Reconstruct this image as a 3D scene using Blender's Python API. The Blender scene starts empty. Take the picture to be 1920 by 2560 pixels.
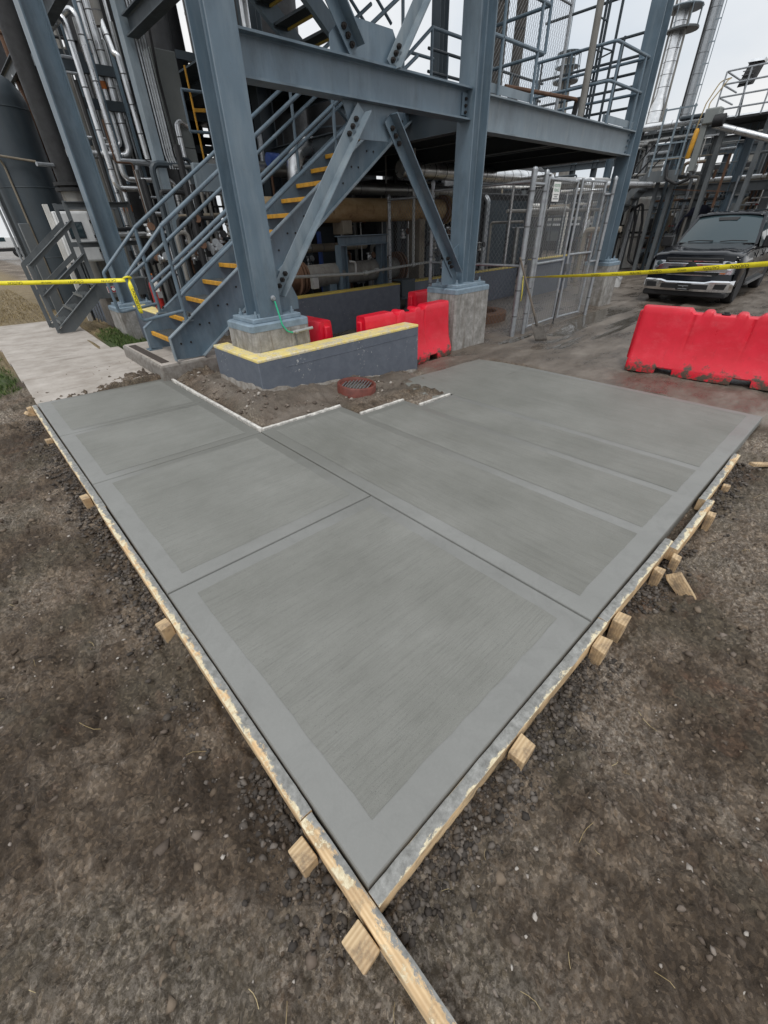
import bpy, bmesh, math, random
import numpy as np
from mathutils import Vector, Matrix
random.seed(7)
RNG = np.random.default_rng(7)
scene = bpy.context.scene
COL = scene.collection
R = math.radians

# ---------------------------------------------------------------- camera
def make_camera():
    f, pitch, roll, yaw = 1028.19, R(34.879), R(-1.8357), R(48.092)
    fw = Vector((math.cos(yaw) * math.cos(pitch), math.sin(yaw) * math.cos(pitch), -math.sin(pitch)))
    r = Vector((math.sin(yaw), -math.cos(yaw), 0))
    u = r.cross(fw)
    r2 = r * math.cos(roll) + u * math.sin(roll)
    u2 = -r * math.sin(roll) + u * math.cos(roll)
    cam = bpy.data.cameras.new('camera')
    cam.sensor_fit = 'VERTICAL'
    cam.sensor_height = 36.0
    cam.lens = f / 2560.0 * 36.0
    cam.clip_start = 0.05
    cam.clip_end = 2000
    o = bpy.data.objects.new('camera', cam)
    COL.objects.link(o)
    m = Matrix((r2, u2, -fw)).transposed().to_4x4()
    m.translation = Vector((-0.185, -0.337, 1.69))
    o.matrix_world = m
    scene.camera = o
make_camera()

# ---------------------------------------------------------------- sky and light
SUN_EL, SUN_AZ = R(58), R(215)        # azimuth of the sun, measured from +X towards +Y
def make_world():
    w = bpy.data.worlds.new('World')
    scene.world = w
    w.use_nodes = True
    nt = w.node_tree
    nt.nodes.clear()
    N = nt.nodes.new
    L = nt.links.new
    out = N('ShaderNodeOutputWorld')
    sky = N('ShaderNodeTexSky')
    sky.sky_type = 'NISHITA'
    sky.sun_disc = False
    sky.sun_elevation = SUN_EL
    sky.sun_rotation = math.pi / 2 - SUN_AZ
    sky.dust_density = 3.0
    bg1 = N('ShaderNodeBackground')
    bg1.inputs[1].default_value = 0.05
    L(sky.outputs[0], bg1.inputs[0])
    # overcast layer: brighter towards the zenith, broken softly by cloud
    tc = N('ShaderNodeTexCoord')
    sep = N('ShaderNodeSeparateXYZ')
    L(tc.outputs['Generated'], sep.inputs[0])
    mp = N('ShaderNodeMapping')
    mp.inputs['Scale'].default_value = (1.0, 1.0, 2.6)
    L(tc.outputs['Generated'], mp.inputs[0])
    no = N('ShaderNodeTexNoise')
    no.inputs['Scale'].default_value = 1.7
    no.inputs['Detail'].default_value = 5
    no.inputs['Roughness'].default_value = 0.5
    L(mp.outputs[0], no.inputs['Vector'])
    ramp = N('ShaderNodeValToRGB')
    ramp.color_ramp.elements[0].position = 0.3
    ramp.color_ramp.elements[0].color = (0.68, 0.755, 0.84, 1)
    ramp.color_ramp.elements[1].position = 0.64
    ramp.color_ramp.elements[1].color = (1.0, 1.0, 1.0, 1)
    L(no.outputs[0], ramp.inputs[0])
    mr = N('ShaderNodeMapRange')
    mr.inputs[1].default_value = 0.0
    mr.inputs[2].default_value = 1.0
    mr.inputs[3].default_value = 0.92
    mr.inputs[4].default_value = 1.30
    L(sep.outputs[2], mr.inputs[0])
    bg2 = N('ShaderNodeBackground')
    L(ramp.outputs[0], bg2.inputs[0])
    L(mr.outputs[0], bg2.inputs[1])
    mix = N('ShaderNodeMixShader')
    mix.inputs[0].default_value = 0.92
    L(bg1.outputs[0], mix.inputs[1])
    L(bg2.outputs[0], mix.inputs[2])
    L(mix.outputs[0], out.inputs[0])
make_world()

def make_sun():
    s = bpy.data.lights.new('sun', 'SUN')
    s.energy = 1.5
    s.angle = R(18)
    s.color = (1.0, 0.97, 0.93)
    o = bpy.data.objects.new('sun', s)
    COL.objects.link(o)
    d = Vector((math.cos(SUN_AZ) * math.cos(SUN_EL), math.sin(SUN_AZ) * math.cos(SUN_EL), math.sin(SUN_EL)))
    o.rotation_euler = d.to_track_quat('Z', 'Y').to_euler()
    o.location = d * 60
make_sun()
scene.view_settings.view_transform = 'Standard'
scene.view_settings.look = 'None'
scene.view_settings.gamma = 1.0
scene.view_settings.exposure = 0.0
scene.view_settings.use_curve_mapping = False
scene.render.engine = 'CYCLES'
scene.cycles.max_bounces = 6
scene.cycles.diffuse_bounces = 3
scene.cycles.glossy_bounces = 3
scene.cycles.transparent_max_bounces = 8

# ---------------------------------------------------------------- mesh builder
def V(*a):
    return Vector(a)
def frame(d, up=(0, 0, 1)):
    d = Vector(d).normalized()
    u = Vector(up)
    if abs(d.dot(u)) > 0.999:
        u = Vector((1, 0, 0))
    x = u.cross(d).normalized()
    y = d.cross(x).normalized()
    return x, y, d
BASE = {}
class MB:
    def __init__(s):
        s.v = []
        s.f = []
    def add(s, vs, fs):
        n = len(s.v)
        s.v.extend([tuple(p) for p in vs])
        s.f.extend([tuple(i + n for i in f) for f in fs])
        return s
    def box(s, x0, x1, y0, y1, z0, z1):
        vs = [(x, y, z) for z in (z0, z1) for y in (y0, y1) for x in (x0, x1)]
        return s.add(vs, [(0, 2, 3, 1), (4, 5, 7, 6), (0, 1, 5, 4), (2, 6, 7, 3), (0, 4, 6, 2), (1, 3, 7, 5)])
    def hexa(s, b, t):
        """eight corners: four below, four above, same order"""
        return s.add(list(b) + list(t), [(3, 2, 1, 0), (4, 5, 6, 7), (0, 1, 5, 4), (1, 2, 6, 5), (2, 3, 7, 6), (3, 0, 4, 7)])
    def prism(s, poly, o, u, v, w):
        """polygon in the (u,v) plane at o, extruded along vector w"""
        o, u, v, w = Vector(o), Vector(u), Vector(v), Vector(w)
        n = len(poly)
        a = [o + u * p[0] + v * p[1] for p in poly]
        b = [p + w for p in a]
        flip = u.cross(v).dot(w) < 0
        fs = [tuple(range(n - 1, -1, -1)), tuple(range(n, 2 * n))] + [(i, (i + 1) % n, n + (i + 1) % n, n + i) for i in range(n)]
        if flip:
            fs = [tuple(reversed(f)) for f in fs]
        return s.add(a + b, fs)
    def bar(s, p, q, w, h, up=(0, 0, 1)):
        p, q = Vector(p), Vector(q)
        x, y, d = frame(q - p, up)
        return s.prism([(-w / 2, -h / 2), (w / 2, -h / 2), (w / 2, h / 2), (-w / 2, h / 2)], p, x, y, q - p)
    def ibeam(s, p, q, dep, bf, tw=.012, tf=.018, up=(0, 0, 1)):
        p, q = Vector(p), Vector(q)
        x, y, d = frame(q - p, up)
        a, b, c, e = bf / 2, dep / 2, tw / 2, dep / 2 - tf
        k = .012
        poly = [(-a, -b), (a, -b), (a, -e), (c + k, -e), (c, -e + k), (c, e - k), (c + k, e), (a, e), (a, b), (-a, b), (-a, e), (-c - k, e), (-c, e - k), (-c, -e + k), (-c - k, -e), (-a, -e)]
        # concave: cap with quads
        n0 = len(s.v)
        s.prism(poly, p, x, y, q - p)
        n = len(poly)
        # drop the two n-gon caps, add quads
        f = s.f
        del f[-(n + 2):-n]
        for o_, rev in ((n0, True), (n0 + n, False)):
            for qd in ((0, 1, 2, 15), (3, 4, 13, 14), (4, 5, 12, 13), (5, 6, 11, 12), (10, 7, 8, 9), (14, 3, 2, 15), (10, 11, 6, 7)):
                t = tuple(o_ + i for i in qd)
                f.append(tuple(reversed(t)) if rev else t)
        return s
    def angle(s, p, q, u, v, a=.1, b=.1, t=.012):
        """L section from p to q, legs along u and v"""
        u, v = Vector(u).normalized(), Vector(v).normalized()
        p, q = Vector(p), Vector(q)
        s.prism([(0, 0), (a, 0), (a, t), (t, t), (0, t)], p, u, v, q - p)
        return s.prism([(0, t), (t, t), (t, b), (0, b)], p, u, v, q - p)
    def tube(s, path, r, n=8, cap=True):
        path = [Vector(p) for p in path]
        k = len(path)
        rs = r if isinstance(r, (list, tuple)) else [r] * k
        x = None
        base = len(s.v)
        for i, p in enumerate(path):
            d = (path[min(i + 1, k - 1)] - path[max(i - 1, 0)])
            if d.length < 1e-9:
                d = Vector((0, 0, 1))
            d.normalize()
            if x is None:
                x = frame(d)[0]
            else:
                x = x - d * x.dot(d)
                if x.length < 1e-6:
                    x = frame(d)[0]
                x.normalize()
            y = d.cross(x)
            for j in range(n):
                a = 2 * math.pi * (j + .5) / n
                s.v.append(tuple(p + (x * math.cos(a) + y * math.sin(a)) * rs[i]))
        for i in range(k - 1):
            for j in range(n):
                a = base + i * n + j
                b = base + i * n + (j + 1) % n
                s.f.append((a, b, b + n, a + n))
        if cap:
            s.f.append(tuple(base + j for j in range(n - 1, -1, -1)))
            s.f.append(tuple(base + (k - 1) * n + j for j in range(n)))
        return s
    def cyl(s, p, q, r, n=10):
        return s.tube([p, q], r, n)
    def lathe(s, prof, o=(0, 0, 0), axis=(0, 0, 1), n=20):
        """profile of (radius, height) turned about axis at o"""
        o = Vector(o)
        x, y, d = frame(axis)
        base = len(s.v)
        for (r, h) in prof:
            for j in range(n):
                a = 2 * math.pi * j / n
                s.v.append(tuple(o + d * h + (x * math.cos(a) + y * math.sin(a)) * max(r, 1e-4)))
        for i in range(len(prof) - 1):
            for j in range(n):
                a = base + i * n + j
                b = base + i * n + (j + 1) % n
                s.f.append((a, b, b + n, a + n))
        s.f.append(tuple(base + j for j in range(n - 1, -1, -1)))
        s.f.append(tuple(base + (len(prof) - 1) * n + j for j in range(n)))
        return s
    def grid(s, rows):
        """loft: rows of equal-length point lists"""
        m = len(rows[0])
        base = len(s.v)
        for r in rows:
            s.v.extend([tuple(p) for p in r])
        for i in range(len(rows) - 1):
            for j in range(m - 1):
                a = base + i * m + j
                s.f.append((a, a + 1, a + m + 1, a + m))
        return s
    def mesh(s, name, base=(0, 0, 0)):
        me = bpy.data.meshes.new(name)
        b = base
        me.from_pydata([(p[0] - b[0], p[1] - b[1], p[2] - b[2]) for p in s.v], [], s.f)
        me.update()
        return me
    def build(s, name, mat, parent=None, base=None, bev=0, seg=2, smooth=True, ang=35, solid=0):
        b = BASE.get(parent, (0, 0, 0)) if parent is not None else (base or (0, 0, 0))
        me = s.mesh(name, b)
        if smooth:
            me.polygons.foreach_set('use_smooth', [True] * len(me.polygons))
            me.set_sharp_from_angle(angle=R(ang))
        me.materials.append(mat)
        o = bpy.data.objects.new(name, me)
        COL.objects.link(o)
        if parent is not None:
            o.parent = parent
            BASE[o] = b
        else:
            o.location = b
            BASE[o] = b
        if solid:
            md = o.modifiers.new('solidify', 'SOLIDIFY')
            md.thickness = solid
            md.offset = 0
        if bev:
            md = o.modifiers.new('bevel', 'BEVEL')
            md.width = bev
            md.segments = seg
            md.limit_method = 'ANGLE'
            md.angle_limit = R(40)
        return o

def arc(c, a, b, r, n=6):
    """path rounding corner c between points a and b with radius r"""
    c, a, b = Vector(c), Vector(a), Vector(b)
    u, v = (a - c).normalized(), (b - c).normalized()
    half = u.angle(v) / 2
    t = r / math.tan(half)
    p, q = c + u * t, c + v * t
    bis = (u + v).normalized()
    ctr = c + bis * (r / math.sin(half))
    out = []
    for i in range(n + 1):
        k = i / n
        w = (p - ctr).normalized().slerp((q - ctr).normalized(), k)
        out.append(ctr + w * r)
    return out
def rpath(pts, r, n=5):
    pts = [Vector(p) for p in pts]
    out = [pts[0]]
    for i in range(1, len(pts) - 1):
        m = min((pts[i] - pts[i - 1]).length, (pts[i + 1] - pts[i]).length) * .45
        rr = r
        half = (pts[i - 1] - pts[i]).angle(pts[i + 1] - pts[i]) / 2
        if half > 1.5:
            out.append(pts[i])
            continue
        if rr / math.tan(half) > m:
            rr = m * math.tan(half)
        out += arc(pts[i], pts[i - 1], pts[i + 1], rr, n)
    out.append(pts[-1])
    return out

def tag(o, label=None, cat=None, group=None, kind=None):
    if label:
        o['label'] = label
    if cat:
        o['category'] = cat
    if group:
        o['group'] = group
    if kind:
        o['kind'] = kind
    return o
def thing(name, label, cat, loc=(0, 0, 0), group=None):
    o = bpy.data.objects.new(name, None)
    o.empty_display_size = .1
    COL.objects.link(o)
    o.location = loc
    BASE[o] = tuple(loc)
    return tag(o, label, cat, group)
def copy_tree(o, parent=None):
    c = o.copy()
    COL.objects.link(c)
    c.parent = parent
    for ch in list(o.children):
        copy_tree(ch, c)
    return c
def place(o, loc, rz=0.0):
    o.location = loc
    o.rotation_euler = (0, 0, rz)
    return o
def text_part(name, txt, size, mat, parent, o, u, v, align='CENTER', ext=.0006, xs=1.0):
    """flat lettering in the plane (u,v) centred at world point o"""
    cu = bpy.data.curves.new(name, 'FONT')
    cu.body = txt
    cu.size = size
    cu.align_x = align
    cu.align_y = 'CENTER'
    cu.extrude = ext
    t = bpy.data.objects.new(name, cu)
    me = bpy.data.meshes.new_from_object(t)
    bpy.data.objects.remove(t)
    bpy.data.curves.remove(cu)
    u, v = Vector(u).normalized(), Vector(v).normalized()
    w = u.cross(v)
    b = Vector(BASE.get(parent, (0, 0, 0)))
    o = Vector(o) - b
    for p in me.vertices:
        c = p.co.copy()
        p.co = o + u * c.x * xs + v * c.y + w * c.z
    me.materials.clear()
    me.materials.append(mat)
    ob = bpy.data.objects.new(name, me)
    COL.objects.link(ob)
    ob.parent = parent
    BASE[ob] = tuple(b)
    return ob

# ---------------------------------------------------------------- materials
def S2(c):
    return tuple(c) + (1.0,)
class NT:
    def __init__(s, name):
        s.m = bpy.data.materials.new(name)
        s.m.use_nodes = True
        s.t = s.m.node_tree
        s.b = s.t.nodes['Principled BSDF']
        s._c = None
    def n(s, kind, **kw):
        nd = s.t.nodes.new('ShaderNode' + kind)
        for k, v in kw.items():
            setattr(nd, k, v)
        return nd
    def l(s, a, b):
        s.t.links.new(a, b)
    def co(s, space='Object'):
        if s._c is None:
            s._c = s.n('TexCoord')
        return s._c.outputs[space]
    def pos(s):
        return s.n('NewGeometry').outputs['Position']
    def mapped(s, src, scale=(1, 1, 1), rot=(0, 0, 0)):
        m = s.n('Mapping')
        m.inputs['Scale'].default_value = scale
        m.inputs['Rotation'].default_value = rot
        s.l(src, m.inputs[0])
        return m.outputs[0]
    def noise(s, src, scale, detail=4, rough=.55, dist=0):
        t = s.n('TexNoise')
        t.inputs['Scale'].default_value = scale
        t.inputs['Detail'].default_value = detail
        t.inputs['Roughness'].default_value = rough
        t.inputs['Distortion'].default_value = dist
        s.l(src, t.inputs['Vector'])
        return t.outputs[0]
    def ramp(s, src, stops):
        r = s.n('ValToRGB')
        e = r.color_ramp.elements
        while len(e) > 1:
            e.remove(e[-1])
        e[0].position, e[0].color = stops[0][0], S2(stops[0][1]) if hasattr(stops[0][1], '__len__') else (stops[0][1],) * 3 + (1,)
        for p, c in stops[1:]:
            x = e.new(p)
            x.color = S2(c) if hasattr(c, '__len__') else (c, c, c, 1)
        s.l(src, r.inputs[0])
        return r.outputs[0]
    def mix(s, fac, a, b):
        m = s.n('Mix', data_type='RGBA')
        for sock, val in ((m.inputs[0], fac), (m.inputs[6], a), (m.inputs[7], b)):
            if isinstance(val, (int, float)):
                sock.default_value = val
            elif isinstance(val, (tuple, list)):
                sock.default_value = S2(val) if len(val) == 3 else val
            else:
                s.l(val, sock)
        return m.outputs[2]
    def math(s, op, a, b=0.0, clamp=False):
        m = s.n('Math', operation=op, use_clamp=clamp)
        for sock, val in ((m.inputs[0], a), (m.inputs[1], b)):
            if isinstance(val, (int, float)):
                sock.default_value = val
            else:
                s.l(val, sock)
        return m.outputs[0]
    def attr(s, name):
        return s.n('Attribute', attribute_name=name).outputs['Fac']
    def set(s, color=None, rough=None, metal=None, spec=None):
        for key, val in (('Base Color', color), ('Roughness', rough), ('Metallic', metal), ('Specular IOR Level', spec)):
            if val is None:
                continue
            sock = s.b.inputs[key]
            if isinstance(val, (int, float)):
                sock.default_value = val
            elif isinstance(val, (tuple, list)):
                sock.default_value = S2(val)
            else:
                s.l(val, sock)
        return s
    def bump(s, h, strength=.3, dist=.01):
        b = s.n('Bump')
        b.inputs['Strength'].default_value = strength
        b.inputs['Distance'].default_value = dist
        s.l(h, b.inputs['Height'])
        s.l(b.outputs[0], s.b.inputs['Normal'])
        return s

def plain(name, c, rough=.5, metal=0, var=.25, scale=6, bump=0, bscale=40, spec=None):
    """paint or plastic with slight unevenness"""
    m = NT(name)
    co = m.co()
    k = m.noise(co, scale, 5, .6)
    dark = tuple(x * (1 - var) for x in c)
    lite = tuple(min(1, x * (1 + var * .7)) for x in c)
    m.set(m.ramp(k, [(.3, dark), (.7, lite)]), m.ramp(m.noise(co, scale * 2.3, 3), [(.3, max(.02, rough - .1)), (.7, min(1, rough + .12))]), metal, spec)
    if bump:
        m.bump(m.noise(co, bscale, 3), bump, .004)
    return m.m
def streaked(name, c, dirt, amount=.4, rough=.45, zs=.25, scale=9, bump=.08, grime=0):
    """painted steel or concrete with vertical streaks of dirt"""
    m = NT(name)
    co = m.co()
    st = m.noise(m.mapped(co, (1, 1, zs)), scale, 5, .65)
    fine = m.noise(co, 3.0, 4)
    base = m.ramp(fine, [(.3, tuple(x * .9 for x in c)), (.7, tuple(min(1, x * 1.1) for x in c))])
    fac = m.math('MULTIPLY', m.ramp(st, [(.45, 0.0), (.72, 1.0)]), amount)
    col = m.mix(fac, base, dirt)
    if grime:
        gm = m.ramp(m.noise(m.mapped(co, (1, 1, .35)), 2.1, 7, .72), [(.50, 0.0), (.68, grime)])
        col = m.mix(gm, col, tuple(x * .42 for x in c))
        fr = m.math('MULTIPLY', m.ramp(m.noise(co, 46, 4, .7), [(.66, 0.0), (.70, .8)]), m.ramp(m.noise(co, 1.7, 3), [(.5, 0.0), (.62, 1.0)]))
        col = m.mix(fr, col, (.12, .07, .045))
    m.set(col, m.ramp(st, [(.3, rough - .08), (.8, min(1, rough + .2))]))
    if bump:
        m.bump(m.noise(co, 60, 3), bump, .004)
    return m.m
def metal_jacket(name, c=(.62, .63, .64), rough=.3):
    """aluminium insulation jacket"""
    m = NT(name)
    co = m.co()
    k = m.noise(co, 3.5, 4, .6)
    m.set(m.ramp(k, [(.3, tuple(x * .72 for x in c)), (.7, c)]), m.ramp(m.noise(co, 9, 3), [(.3, rough - .06), (.7, rough + .14)]), 1.0)
    m.bump(m.noise(co, 14, 2), .12, .01)
    return m.m
M = {}
MATWORD = {'silver': 'bright silver', 'silver_dk': 'dull silver', 'greydull': 'dull grey', 'steel_grey': 'grey painted', 'rust_dk': 'rusty brown', 'white_dirty': 'dirty white', 'tanpaint': 'tan', 'galv': 'galvanised', 'dark': 'black', 'steel_dk': 'dark blue grey', 'steel': 'blue grey', 'red': 'red'}
def pipe_label(mat, r, npts, where, kind='pipe'):
    size = 'hair thin' if r < .022 else 'thin' if r < .032 else 'slim' if r < .05 else 'thick' if r < .1 else 'fat'
    shape = {2: 'straight', 3: 'once bent', 4: 'twice bent'}.get(npts, 'bent')
    return '%s %s %s %s %s' % (size, shape, MATWORD.get(mat, mat), kind, where)
def zone(v, bins):
    for lim, word in bins:
        if v < lim:
            return word
    return bins[-1][1]
def make_materials():
    BG = (.125, .172, .212)
    M['steel'] = streaked('blue_grey_paint', (.108, .156, .198), (.25, .295, .325), .34, .38, .18, 7, .08, .55)
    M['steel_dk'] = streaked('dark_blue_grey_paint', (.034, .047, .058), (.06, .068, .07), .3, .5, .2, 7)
    M['steel_grey'] = streaked('grey_paint', (.10, .112, .12), (.17, .17, .16), .35, .5, .2, 7, .08, .5)
    M['steel_lt'] = streaked('light_weathered_paint', (.175, .222, .258), (.33, .36, .37), .4, .42, .2, 7, .08, .5)
    M['plate'] = plain('base_plate_paint', (.20, .265, .32), .5, 0, .25, 9, .25, 50)
    M['bolt'] = plain('dark_rust_bolt', (.014, .011, .010), .7, 0, .4, 30)
    M['black'] = plain('black_rubber', (.012, .012, .013), .6, 0, .3, 20)
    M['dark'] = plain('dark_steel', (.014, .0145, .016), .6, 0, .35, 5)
    M['galv'] = plain('galvanised_steel', (.36, .38, .40), .42, .6, .25, 14)
    M['galv_dk'] = plain('dull_galvanised_wire', (.15, .155, .16), .5, .4, .2, 14)
    M['silver'] = metal_jacket('aluminium_jacket', (.86, .87, .88), .30)
    M['silver_dk'] = metal_jacket('dull_aluminium_jacket', (.4, .4, .39), .42)
    M['band'] = plain('jacket_band', (.12, .12, .125), .5, .6, .2, 20)
    M['yellow'] = streaked('yellow_paint', (.60, .30, .022), (.10, .07, .03), .5, .55, .6, 14)
    M['yellow_lt'] = streaked('worn_yellow_paint', (.72, .59, .22), (.55, .51, .41), .85, .75, 1.0, 9, .3)
    M['shovel'] = plain('muddy_shovel_steel', (.11, .10, .088), .6, .2, .35, 18, .3, 40)
    M['yellow_dk'] = streaked('dull_yellow_paint', (.48, .36, .07), (.3, .25, .12), .5, .65, 1.0, 10, .1)
    M['orange'] = plain('orange_paint', (.55, .16, .03), .55, 0, .3, 10)
    M['red'] = plain('red_paint', (.35, .02, .02), .35, 0, .2, 8)
    M['white'] = plain('white_paint', (.70, .71, .71), .5, 0, .12, 6)
    M['white_dirty'] = streaked('dirty_white_paint', (.62, .61, .58), (.30, .24, .17), .4, .6, .3, 5)
    M['cabinet'] = plain('grey_cabinet_paint', (.20, .215, .21), .5, 0, .1, 3)
    M['pier'] = None
    # containment walls: dark grey paint, flaking
    m = NT('grey_wall_paint')
    p = m.pos()
    k = m.noise(p, 7, 6, .7)
    chips = m.ramp(m.noise(p, 22, 6, .78), [(.60, 0.0), (.63, 1.0)])
    zone = m.ramp(m.noise(p, 1.9, 4), [(.54, 0.0), (.66, 1.0)])
    base = m.ramp(k, [(.25, (.082, .097, .124)), (.75, (.130, .148, .178))])
    m.set(m.mix(m.math('MULTIPLY', chips, zone), base, (.5, .5, .48)), .62)
    m.bump(m.noise(p, 30, 4), .15, .006)
    M['wallpaint'] = m.m
    m = NT('worn_yellow_cap')
    p = m.pos()
    yl = m.ramp(m.noise(p, 5, 6, .7), [(.3, (.62, .47, .12)), (.7, (.76, .64, .27))])
    wn = m.ramp(m.noise(p, 6, 8, .78), [(.47, 0.0), (.56, .8)])
    yl = m.mix(wn, yl, m.ramp(m.noise(p, 40, 4), [(.3, (.36, .32, .25)), (.7, (.66, .62, .52))]))
    yl = m.mix(m.ramp(m.noise(p, 30, 5, .75), [(.62, 0.0), (.66, .8)]), yl, (.12, .095, .07))
    m.set(yl, .8)
    m.bump(m.noise(p, 50, 5), .35, .005)
    M['yellow_cap'] = m.m
    m = NT('raw_wall_foot')
    p = m.pos()
    m.set(m.ramp(m.noise(p, 12, 6, .7), [(.3, (.13, .11, .09)), (.7, (.27, .255, .235))]), .9)
    m.bump(m.noise(p, 30, 5), .5, .01)
    M['wallfoot'] = m.m
    # pier concrete: streaked pour with brown runs from the cap
    m = NT('pier_concrete')
    p = m.pos()
    st = m.noise(m.mapped(p, (1, 1, .08)), 14, 6, .7)
    base = m.ramp(m.noise(p, 7, 7, .7), [(.3, (.15, .145, .13)), (.5, (.27, .26, .245)), (.72, (.43, .42, .40))])
    m.set(m.mix(m.ramp(st, [(.50, 0.0), (.68, .75)]), base, (.115, .09, .065)), .85)
    m.bump(m.noise(m.mapped(p, (1, 1, .3)), 35, 5), .35, .006)
    M['pier'] = m.m
    # lumber
    def lumber(name, splat, c0=(.50, .31, .15), c1=(.70, .50, .28)):
        m = NT(name)
        p = m.co()
        g = m.n('TexWave', wave_type='BANDS', bands_direction='Y')
        g.inputs['Scale'].default_value = 22
        g.inputs['Distortion'].default_value = 5
        g.inputs['Detail'].default_value = 3
        m.l(m.mapped(p, (.10, 1, 1)), g.inputs['Vector'])
        wood = m.mix(m.math('MULTIPLY', g.outputs[1], .6), c1, c0)
        wood = m.mix(m.ramp(m.noise(p, 6, 4), [(.4, 0.0), (.75, .55)]), wood, (.25, .15, .08))
        # mud and rubbed dirt
        wood = m.mix(m.ramp(m.noise(p, 14, 6, .75), [(.50, 0.0), (.66, .7)]), wood, (.12, .095, .07))
        if splat:
            sx = m.n('SeparateXYZ')
            m.l(m.n('NewGeometry').outputs['Normal'], sx.inputs[0])
            top = m.ramp(sx.outputs[2], [(.45, .10), (.8, 1.0)])
            sy = m.n('SeparateXYZ')
            m.l(p, sy.inputs[0])
            across = m.math('ADD', m.math('MULTIPLY', sy.outputs[1], 20.0), 1.0)      # 1 beside the slab, 0 at the outer edge
            n1 = m.noise(p, 7, 9, .8)
            n2 = m.noise(m.mapped(p, (.5, 1, 1)), 16, 9, .8)
            crust = m.ramp(m.noise(p, 55, 6, .75), [(.3, (.46, .38, .24)), (.6, (.72, .64, .45))])
            k1 = m.ramp(m.math('ADD', n1, splat * .12), [(.52, 0.0), (.56, 1.0)])
            wood = m.mix(m.math('MULTIPLY', k1, top), wood, crust)
            g = m.math('ADD', m.math('MULTIPLY', across, .34), m.math('ADD', n2, -.20 + splat * .16))
            grey = m.ramp(m.noise(p, 30, 6, .7), [(.3, (.135, .135, .125)), (.7, (.33, .33, .315))])
            wood = m.mix(m.math('MULTIPLY', m.ramp(g, [(.52, 0.0), (.56, 1.0)]), top), wood, grey)
        m.set(wood, .75)
        m.bump(m.noise(m.mapped(p, (.4, 1, 1)), 70, 6, .7), .55, .006)
        return m.m
    M['board'] = lumber('form_lumber_with_cement', .45)
    M['board_white'] = lumber('form_lumber_caked_with_cement', 1.1)
    M['crust'] = plain('white_cement_crust', (.58, .56, .52), .85, 0, .45, 22, .6, 60)
    M['board_clean'] = lumber('form_lumber', -.25, (.52, .33, .16), (.78, .58, .34))
    M['stake'] = lumber('stake_lumber', 0, (.36, .235, .12), (.60, .45, .27))
    # fresh concrete, trowelled band
    def conc(name, c0, c1, rough, broom=None):
        m = NT(name)
        p = m.pos()
        k = m.noise(p, 1.3, 6, .65)
        k2 = m.noise(p, 90, 3, .6)
        col = m.mix(.18, m.ramp(k, [(.3, c0), (.7, c1)]), m.ramp(k2, [(.3, c0), (.7, c1)]))
        if broom:
            sc = (1, .03, 1) if broom == 'Y' else (.03, 1, 1)
            st = m.noise(m.mapped(p, sc), 105, 6, .8)
            st2 = m.noise(m.mapped(p, tuple(x * .6 + .0 for x in sc)), 22, 4, .7)
            col = m.mix(m.ramp(st, [(.50, 0.0), (.62, .27)]), col, tuple(x * .55 for x in c0))
            col = m.mix(m.ramp(st2, [(.48, 0.0), (.75, .22)]), col, tuple(x * .72 for x in c0))
            pit = m.ramp(m.noise(p, 190, 3), [(.64, 0.0), (.70, .6)])
            col = m.mix(pit, col, tuple(x * .35 for x in c0))
            m.set(col, rough)
            h = m.math('ADD', m.math('MULTIPLY', st, 1.0), m.math('MULTIPLY', m.noise(p, 320, 2), .6))
            m.bump(h, .6, .004)
        else:
            # trowel chatter; damper and darker towards the mound and along the far joints
            sep = m.n('SeparateXYZ')
            m.l(p, sep.inputs[0])
            d = m.math('ADD', m.math('MULTIPLY', sep.outputs[1], .85), m.math('MULTIPLY', sep.outputs[0], .45))
            d = m.math('ADD', d, m.math('MULTIPLY', m.math('SUBTRACT', m.noise(p, 2.5, 5, .65), .5), 1.6))
            wet = m.math('MULTIPLY', m.ramp(m.math('MULTIPLY', d, .2), [(.36, 0.0), (.60, 1.0)]), m.ramp(sep.outputs[0], [(.16, 0.0), (.5, 1.0)]))
            wet = m.math('MULTIPLY', wet, m.ramp(m.math('MULTIPLY', sep.outputs[0], .1), [(.30, 1.0), (.42, .25)]))
            col = m.mix(m.math('MULTIPLY', wet, .6), col, (.128, .127, .108))
            dmp = m.ramp(m.noise(p, 5.5, 5, .7, .8), [(.5, 0.0), (.72, .3)])
            col = m.mix(dmp, col, tuple(x * .72 for x in c0))
            m.set(col, m.ramp(k, [(.3, rough - .08), (.7, rough + .12)]))
            hh = m.math('ADD', m.noise(p, 24, 5, .65), m.math('MULTIPLY', m.noise(p, 60, 3), m.math('MULTIPLY', wet, .8)))
            m.bump(hh, .22, .005)
        return m.m
    M['broomX'] = conc('broomed_concrete_across', (.158, .159, .142), (.232, .233, .214), .70, 'X')
    M['broomY'] = conc('broomed_concrete_along', (.146, .147, .130), (.222, .222, .203), .68, 'Y')
    M['trowel'] = conc('trowelled_concrete', (.180, .182, .171), (.238, .240, .229), .55)
    M['trowel_wet'] = conc('damp_trowelled_concrete', (.20, .20, .18), (.255, .255, .235), .5)
    # old pavement
    m = NT('old_pavement')
    p = m.pos()
    base = m.ramp(m.noise(p, 2.2, 7, .7), [(.28, (.27, .235, .20)), (.72, (.50, .46, .42))])
    stain = m.ramp(m.noise(m.mapped(p, (.3, 1.6, 1)), 3.2, 6, .7), [(.56, 0.0), (.72, .75)])
    m.set(m.mix(stain, base, (.14, .115, .095)), .88)
    m.bump(m.noise(p, 45, 5, .7), .3, .006)
    M['oldpave'] = m.m
    # ground: dirt, wet mud and grass soil by attribute
    m = NT('dirt_and_mud')
    p = m.pos()
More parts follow.
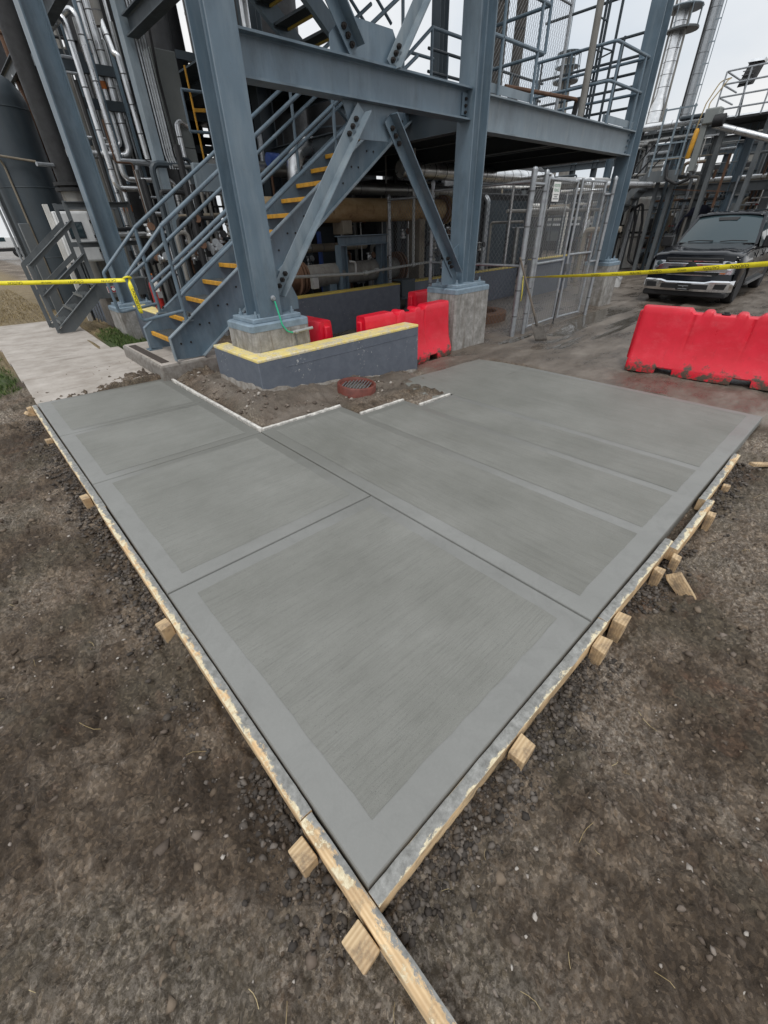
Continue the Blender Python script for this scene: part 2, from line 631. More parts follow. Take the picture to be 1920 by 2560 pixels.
    big = m.noise(p, 1.1, 6, .65)
    mid = m.noise(p, 7, 8, .72)
    fin = m.noise(p, 60, 6, .75)
    dirt = m.ramp(mid, [(.28, (.036, .024, .015)), (.44, (.098, .070, .046)), (.58, (.158, .117, .080)), (.76, (.28, .218, .158))])
    dirt = m.mix(m.ramp(fin, [(.46, 0.0), (.72, .6)]), dirt, (.22, .178, .142))
    dirt = m.mix(m.ramp(big, [(.38, .75), (.53, 0.0)]), dirt, (.045, .031, .020))
    smooth_ = m.ramp(m.noise(p, 1.5, 4, .5, .6), [(.50, 0.0), (.60, .75)])
    dirt = m.mix(smooth_, dirt, m.ramp(m.noise(p, 16, 5, .7), [(.3, (.070, .057, .039)), (.7, (.138, .115, .082))]))
    red = m.ramp(m.noise(p, 2.6, 5, .6, 1.0), [(.60, 0.0), (.72, .5)])
    dirt = m.mix(red, dirt, (.13, .065, .038))
    pale = m.math('MULTIPLY', m.ramp(m.noise(p, 1.1, 6, .65), [(.47, 0.0), (.64, .85)]), m.ramp(m.noise(p, 38, 6, .85), [(.44, 0.0), (.58, 1.0)]))
    dirt = m.mix(pale, dirt, (.36, .315, .265))
    vor = m.n('TexVoronoi')
    vor.inputs['Scale'].default_value = 85
    m.l(p, vor.inputs['Vector'])
    grit = m.ramp(vor.outputs['Color'], [(.25, (.55, .54, .53)), (.62, (1.0, 1.0, 1.0)), (.92, (1.7, 1.68, 1.65))])
    mm = m.n('Mix', data_type='RGBA', blend_type='MULTIPLY')
    mm.inputs[0].default_value = .75
    m.l(dirt, mm.inputs[6])
    m.l(grit, mm.inputs[7])
    dirt = mm.outputs[2]
    cav = m.ramp(m.noise(p, 31, 8, .85), [(.36, .75), (.44, 0.0)])
    dirt = m.mix(cav, dirt, (.022, .016, .012))
    wetk = m.noise(m.mapped(p, (.6, 1.5, 1)), 1.6, 7, .68)
    mud = m.ramp(wetk, [(.30, (.058, .046, .036)), (.5, (.125, .103, .083)), (.70, (.215, .188, .16))])
    mud = m.mix(m.ramp(fin, [(.45, 0.0), (.8, .35)]), mud, (.10, .083, .067))
    soil = m.ramp(m.noise(p, 9, 7, .75), [(.3, (.10, .072, .035)), (.55, (.20, .15, .078)), (.75, (.30, .24, .13))])
    col = m.mix(m.attr('wet'), dirt, mud)
    col = m.mix(m.attr('dry'), col, soil)
    col = m.mix(m.attr('moss'), col, m.ramp(m.noise(p, 14, 6, .7), [(.3, (.025, .04, .01)), (.7, (.07, .10, .025))]))
    drain_ = m.ramp(wetk, [(.36, .14), (.50, .45), (.7, .65)])
    rough = m.mix(m.attr('wet'), m.ramp(mid, [(.3, .62), (.7, .95)]), drain_)
    pud = m.attr('puddle')
    col = m.mix(pud, col, (.085, .075, .062))
    rough = m.mix(pud, rough, (.06, .06, .06))
    m.set(col, rough, 0.0, .4)
    hs = m.math('ADD', m.math('ADD', m.math('MULTIPLY', mid, .5), m.math('MULTIPLY', fin, .7)), m.math('MULTIPLY', m.noise(p, 24, 7, .8), .9))
    amp = m.math('SUBTRACT', 1.0, m.math('MAXIMUM', m.math('MULTIPLY', m.attr('wet'), .72), pud), True)
    m.bump(m.math('MULTIPLY', hs, amp), .85, .022)
    M['ground'] = m.m
    def rocky(name, stops, rough=.85):
        m = NT(name)
        g = m.n('NewGeometry')
        k = m.math('ADD', m.math('MULTIPLY', g.outputs['Random Per Island'], .8), m.math('MULTIPLY', m.noise(g.outputs['Position'], 60, 4), .25))
        m.set(m.ramp(k, stops), rough)
        m.bump(m.noise(g.outputs['Position'], 160, 3), .5, .003)
        return m.m
    M['pebble'] = rocky('mixed_pebbles', [(.05, (.06, .045, .034)), (.5, (.135, .105, .082)), (.80, (.22, .185, .155)), (.95, (.46, .43, .39))])
    M['soilclod'] = rocky('brown_soil_clods', [(.05, (.045, .031, .021)), (.5, (.105, .077, .053)), (.95, (.19, .148, .108))])
    M['clod'] = rocky('dark_clods', [(.1, (.030, .025, .021)), (.6, (.070, .058, .048)), (.95, (.15, .13, .112))])
    M['straw'] = rocky('dry_straw', [(.1, (.30, .22, .10)), (.9, (.55, .45, .26))])
    M['dryblade'] = rocky('dry_grass', [(.1, (.13, .095, .04)), (.5, (.26, .20, .10)), (.9, (.40, .32, .18))])
    M['greenblade'] = rocky('green_grass', [(.1, (.03, .06, .01)), (.6, (.065, .115, .022)), (.95, (.15, .17, .06))])
    # barrier plastic
    m = NT('red_barrier_plastic')
    p = m.pos()
    co = m.co()
    k = m.noise(co, 4, 4)
    base = m.ramp(k, [(.3, (.58, .005, .020)), (.7, (.70, .010, .034))])
    sep = m.n('SeparateXYZ')
    m.l(co, sep.inputs[0])
    low = m.ramp(sep.outputs[2], [(.0, 1.0), (.22, 0.0)])
    spl = m.ramp(m.math('ADD', m.noise(co, 8, 7, .75), m.math('MULTIPLY', low, .22)), [(.60, 0.0), (.70, 1.0)])
    spl = m.math('MULTIPLY', spl, m.ramp(sep.outputs[2], [(.18, 1.0), (.24, 0.0)]))
    speck = m.ramp(m.noise(co, 70, 2), [(.74, 0.0), (.77, .5)])
    c2 = m.mix(speck, base, (.65, .35, .33))
    c2 = m.mix(m.ramp(m.noise(m.mapped(co, (1, 1, 1.6)), 3.1, 7, .75), [(.52, 0.0), (.72, .35)]), c2, (.70, .10, .12))
    c2 = m.mix(m.ramp(m.noise(m.mapped(co, (1, 1, .3)), 9, 6, .8), [(.58, 0.0), (.72, .4)]), c2, (.28, .012, .02))
    m.set(m.mix(spl, c2, (.075, .054, .038)), m.ramp(m.noise(co, 2.2, 5, .7), [(.3, .26), (.7, .55)]))
    m.bump(m.noise(co, 11, 4), .12, .008)
    M['barrier'] = m.m
    # rusted vessel shell
    m = NT('rusty_cream_shell')
    p = m.pos()
    k = m.noise(m.mapped(p, (.5, 1, 1)), 2.2, 7, .7)
    st = m.noise(m.mapped(p, (1, 1, .15)), 7, 6, .75)
    base = m.ramp(k, [(.3, (.14, .078, .036)), (.52, (.32, .215, .105)), (.75, (.46, .37, .23))])
    m.set(m.mix(m.ramp(st, [(.58, 0.0), (.70, .8)]), base, (.11, .045, .018)), .75)
    m.bump(m.noise(p, 20, 4), .2, .01)
    M['rusty'] = m.m
    M['rust_dk'] = streaked('brown_rust', (.13, .07, .042), (.05, .03, .022), .6, .85, .6, 8, .3)
    M['lagdk'] = streaked('dark_brown_lagging', (.045, .04, .035), (.02, .017, .015), .5, .7, .2, 6, .2)
    M['tanpaint'] = streaked('tan_insulation', (.23, .20, .155), (.12, .085, .055), .5, .7, .5, 5, .2)
    M['greydull'] = streaked('dull_grey_lagging', (.20, .195, .18), (.09, .07, .055), .65, .65, .3, 6, .2)
    M['blue'] = plain('blue_paint', (.03, .08, .32), .4, 0, .2, 9)
    M['bluedk'] = plain('navy_cover', (.022, .026, .055), .8, 0, .3, 9, .4, 14)
    M['green'] = plain('green_wire', (.02, .42, .22), .4, 0, .1, 9)
    M['conduit'] = plain('grey_conduit', (.36, .37, .36), .45, .3, .15, 12)
    M['tape'] = plain('caution_tape', (.86, .74, .03), .35, 0, .1, 9)
    M['ink'] = plain('black_print', (.012, .012, .012), .6, 0, .1, 9)
    M['wood_h'] = plain('grey_handle_wood', (.15, .125, .10), .8, 0, .3, 20)
    M['copper'] = plain('clay_pipe_red', (.15, .042, .030), .55, 0, .3, 14)
    M['bar'] = plain('worn_grate_steel', (.42, .42, .42), .35, .8, .3, 30)
    M['grate'] = plain('serrated_grating', (.17, .185, .19), .45, .4, .25, 30)
    M['sign_w'] = plain('sign_white', (.78, .78, .76), .4, 0, .05, 9)
    M['sign_r'] = plain('sign_red', (.36, .015, .03), .4, 0, .1, 9)
    M['sign_g'] = plain('sign_green', (.04, .22, .11), .4, 0, .1, 9)
    M['strip'] = plain('brown_anti_slip', (.055, .042, .034), .9, 0, .3, 30, .4, 120)
    g = NT('glass')
    g.b.inputs['Base Color'].default_value = (.035, .055, .063, 1)
    g.b.inputs['Roughness'].default_value = .04
    g.b.inputs['Specular IOR Level'].default_value = .5
    M['glass'] = g.m
    g = NT('dark_metallic_carpaint')
    g.set((.006, .0075, .011), .10, .0)
    g.b.inputs['Coat Weight'].default_value = .0
    g.b.inputs['Specular IOR Level'].default_value = .42
    g.b.inputs['Coat Roughness'].default_value = .04
    M['carpaint'] = g.m
    M['chrome'] = plain('chrome', (.72, .73, .75), .09, 1, .05, 3)
    M['lamp'] = plain('lamp_lens', (.55, .58, .62), .12, .5, .2, 30)
    M['tyre'] = plain('tyre_rubber', (.016, .016, .017), .85, 0, .3, 30)
make_materials()
# ================================================================ the ground
SLOPE = 0.0231
def slabz(x):
    return -SLOPE * x
def _hash(ix, iy, seed):
    h = (ix.astype(np.int64) * 374761393 + iy.astype(np.int64) * 668265263 + seed * 982451653) & 0xffffffff
    h = ((h ^ (h >> 13)) * 1274126177) & 0xffffffff
    return ((h ^ (h >> 16)) & 0xffffff) / float(0xffffff)
def vnoise(x, y, seed=0):
    ix, iy = np.floor(x), np.floor(y)
    fx, fy = x - ix, y - iy
    fx = fx * fx * fx * (fx * (fx * 6 - 15) + 10)
    fy = fy * fy * fy * (fy * (fy * 6 - 15) + 10)
    a, b = _hash(ix, iy, seed), _hash(ix + 1, iy, seed)
    c, d = _hash(ix, iy + 1, seed), _hash(ix + 1, iy + 1, seed)
    return (a + (b - a) * fx) * (1 - fy) + (c + (d - c) * fx) * fy
def fbm(x, y, seed=0, o=4, g=.5):
    s, a, t = 0, 1, 0
    for i in range(o):
        s = s + a * (vnoise(x * 2 ** i, y * 2 ** i, seed + i * 17) - .5)
        t += a
        a *= g
    return s / t * 2
def sstep(a, b, x):
    t = np.clip((x - a) / (b - a), 0, 1)
    return t * t * (3 - 2 * t)
HP = np.array([(-3, -3, -.10), (0, -1, -.12), (-1, 0, -.10), (-.25, .3, -.12), (-.3, 1, -.11), (-.3, 3, -.10), (-.3, 5, -.085), (-.4, 6.6, -.05), (-3, 4, -.06), (-3, 10, -.05), (.8, 18, -.05),
 (-.6, 9, -.06), (2.2, 8.3, -.05), (1.9, 9.5, -.06), (1.8, 5.9, .0), (2, 5.3, .05), (1.9, 4.1, .11), (2.5, 4.05, .07), (3.1, 3.75, -.10), (3.2, 4.1, .0), (4, 4.05, -.11), (4.6, 4.0, -.20),
 (1.7, 3.65, -.03), (2.2, 3.6, -.02), (2.7, 3.5, -.05), (3.1, 3.3, -.075), (3.5, 3.3, -.09), (3.8, 3.9, -.09), (4.8, 3.95, -.15), (5.8, 3.7, -.16), (5.9, 2.5, -.15), (5.95, 1, -.15), (5.9, .2, -.16), (5, -.4, -.22), (4, -.4, -.19), (3, -.4, -.19),
 (1.5, -.3, -.16), (.6, -.3, -.135), (6, -1.5, -.25), (3, -3, -.22), (6.9, 1.5, -.185), (7, 0, -.20), (6, 4.5, -.22), (8, 4, -.22), (12, 4.6, -.22), (14, 3, -.22), (10, 0, -.23), (20, 0, -.22), (20, 10, -.22), (8, -5, -.3),
 (40, 20, -.22), (-20, 20, -.08), (10, 60, -.1), (60, -20, -.22), (0, -40, -.2), (0, 30, -.08), (-8, 8, -.05)])
def h_base(x, y):
    num = np.zeros_like(x)
    den = np.zeros_like(x)
    for px, py, pz in HP:
        d2 = (x - px) ** 2 + (y - py) ** 2 + .02
        w = 1 / d2 ** 1.8
        num += w * pz
        den += w
    return num / den
def wet_mask(x, y):
    n = fbm(x * .8, y * .8, 31, 3) * .35
    a = sstep(5.55, 5.85, x + n * .5) * sstep(-.9, -.1, y - .12 * (x - 6) + n)
    b = sstep(4.2, 4.9, x) * sstep(3.3, 3.7, y)
    c = .75 * sstep(1.6, 1.9, x) * sstep(3.3, 3.6, y + n * .3) * (1 - sstep(5.2, 6, y)) * (1 - sstep(4.3, 4.6, x))
    return np.clip(np.maximum(np.maximum(a, b), c), 0, 1)
PUD = [(11.6, 4.0, 1.0, .35), (9.9, 3.95, 1.1, .22), (7.9, 3.35, .8, .07), (10.8, 3.3, 1.6, .16), (9.4, 3.1, 1.0, .10), (10.9, 4.15, 1.5, .26), (8.9, 3.85, 1.0, .20), (8.1, 3.6, .5, .10), (10.2, 2.6, 1.2, .12), (7.6, 3.2, .45, .08), (12.9, 3.2, 1.4, .18), (7.6, 4.22, .55, .1), (9.1, 2.2, .8, .07)]
def puddle(x, y):
    v = np.zeros_like(x)
    for cx, cy, a, b in PUD:
        d = np.sqrt(((x - cx) / a) ** 2 + ((y - cy) / b) ** 2) + fbm(x * 2.2, y * 3.5, 77, 3) * .55
        v = np.maximum(v, 1 - sstep(.75, 1.0, d))
    return v
def inside(x, y):
    return sstep(2.1, 2.2, x) * sstep(4.27, 4.37, y)
def in_slab(x, y):
    """1 under the new slab"""
    a = (x > .0) & (x < 1.56) & (y > 0) & (y < 6.2)
    b = (x >= 1.5) & (x < 2.62) & (y > 0) & (y < 3.5)
    c = (x >= 2.6) & (x < 3.3) & (y > 0) & (y < 3.12)
    d = (x >= 3.3) & (x < 3.9) & (y > 0) & (y < 2.84)
    e = (x >= 3.88) & (x < 5.74) & (y > 0) & (y < 3.55)
    return a | b | c | d | e
def ground_h(x, y, detail=True):
    x, y = np.asarray(x, float), np.asarray(y, float)
    h = h_base(x, y)
    h = h * (1 - inside(x, y)) + inside(x, y) * -.22
    wet = wet_mask(x, y)
    if detail:
        far = np.clip(1 - (np.hypot(x - 1, y - 1) - 9) / 12, 0, 1)
        k = (1 - .8 * wet)
        n = fbm(x * 1.5, y * 1.5, 3, 3) * .03 + fbm(x * 6, y * 6, 9, 3) * .018 + (np.abs(fbm(x * 11, y * 11, 5, 4, .6)) - .15) * .066 + fbm(x * 38, y * 38, 15, 2) * .008 * np.clip(fbm(x * 1.3, y * 1.3, 33, 2) + .6, 0, 1)
        mound = sstep(1.6, 1.75, x) * sstep(3.5, 3.65, y) * (1 - sstep(4.4, 4.8, x)) * (1 - sstep(5.6, 6.2, y))
        n = n + mound * (np.abs(fbm(x * 5, y * 5, 21, 3)) * .075 + np.abs(fbm(x * 12, y * 12, 23, 2)) * .03 - .02)
        near = sstep(.0, .25, -x) + sstep(.0, .25, -y)
        h = h + n * 1.35 * k * far
        # tyre ruts in the drive
        rut = np.sin((y * 1.0 - .28 * x) * 7 + fbm(x * .5, y * .5, 41, 2) * 4) * .010 * wet
        h = h + rut + wet * fbm(x * 3, y * 3, 51, 3) * .014 * far
        h = h - puddle(x, y) * .012
    s = in_slab(x, y)
    h = np.where(s, np.minimum(h, slabz(x) - .10), h)
    # keep the dirt under the board tops next to the forms
    m = (~s) & (x > -.25) & (y > -.25) & (x < 5.9) & (y < 6.3)
    low = np.where((x < 0) | (y < 0), slabz(x) - .048 - .03 * np.clip(1 - np.maximum(np.maximum(-x, -y), 0) / .16, 0, 1), 9)
    h = np.where(m, np.minimum(h, low), h)
    # inner edges: dirt dips to the forms along the stepped side
    dist = np.full_like(x, 9.0)
    dist = np.where((x > 1.5) & (y > 3.4) & (y < 6.25), np.minimum(dist, np.maximum(0, x - 1.61)), dist)
    for xa, xb, ye in ((1.5, 2.66, 3.53), (2.6, 3.34, 3.16), (3.28, 3.92, 2.89)):
        dd = np.hypot(np.maximum(0, np.maximum(xa - x, x - xb)), np.maximum(0, y - ye))
        dist = np.where(y > 2.7, np.minimum(dist, dd), dist)
    lim = slabz(x) - .030 + dist * .55 + np.maximum(0, dist - .3) * 2
    h = np.where(~s & (y > 2.7) & (x > 1.5) & (x < 4.2), np.minimum(h, lim), h)
    return h
def axis(lo, hi, segs, grow=1.16, far=260):
    pts = [segs[0][0]]
    for a, b, st in segs:
        n = int(round((b - a) / st))
        pts += list(np.linspace(a, b, n + 1)[1:])
    st = segs[-1][2]
    p = pts[-1]
    while p < hi:
        st *= grow
        p += st
        pts.append(p)
    st = segs[0][2]
    p = pts[0]
    pre = []
    while p > lo:
        st *= grow
        p -= st
        pre.append(p)
    return np.array(pre[::-1] + pts)
def make_ground():
    ax = axis(-220, 400, [(-2.4, -1.5, .03), (-1.5, 0.1, .0125), (.1, 2.6, .0165), (2.6, 7.2, .03)])
    ay = axis(-220, 400, [(-1.9, -1.1, .03), (-1.1, .1, .0125), (.1, 2.0, .019), (2.0, 6.5, .032)])
    X, Y = np.meshgrid(ax, ay)
    Z = ground_h(X, Y)
    nx, ny = len(ax), len(ay)
    co = np.stack([X.ravel(), Y.ravel(), Z.ravel()], 1)
    i = np.arange(nx - 1)[None, :] + nx * np.arange(ny - 1)[:, None]
    q = np.stack([i, i + 1, i + 1 + nx, i + nx], -1).reshape(-1, 4)
    me = bpy.data.meshes.new('ground')
    me.vertices.add(len(co))
    me.vertices.foreach_set('co', co.ravel())
    me.loops.add(q.size)
    me.loops.foreach_set('vertex_index', q.ravel())
    me.polygons.add(len(q))
    me.polygons.foreach_set('loop_start', np.arange(0, q.size, 4))
    me.update()
    me.polygons.foreach_set('use_smooth', np.ones(len(q), bool))
    x, y = co[:, 0], co[:, 1]
    n = fbm(x * 1.2, y * 1.2, 61, 3)
    dry = sstep(7.6, 8.6, y + n * .8 - .0 * x) * (1 - sstep(2.2, 3.2, x)) 
    dry = np.maximum(dry, sstep(6.9, 7.6, y + n * .5) * sstep(.0, .5, -x))
    d1 = np.hypot((x + .9) / .9, (y - 8.2) / 2.2) + n * .35
    d2 = np.hypot((x - 1.98) / .5, (y - 9.2) / 1.7) + n * .35
    moss = np.maximum(1 - sstep(.8, 1.05, d1), 1 - sstep(.8, 1.05, d2))
    for nm, v in (('wet', wet_mask(x, y)), ('dry', dry), ('moss', moss), ('puddle', puddle(x, y))):
        at = me.attributes.new(nm, 'FLOAT', 'POINT')
        at.data.foreach_set('value', np.ascontiguousarray(v, dtype=np.float32))
    me.materials.append(M['ground'])
    o = bpy.data.objects.new('ground', me)
    COL.objects.link(o)
    tag(o, kind='structure')
make_ground()
def gz(x, y):
    return float(ground_h(np.array([x]), np.array([y]))[0])

# ---------------------------------------------------------------- loose stuff on the ground
ICO_V = None
def ico():
    bm = bmesh.new()
    bmesh.ops.create_icosphere(bm, subdivisions=1, radius=1)
    v = np.array([p.co[:] for p in bm.verts])
    f = np.array([[p.index for p in fc.verts] for fc in bm.faces])
    bm.free()
    return v, f
ICO_V, ICO_F = ico()
def scatter_rocks(name, pts, sizes, mat, label, cat):
    n = len(pts)
    nv, nf = len(ICO_V), len(ICO_F)
    rot = RNG.uniform(0, 2 * math.pi, n)
    jit = RNG.uniform(.5, 1.35, (n, nv, 1))
    v = ICO_V[None] * jit
    sc = sizes[:, None, None] * np.stack([RNG.uniform(.7, 1.35, n), RNG.uniform(.7, 1.2, n), RNG.uniform(.45, .85, n)], -1)[:, None]
    v = v * sc
    c, s = np.cos(rot)[:, None], np.sin(rot)[:, None]
    x = v[..., 0] * c - v[..., 1] * s
    y = v[..., 0] * s + v[..., 1] * c
    v = np.stack([x, y, v[..., 2]], -1) + pts[:, None, :]
    f = ICO_F[None] + (np.arange(n) * nv)[:, None, None]
    me = bpy.data.meshes.new(name)
    me.vertices.add(n * nv)
    me.vertices.foreach_set('co', v.ravel())
    fl = f.ravel()
    me.loops.add(len(fl))
    me.loops.foreach_set('vertex_index', fl.astype(np.int32))
    me.polygons.add(n * nf)
    me.polygons.foreach_set('loop_start', np.arange(0, len(fl), 3))
    me.update()
    me.materials.append(mat)
    o = bpy.data.objects.new(name, me)
    COL.objects.link(o)
    tag(o, label, cat, kind='stuff')
    return o
def make_loose():
    # pebbles over the bare dirt, denser close by
    n = 52000
    x = RNG.uniform(-2.6, 7.0, n)
    y = RNG.uniform(-2.4, 6.6, n)
    d = np.hypot(x + .2, y + .3)
    keep = (RNG.random(n) < np.clip(1.6 / (d + .25), 0, 1)) & ~in_slab(x, y) & ((x < -.05) | (y < -.05)) & (wet_mask(x, y) < .5)
    cl = fbm(x * 1.7, y * 1.7, 88, 3)
    keep &= RNG.random(n) < np.clip(.55 + cl * 1.6, .1, 1)
    x, y = x[keep], y[keep]
    s = .0028 + .008 * RNG.random(len(x)) ** 3 + .010 * (RNG.random(len(x)) ** 18)
    z = ground_h(x, y) + s * .15
    scatter_rocks('pebbles', np.stack([x, y, z], 1), s, M['pebble'], 'small mixed pebbles pressed into the bare dirt', 'pebbles')
    # soil clods half sunk in the dirt, in drifts
    n = 16000
    x = RNG.uniform(-2.4, 5.0, n)
    y = RNG.uniform(-2.0, 5.8, n)
    keep = ((x < -.1) | (y < -.1)) & (RNG.random(n) < np.clip(2.0 / (np.hypot(x, y) + .5), .1, 1)) & (wet_mask(x, y) < .4)
    keep &= RNG.random(n) < np.clip(.25 + fbm(x * 1.1 + 9, y * 1.1, 71, 3) * 2.2, .03, 1)
    x, y = x[keep], y[keep]
    s = .005 + .020 * RNG.random(len(x)) ** 3
    z = ground_h(x, y) - s * .05
    scatter_rocks('soil_clods', np.stack([x, y, z], 1), s, M['soilclod'], 'brown soil clods half sunk in the bare dirt', 'clods')
    # larger stones lying about
    n = 420
    x = RNG.uniform(-2.4, 5.0, n)
    y = RNG.uniform(-2.0, 5.6, n)
    keep = ((x < -.12) | (y < -.12)) & (RNG.random(n) < np.clip(2.2 / (np.hypot(x, y) + .6), .15, 1)) & (wet_mask(x, y) < .4)
    x, y = x[keep], y[keep]
    s = .009 + .017 * RNG.random(len(x)) ** 2.5
    z = ground_h(x, y) + s * .1
    scatter_rocks('loose_stones', np.stack([x, y, z], 1), s, M['pebble'], 'loose stones of mixed size lying on the bare dirt', 'stones')
    # clods thrown up beside the forms
    n = 12000
    t = RNG.random(n)
    side = RNG.random(n) < .5
    off = np.abs(RNG.normal(0, .085, n)) + .05
    x = np.where(side, -off, t * 4.6)
    y = np.where(side, t * 6.0 - .05, -off)
    keep = fbm(x * 2.2 + 4, y * 2.2, 19, 3) > -.12
    x, y, off = x[keep], y[keep], off[keep]
    s = .003 + .014 * RNG.random(len(x)) ** 3
    z = ground_h(x, y) + s * .3
    scatter_rocks('clods', np.stack([x, y, z], 1), s, M['clod'], 'dark clods of earth heaped along the wooden forms', 'clods')
    # clods on the mound by the low wall
    n = 1500
    x = RNG.uniform(1.65, 4.5, n)
    y = RNG.uniform(3.5, 5.9, n)
    keep = (inside(x, y) < .02) & ~in_slab(x, y) & ((y < 4.12) | (x < 1.95)) & ((x < 2.6) | (y > 3.3 + .0 * x)) & (fbm(x * 2, y * 2, 7, 3) + np.where(x < 2.1, .15, 0) > .0)
    x, y = x[keep], y[keep]
    s = .005 + .028 * RNG.random(len(x)) ** 3
    z = ground_h(x, y) + s * .2
    scatter_rocks('mud_lumps', np.stack([x, y, z], 1), s, M['pebble'], 'lumps of brown mud heaped against the low grey wall', 'mud lumps')
    # straw
    mb = MB()
    for _ in range(260):
        a = random.uniform(0, 6.28)
        x, y = random.uniform(-2.0, 4), random.uniform(-1.6, 5)
        if x > -.12 and y > -.12:
            continue
        if random.random() > 1.2 / (math.hypot(x, y) + .4):
            continue
        L_ = random.uniform(.02, .10)
        k = random.uniform(-.9, .9)
        p = []
        for i in range(4):
            p.append((x, y, gz(x, y) + .006 + (.004 if i in (1, 2) else 0)))
            x += math.cos(a) * L_ / 3
            y += math.sin(a) * L_ / 3
            a += k / 3
        mb.tube(p, random.uniform(.0006, .0012), 4)
    o = mb.build('straw', M['straw'])
    tag(o, 'bits of dry straw and roots scattered over the dirt', 'straw', kind='stuff')
make_loose()
def blades(name, mat, n, region, hgt, label):
    """grass as short bent blades"""
    vs, fs = [], []
    x0, x1, y0, y1, mask = region
    X = RNG.uniform(x0, x1, n)
    Y = RNG.uniform(y0, y1, n)
    k = mask(X, Y)
    X, Y = X[k], Y[k]
    Z = ground_h(X, Y)
    for x, y, z in zip(X, Y, Z):
        a = random.uniform(0, 6.28)
        h = hgt * random.uniform(.4, 1.2)
        w = .004 + .004 * random.random()
        lx, ly = random.uniform(-.8, .8) * h, random.uniform(-.8, .8) * h
        c, s = math.cos(a) * w, math.sin(a) * w
        b = len(vs)
        vs += [(x - c, y - s, z - .01), (x + c, y + s, z - .01), (x + lx * .4 + c * .7, y + ly * .4 + s * .7, z + h * .6), (x + lx * .4 - c * .7, y + ly * .4 - s * .7, z + h * .6), (x + lx, y + ly, z + h)]
        fs += [(b, b + 1, b + 2, b + 3), (b + 3, b + 2, b + 4)]
    mb = MB()
    mb.v, mb.f = vs, fs
    o = mb.build(name, mat, smooth=False)
    tag(o, label, 'grass', kind='stuff')
def make_grass():
    def mg1(x, y):
        n = fbm(x * 1.2, y * 1.2, 61, 3)
        return (np.hypot((x + .9) / .9, (y - 8.2) / 2.2) + n * .35 < 1.0) & (x < -.03)
    def mg2(x, y):
        n = fbm(x * 1.2, y * 1.2, 61, 3)
        return (np.hypot((x - 1.98) / .5, (y - 9.2) / 1.7) + n * .35 < 1.1) & (x > 1.64)
    def md(x, y):
        return ((x < -.05) | (x > 1.7)) & (RNG.random(len(x)) < .9)
    blades('green_grass_verge', M['greenblade'], 9000, (-2.4, -.03, 5.9, 10.6, mg1), .05, 'green grass verge on the left of the old pavement')
    blades('green_grass_tuft', M['greenblade'], 6000, (1.62, 2.6, 7.2, 11.1, mg2), .05, 'green grass between old pavement and steel steps')
    blades('dry_grass', M['dryblade'], 14000, (-3.5, 1.5, 12.0, 24, lambda x, y: (y > 13.9 + .0 * x) | (x < -.05)), .05, 'dry brown grass field behind the small steel steps')
make_grass()
# ================================================================ the new slab, its forms and stakes
def inset_rect(r, d):
    return (r[0] + d, r[1] - d, r[2] + d, r[3] - d)
def slab_panel(root, x0, x1, y0, y1, broom, bands, damp, join=(1, 1, 1, 1)):
    """one panel: rounded body with smooth border and a broomed field; join = open groove on (x0,x1,y0,y1)"""
    g = .005
    x0 += g * join[0]
    x1 -= g * join[1]
    y0 += g * join[2]
    y1 -= g * join[3]
    mb = MB()
    rows = []
    prof = [(0, -.12), (0, -.016), (.003, -.007), (.008, -.002), (.016, 0)]
    for ins, dz in prof:
        a, b, c, d = x0 + ins * join[0], x1 - ins * join[1], y0 + ins * join[2], y1 - ins * join[3]
        rows.append([(a, c, slabz(a) + dz), (b, c, slabz(b) + dz), (b, d, slabz(b) + dz), (a, d, slabz(a) + dz), (a, c, slabz(a) + dz)])
    mb.grid(rows)
    n = len(mb.v)
    mb.f.append((n - 5, n - 4, n - 3, n - 2))
    body = mb.build('slab_panel', M['trowel'], root, smooth=True, ang=25)
    bl, br, bb, bt = bands
    fx0, fx1, fy0, fy1 = x0 + bl, x1 - br, y0 + bb, y1 - bt
    # field with a slightly unsteady outline
    rnd = random.Random(int(x0 * 977 + y0 * 131))
    N = 15
    top, bot, lef, rig = ([(rnd.uniform(-1, 1) * .004) for _ in range(N + 1)] for _ in range(4))
    rows = []
    for j in range(N + 1):
        t = j / N
        y = fy0 + (fy1 - fy0) * t
        xa, xb = fx0 + lef[j], fx1 + rig[j]
        row = []
        for i in range(N + 1):
            s = i / N
            x = xa + (xb - xa) * s
            yy = y
            if j == 0:
                yy += bot[i]
            if j == N:
                yy += top[i]
            row.append((x, yy, slabz(x) + .0016 + .0006 * math.sin(x * 2.1 + y * 1.7)))
        rows.append(row)
    f = MB().grid(rows)
    f.build('broomed_field', M[broom], body, smooth=True)
    for a in ():
        d = MB()
        dx0, dx1, dy0, dy1 = a
        rows = []
        for j in range(9):
            t = j / 8
            y = dy0 + (dy1 - dy0) * t
            rows.append([(x, y, slabz(x) + .0045) for x in np.linspace(dx0 + .004 * math.sin(t * 9), dx1 + .004 * math.cos(t * 7), 5)])
        d.grid(rows)
        d.build('damp_band', M['trowel_wet'], body)
    return body
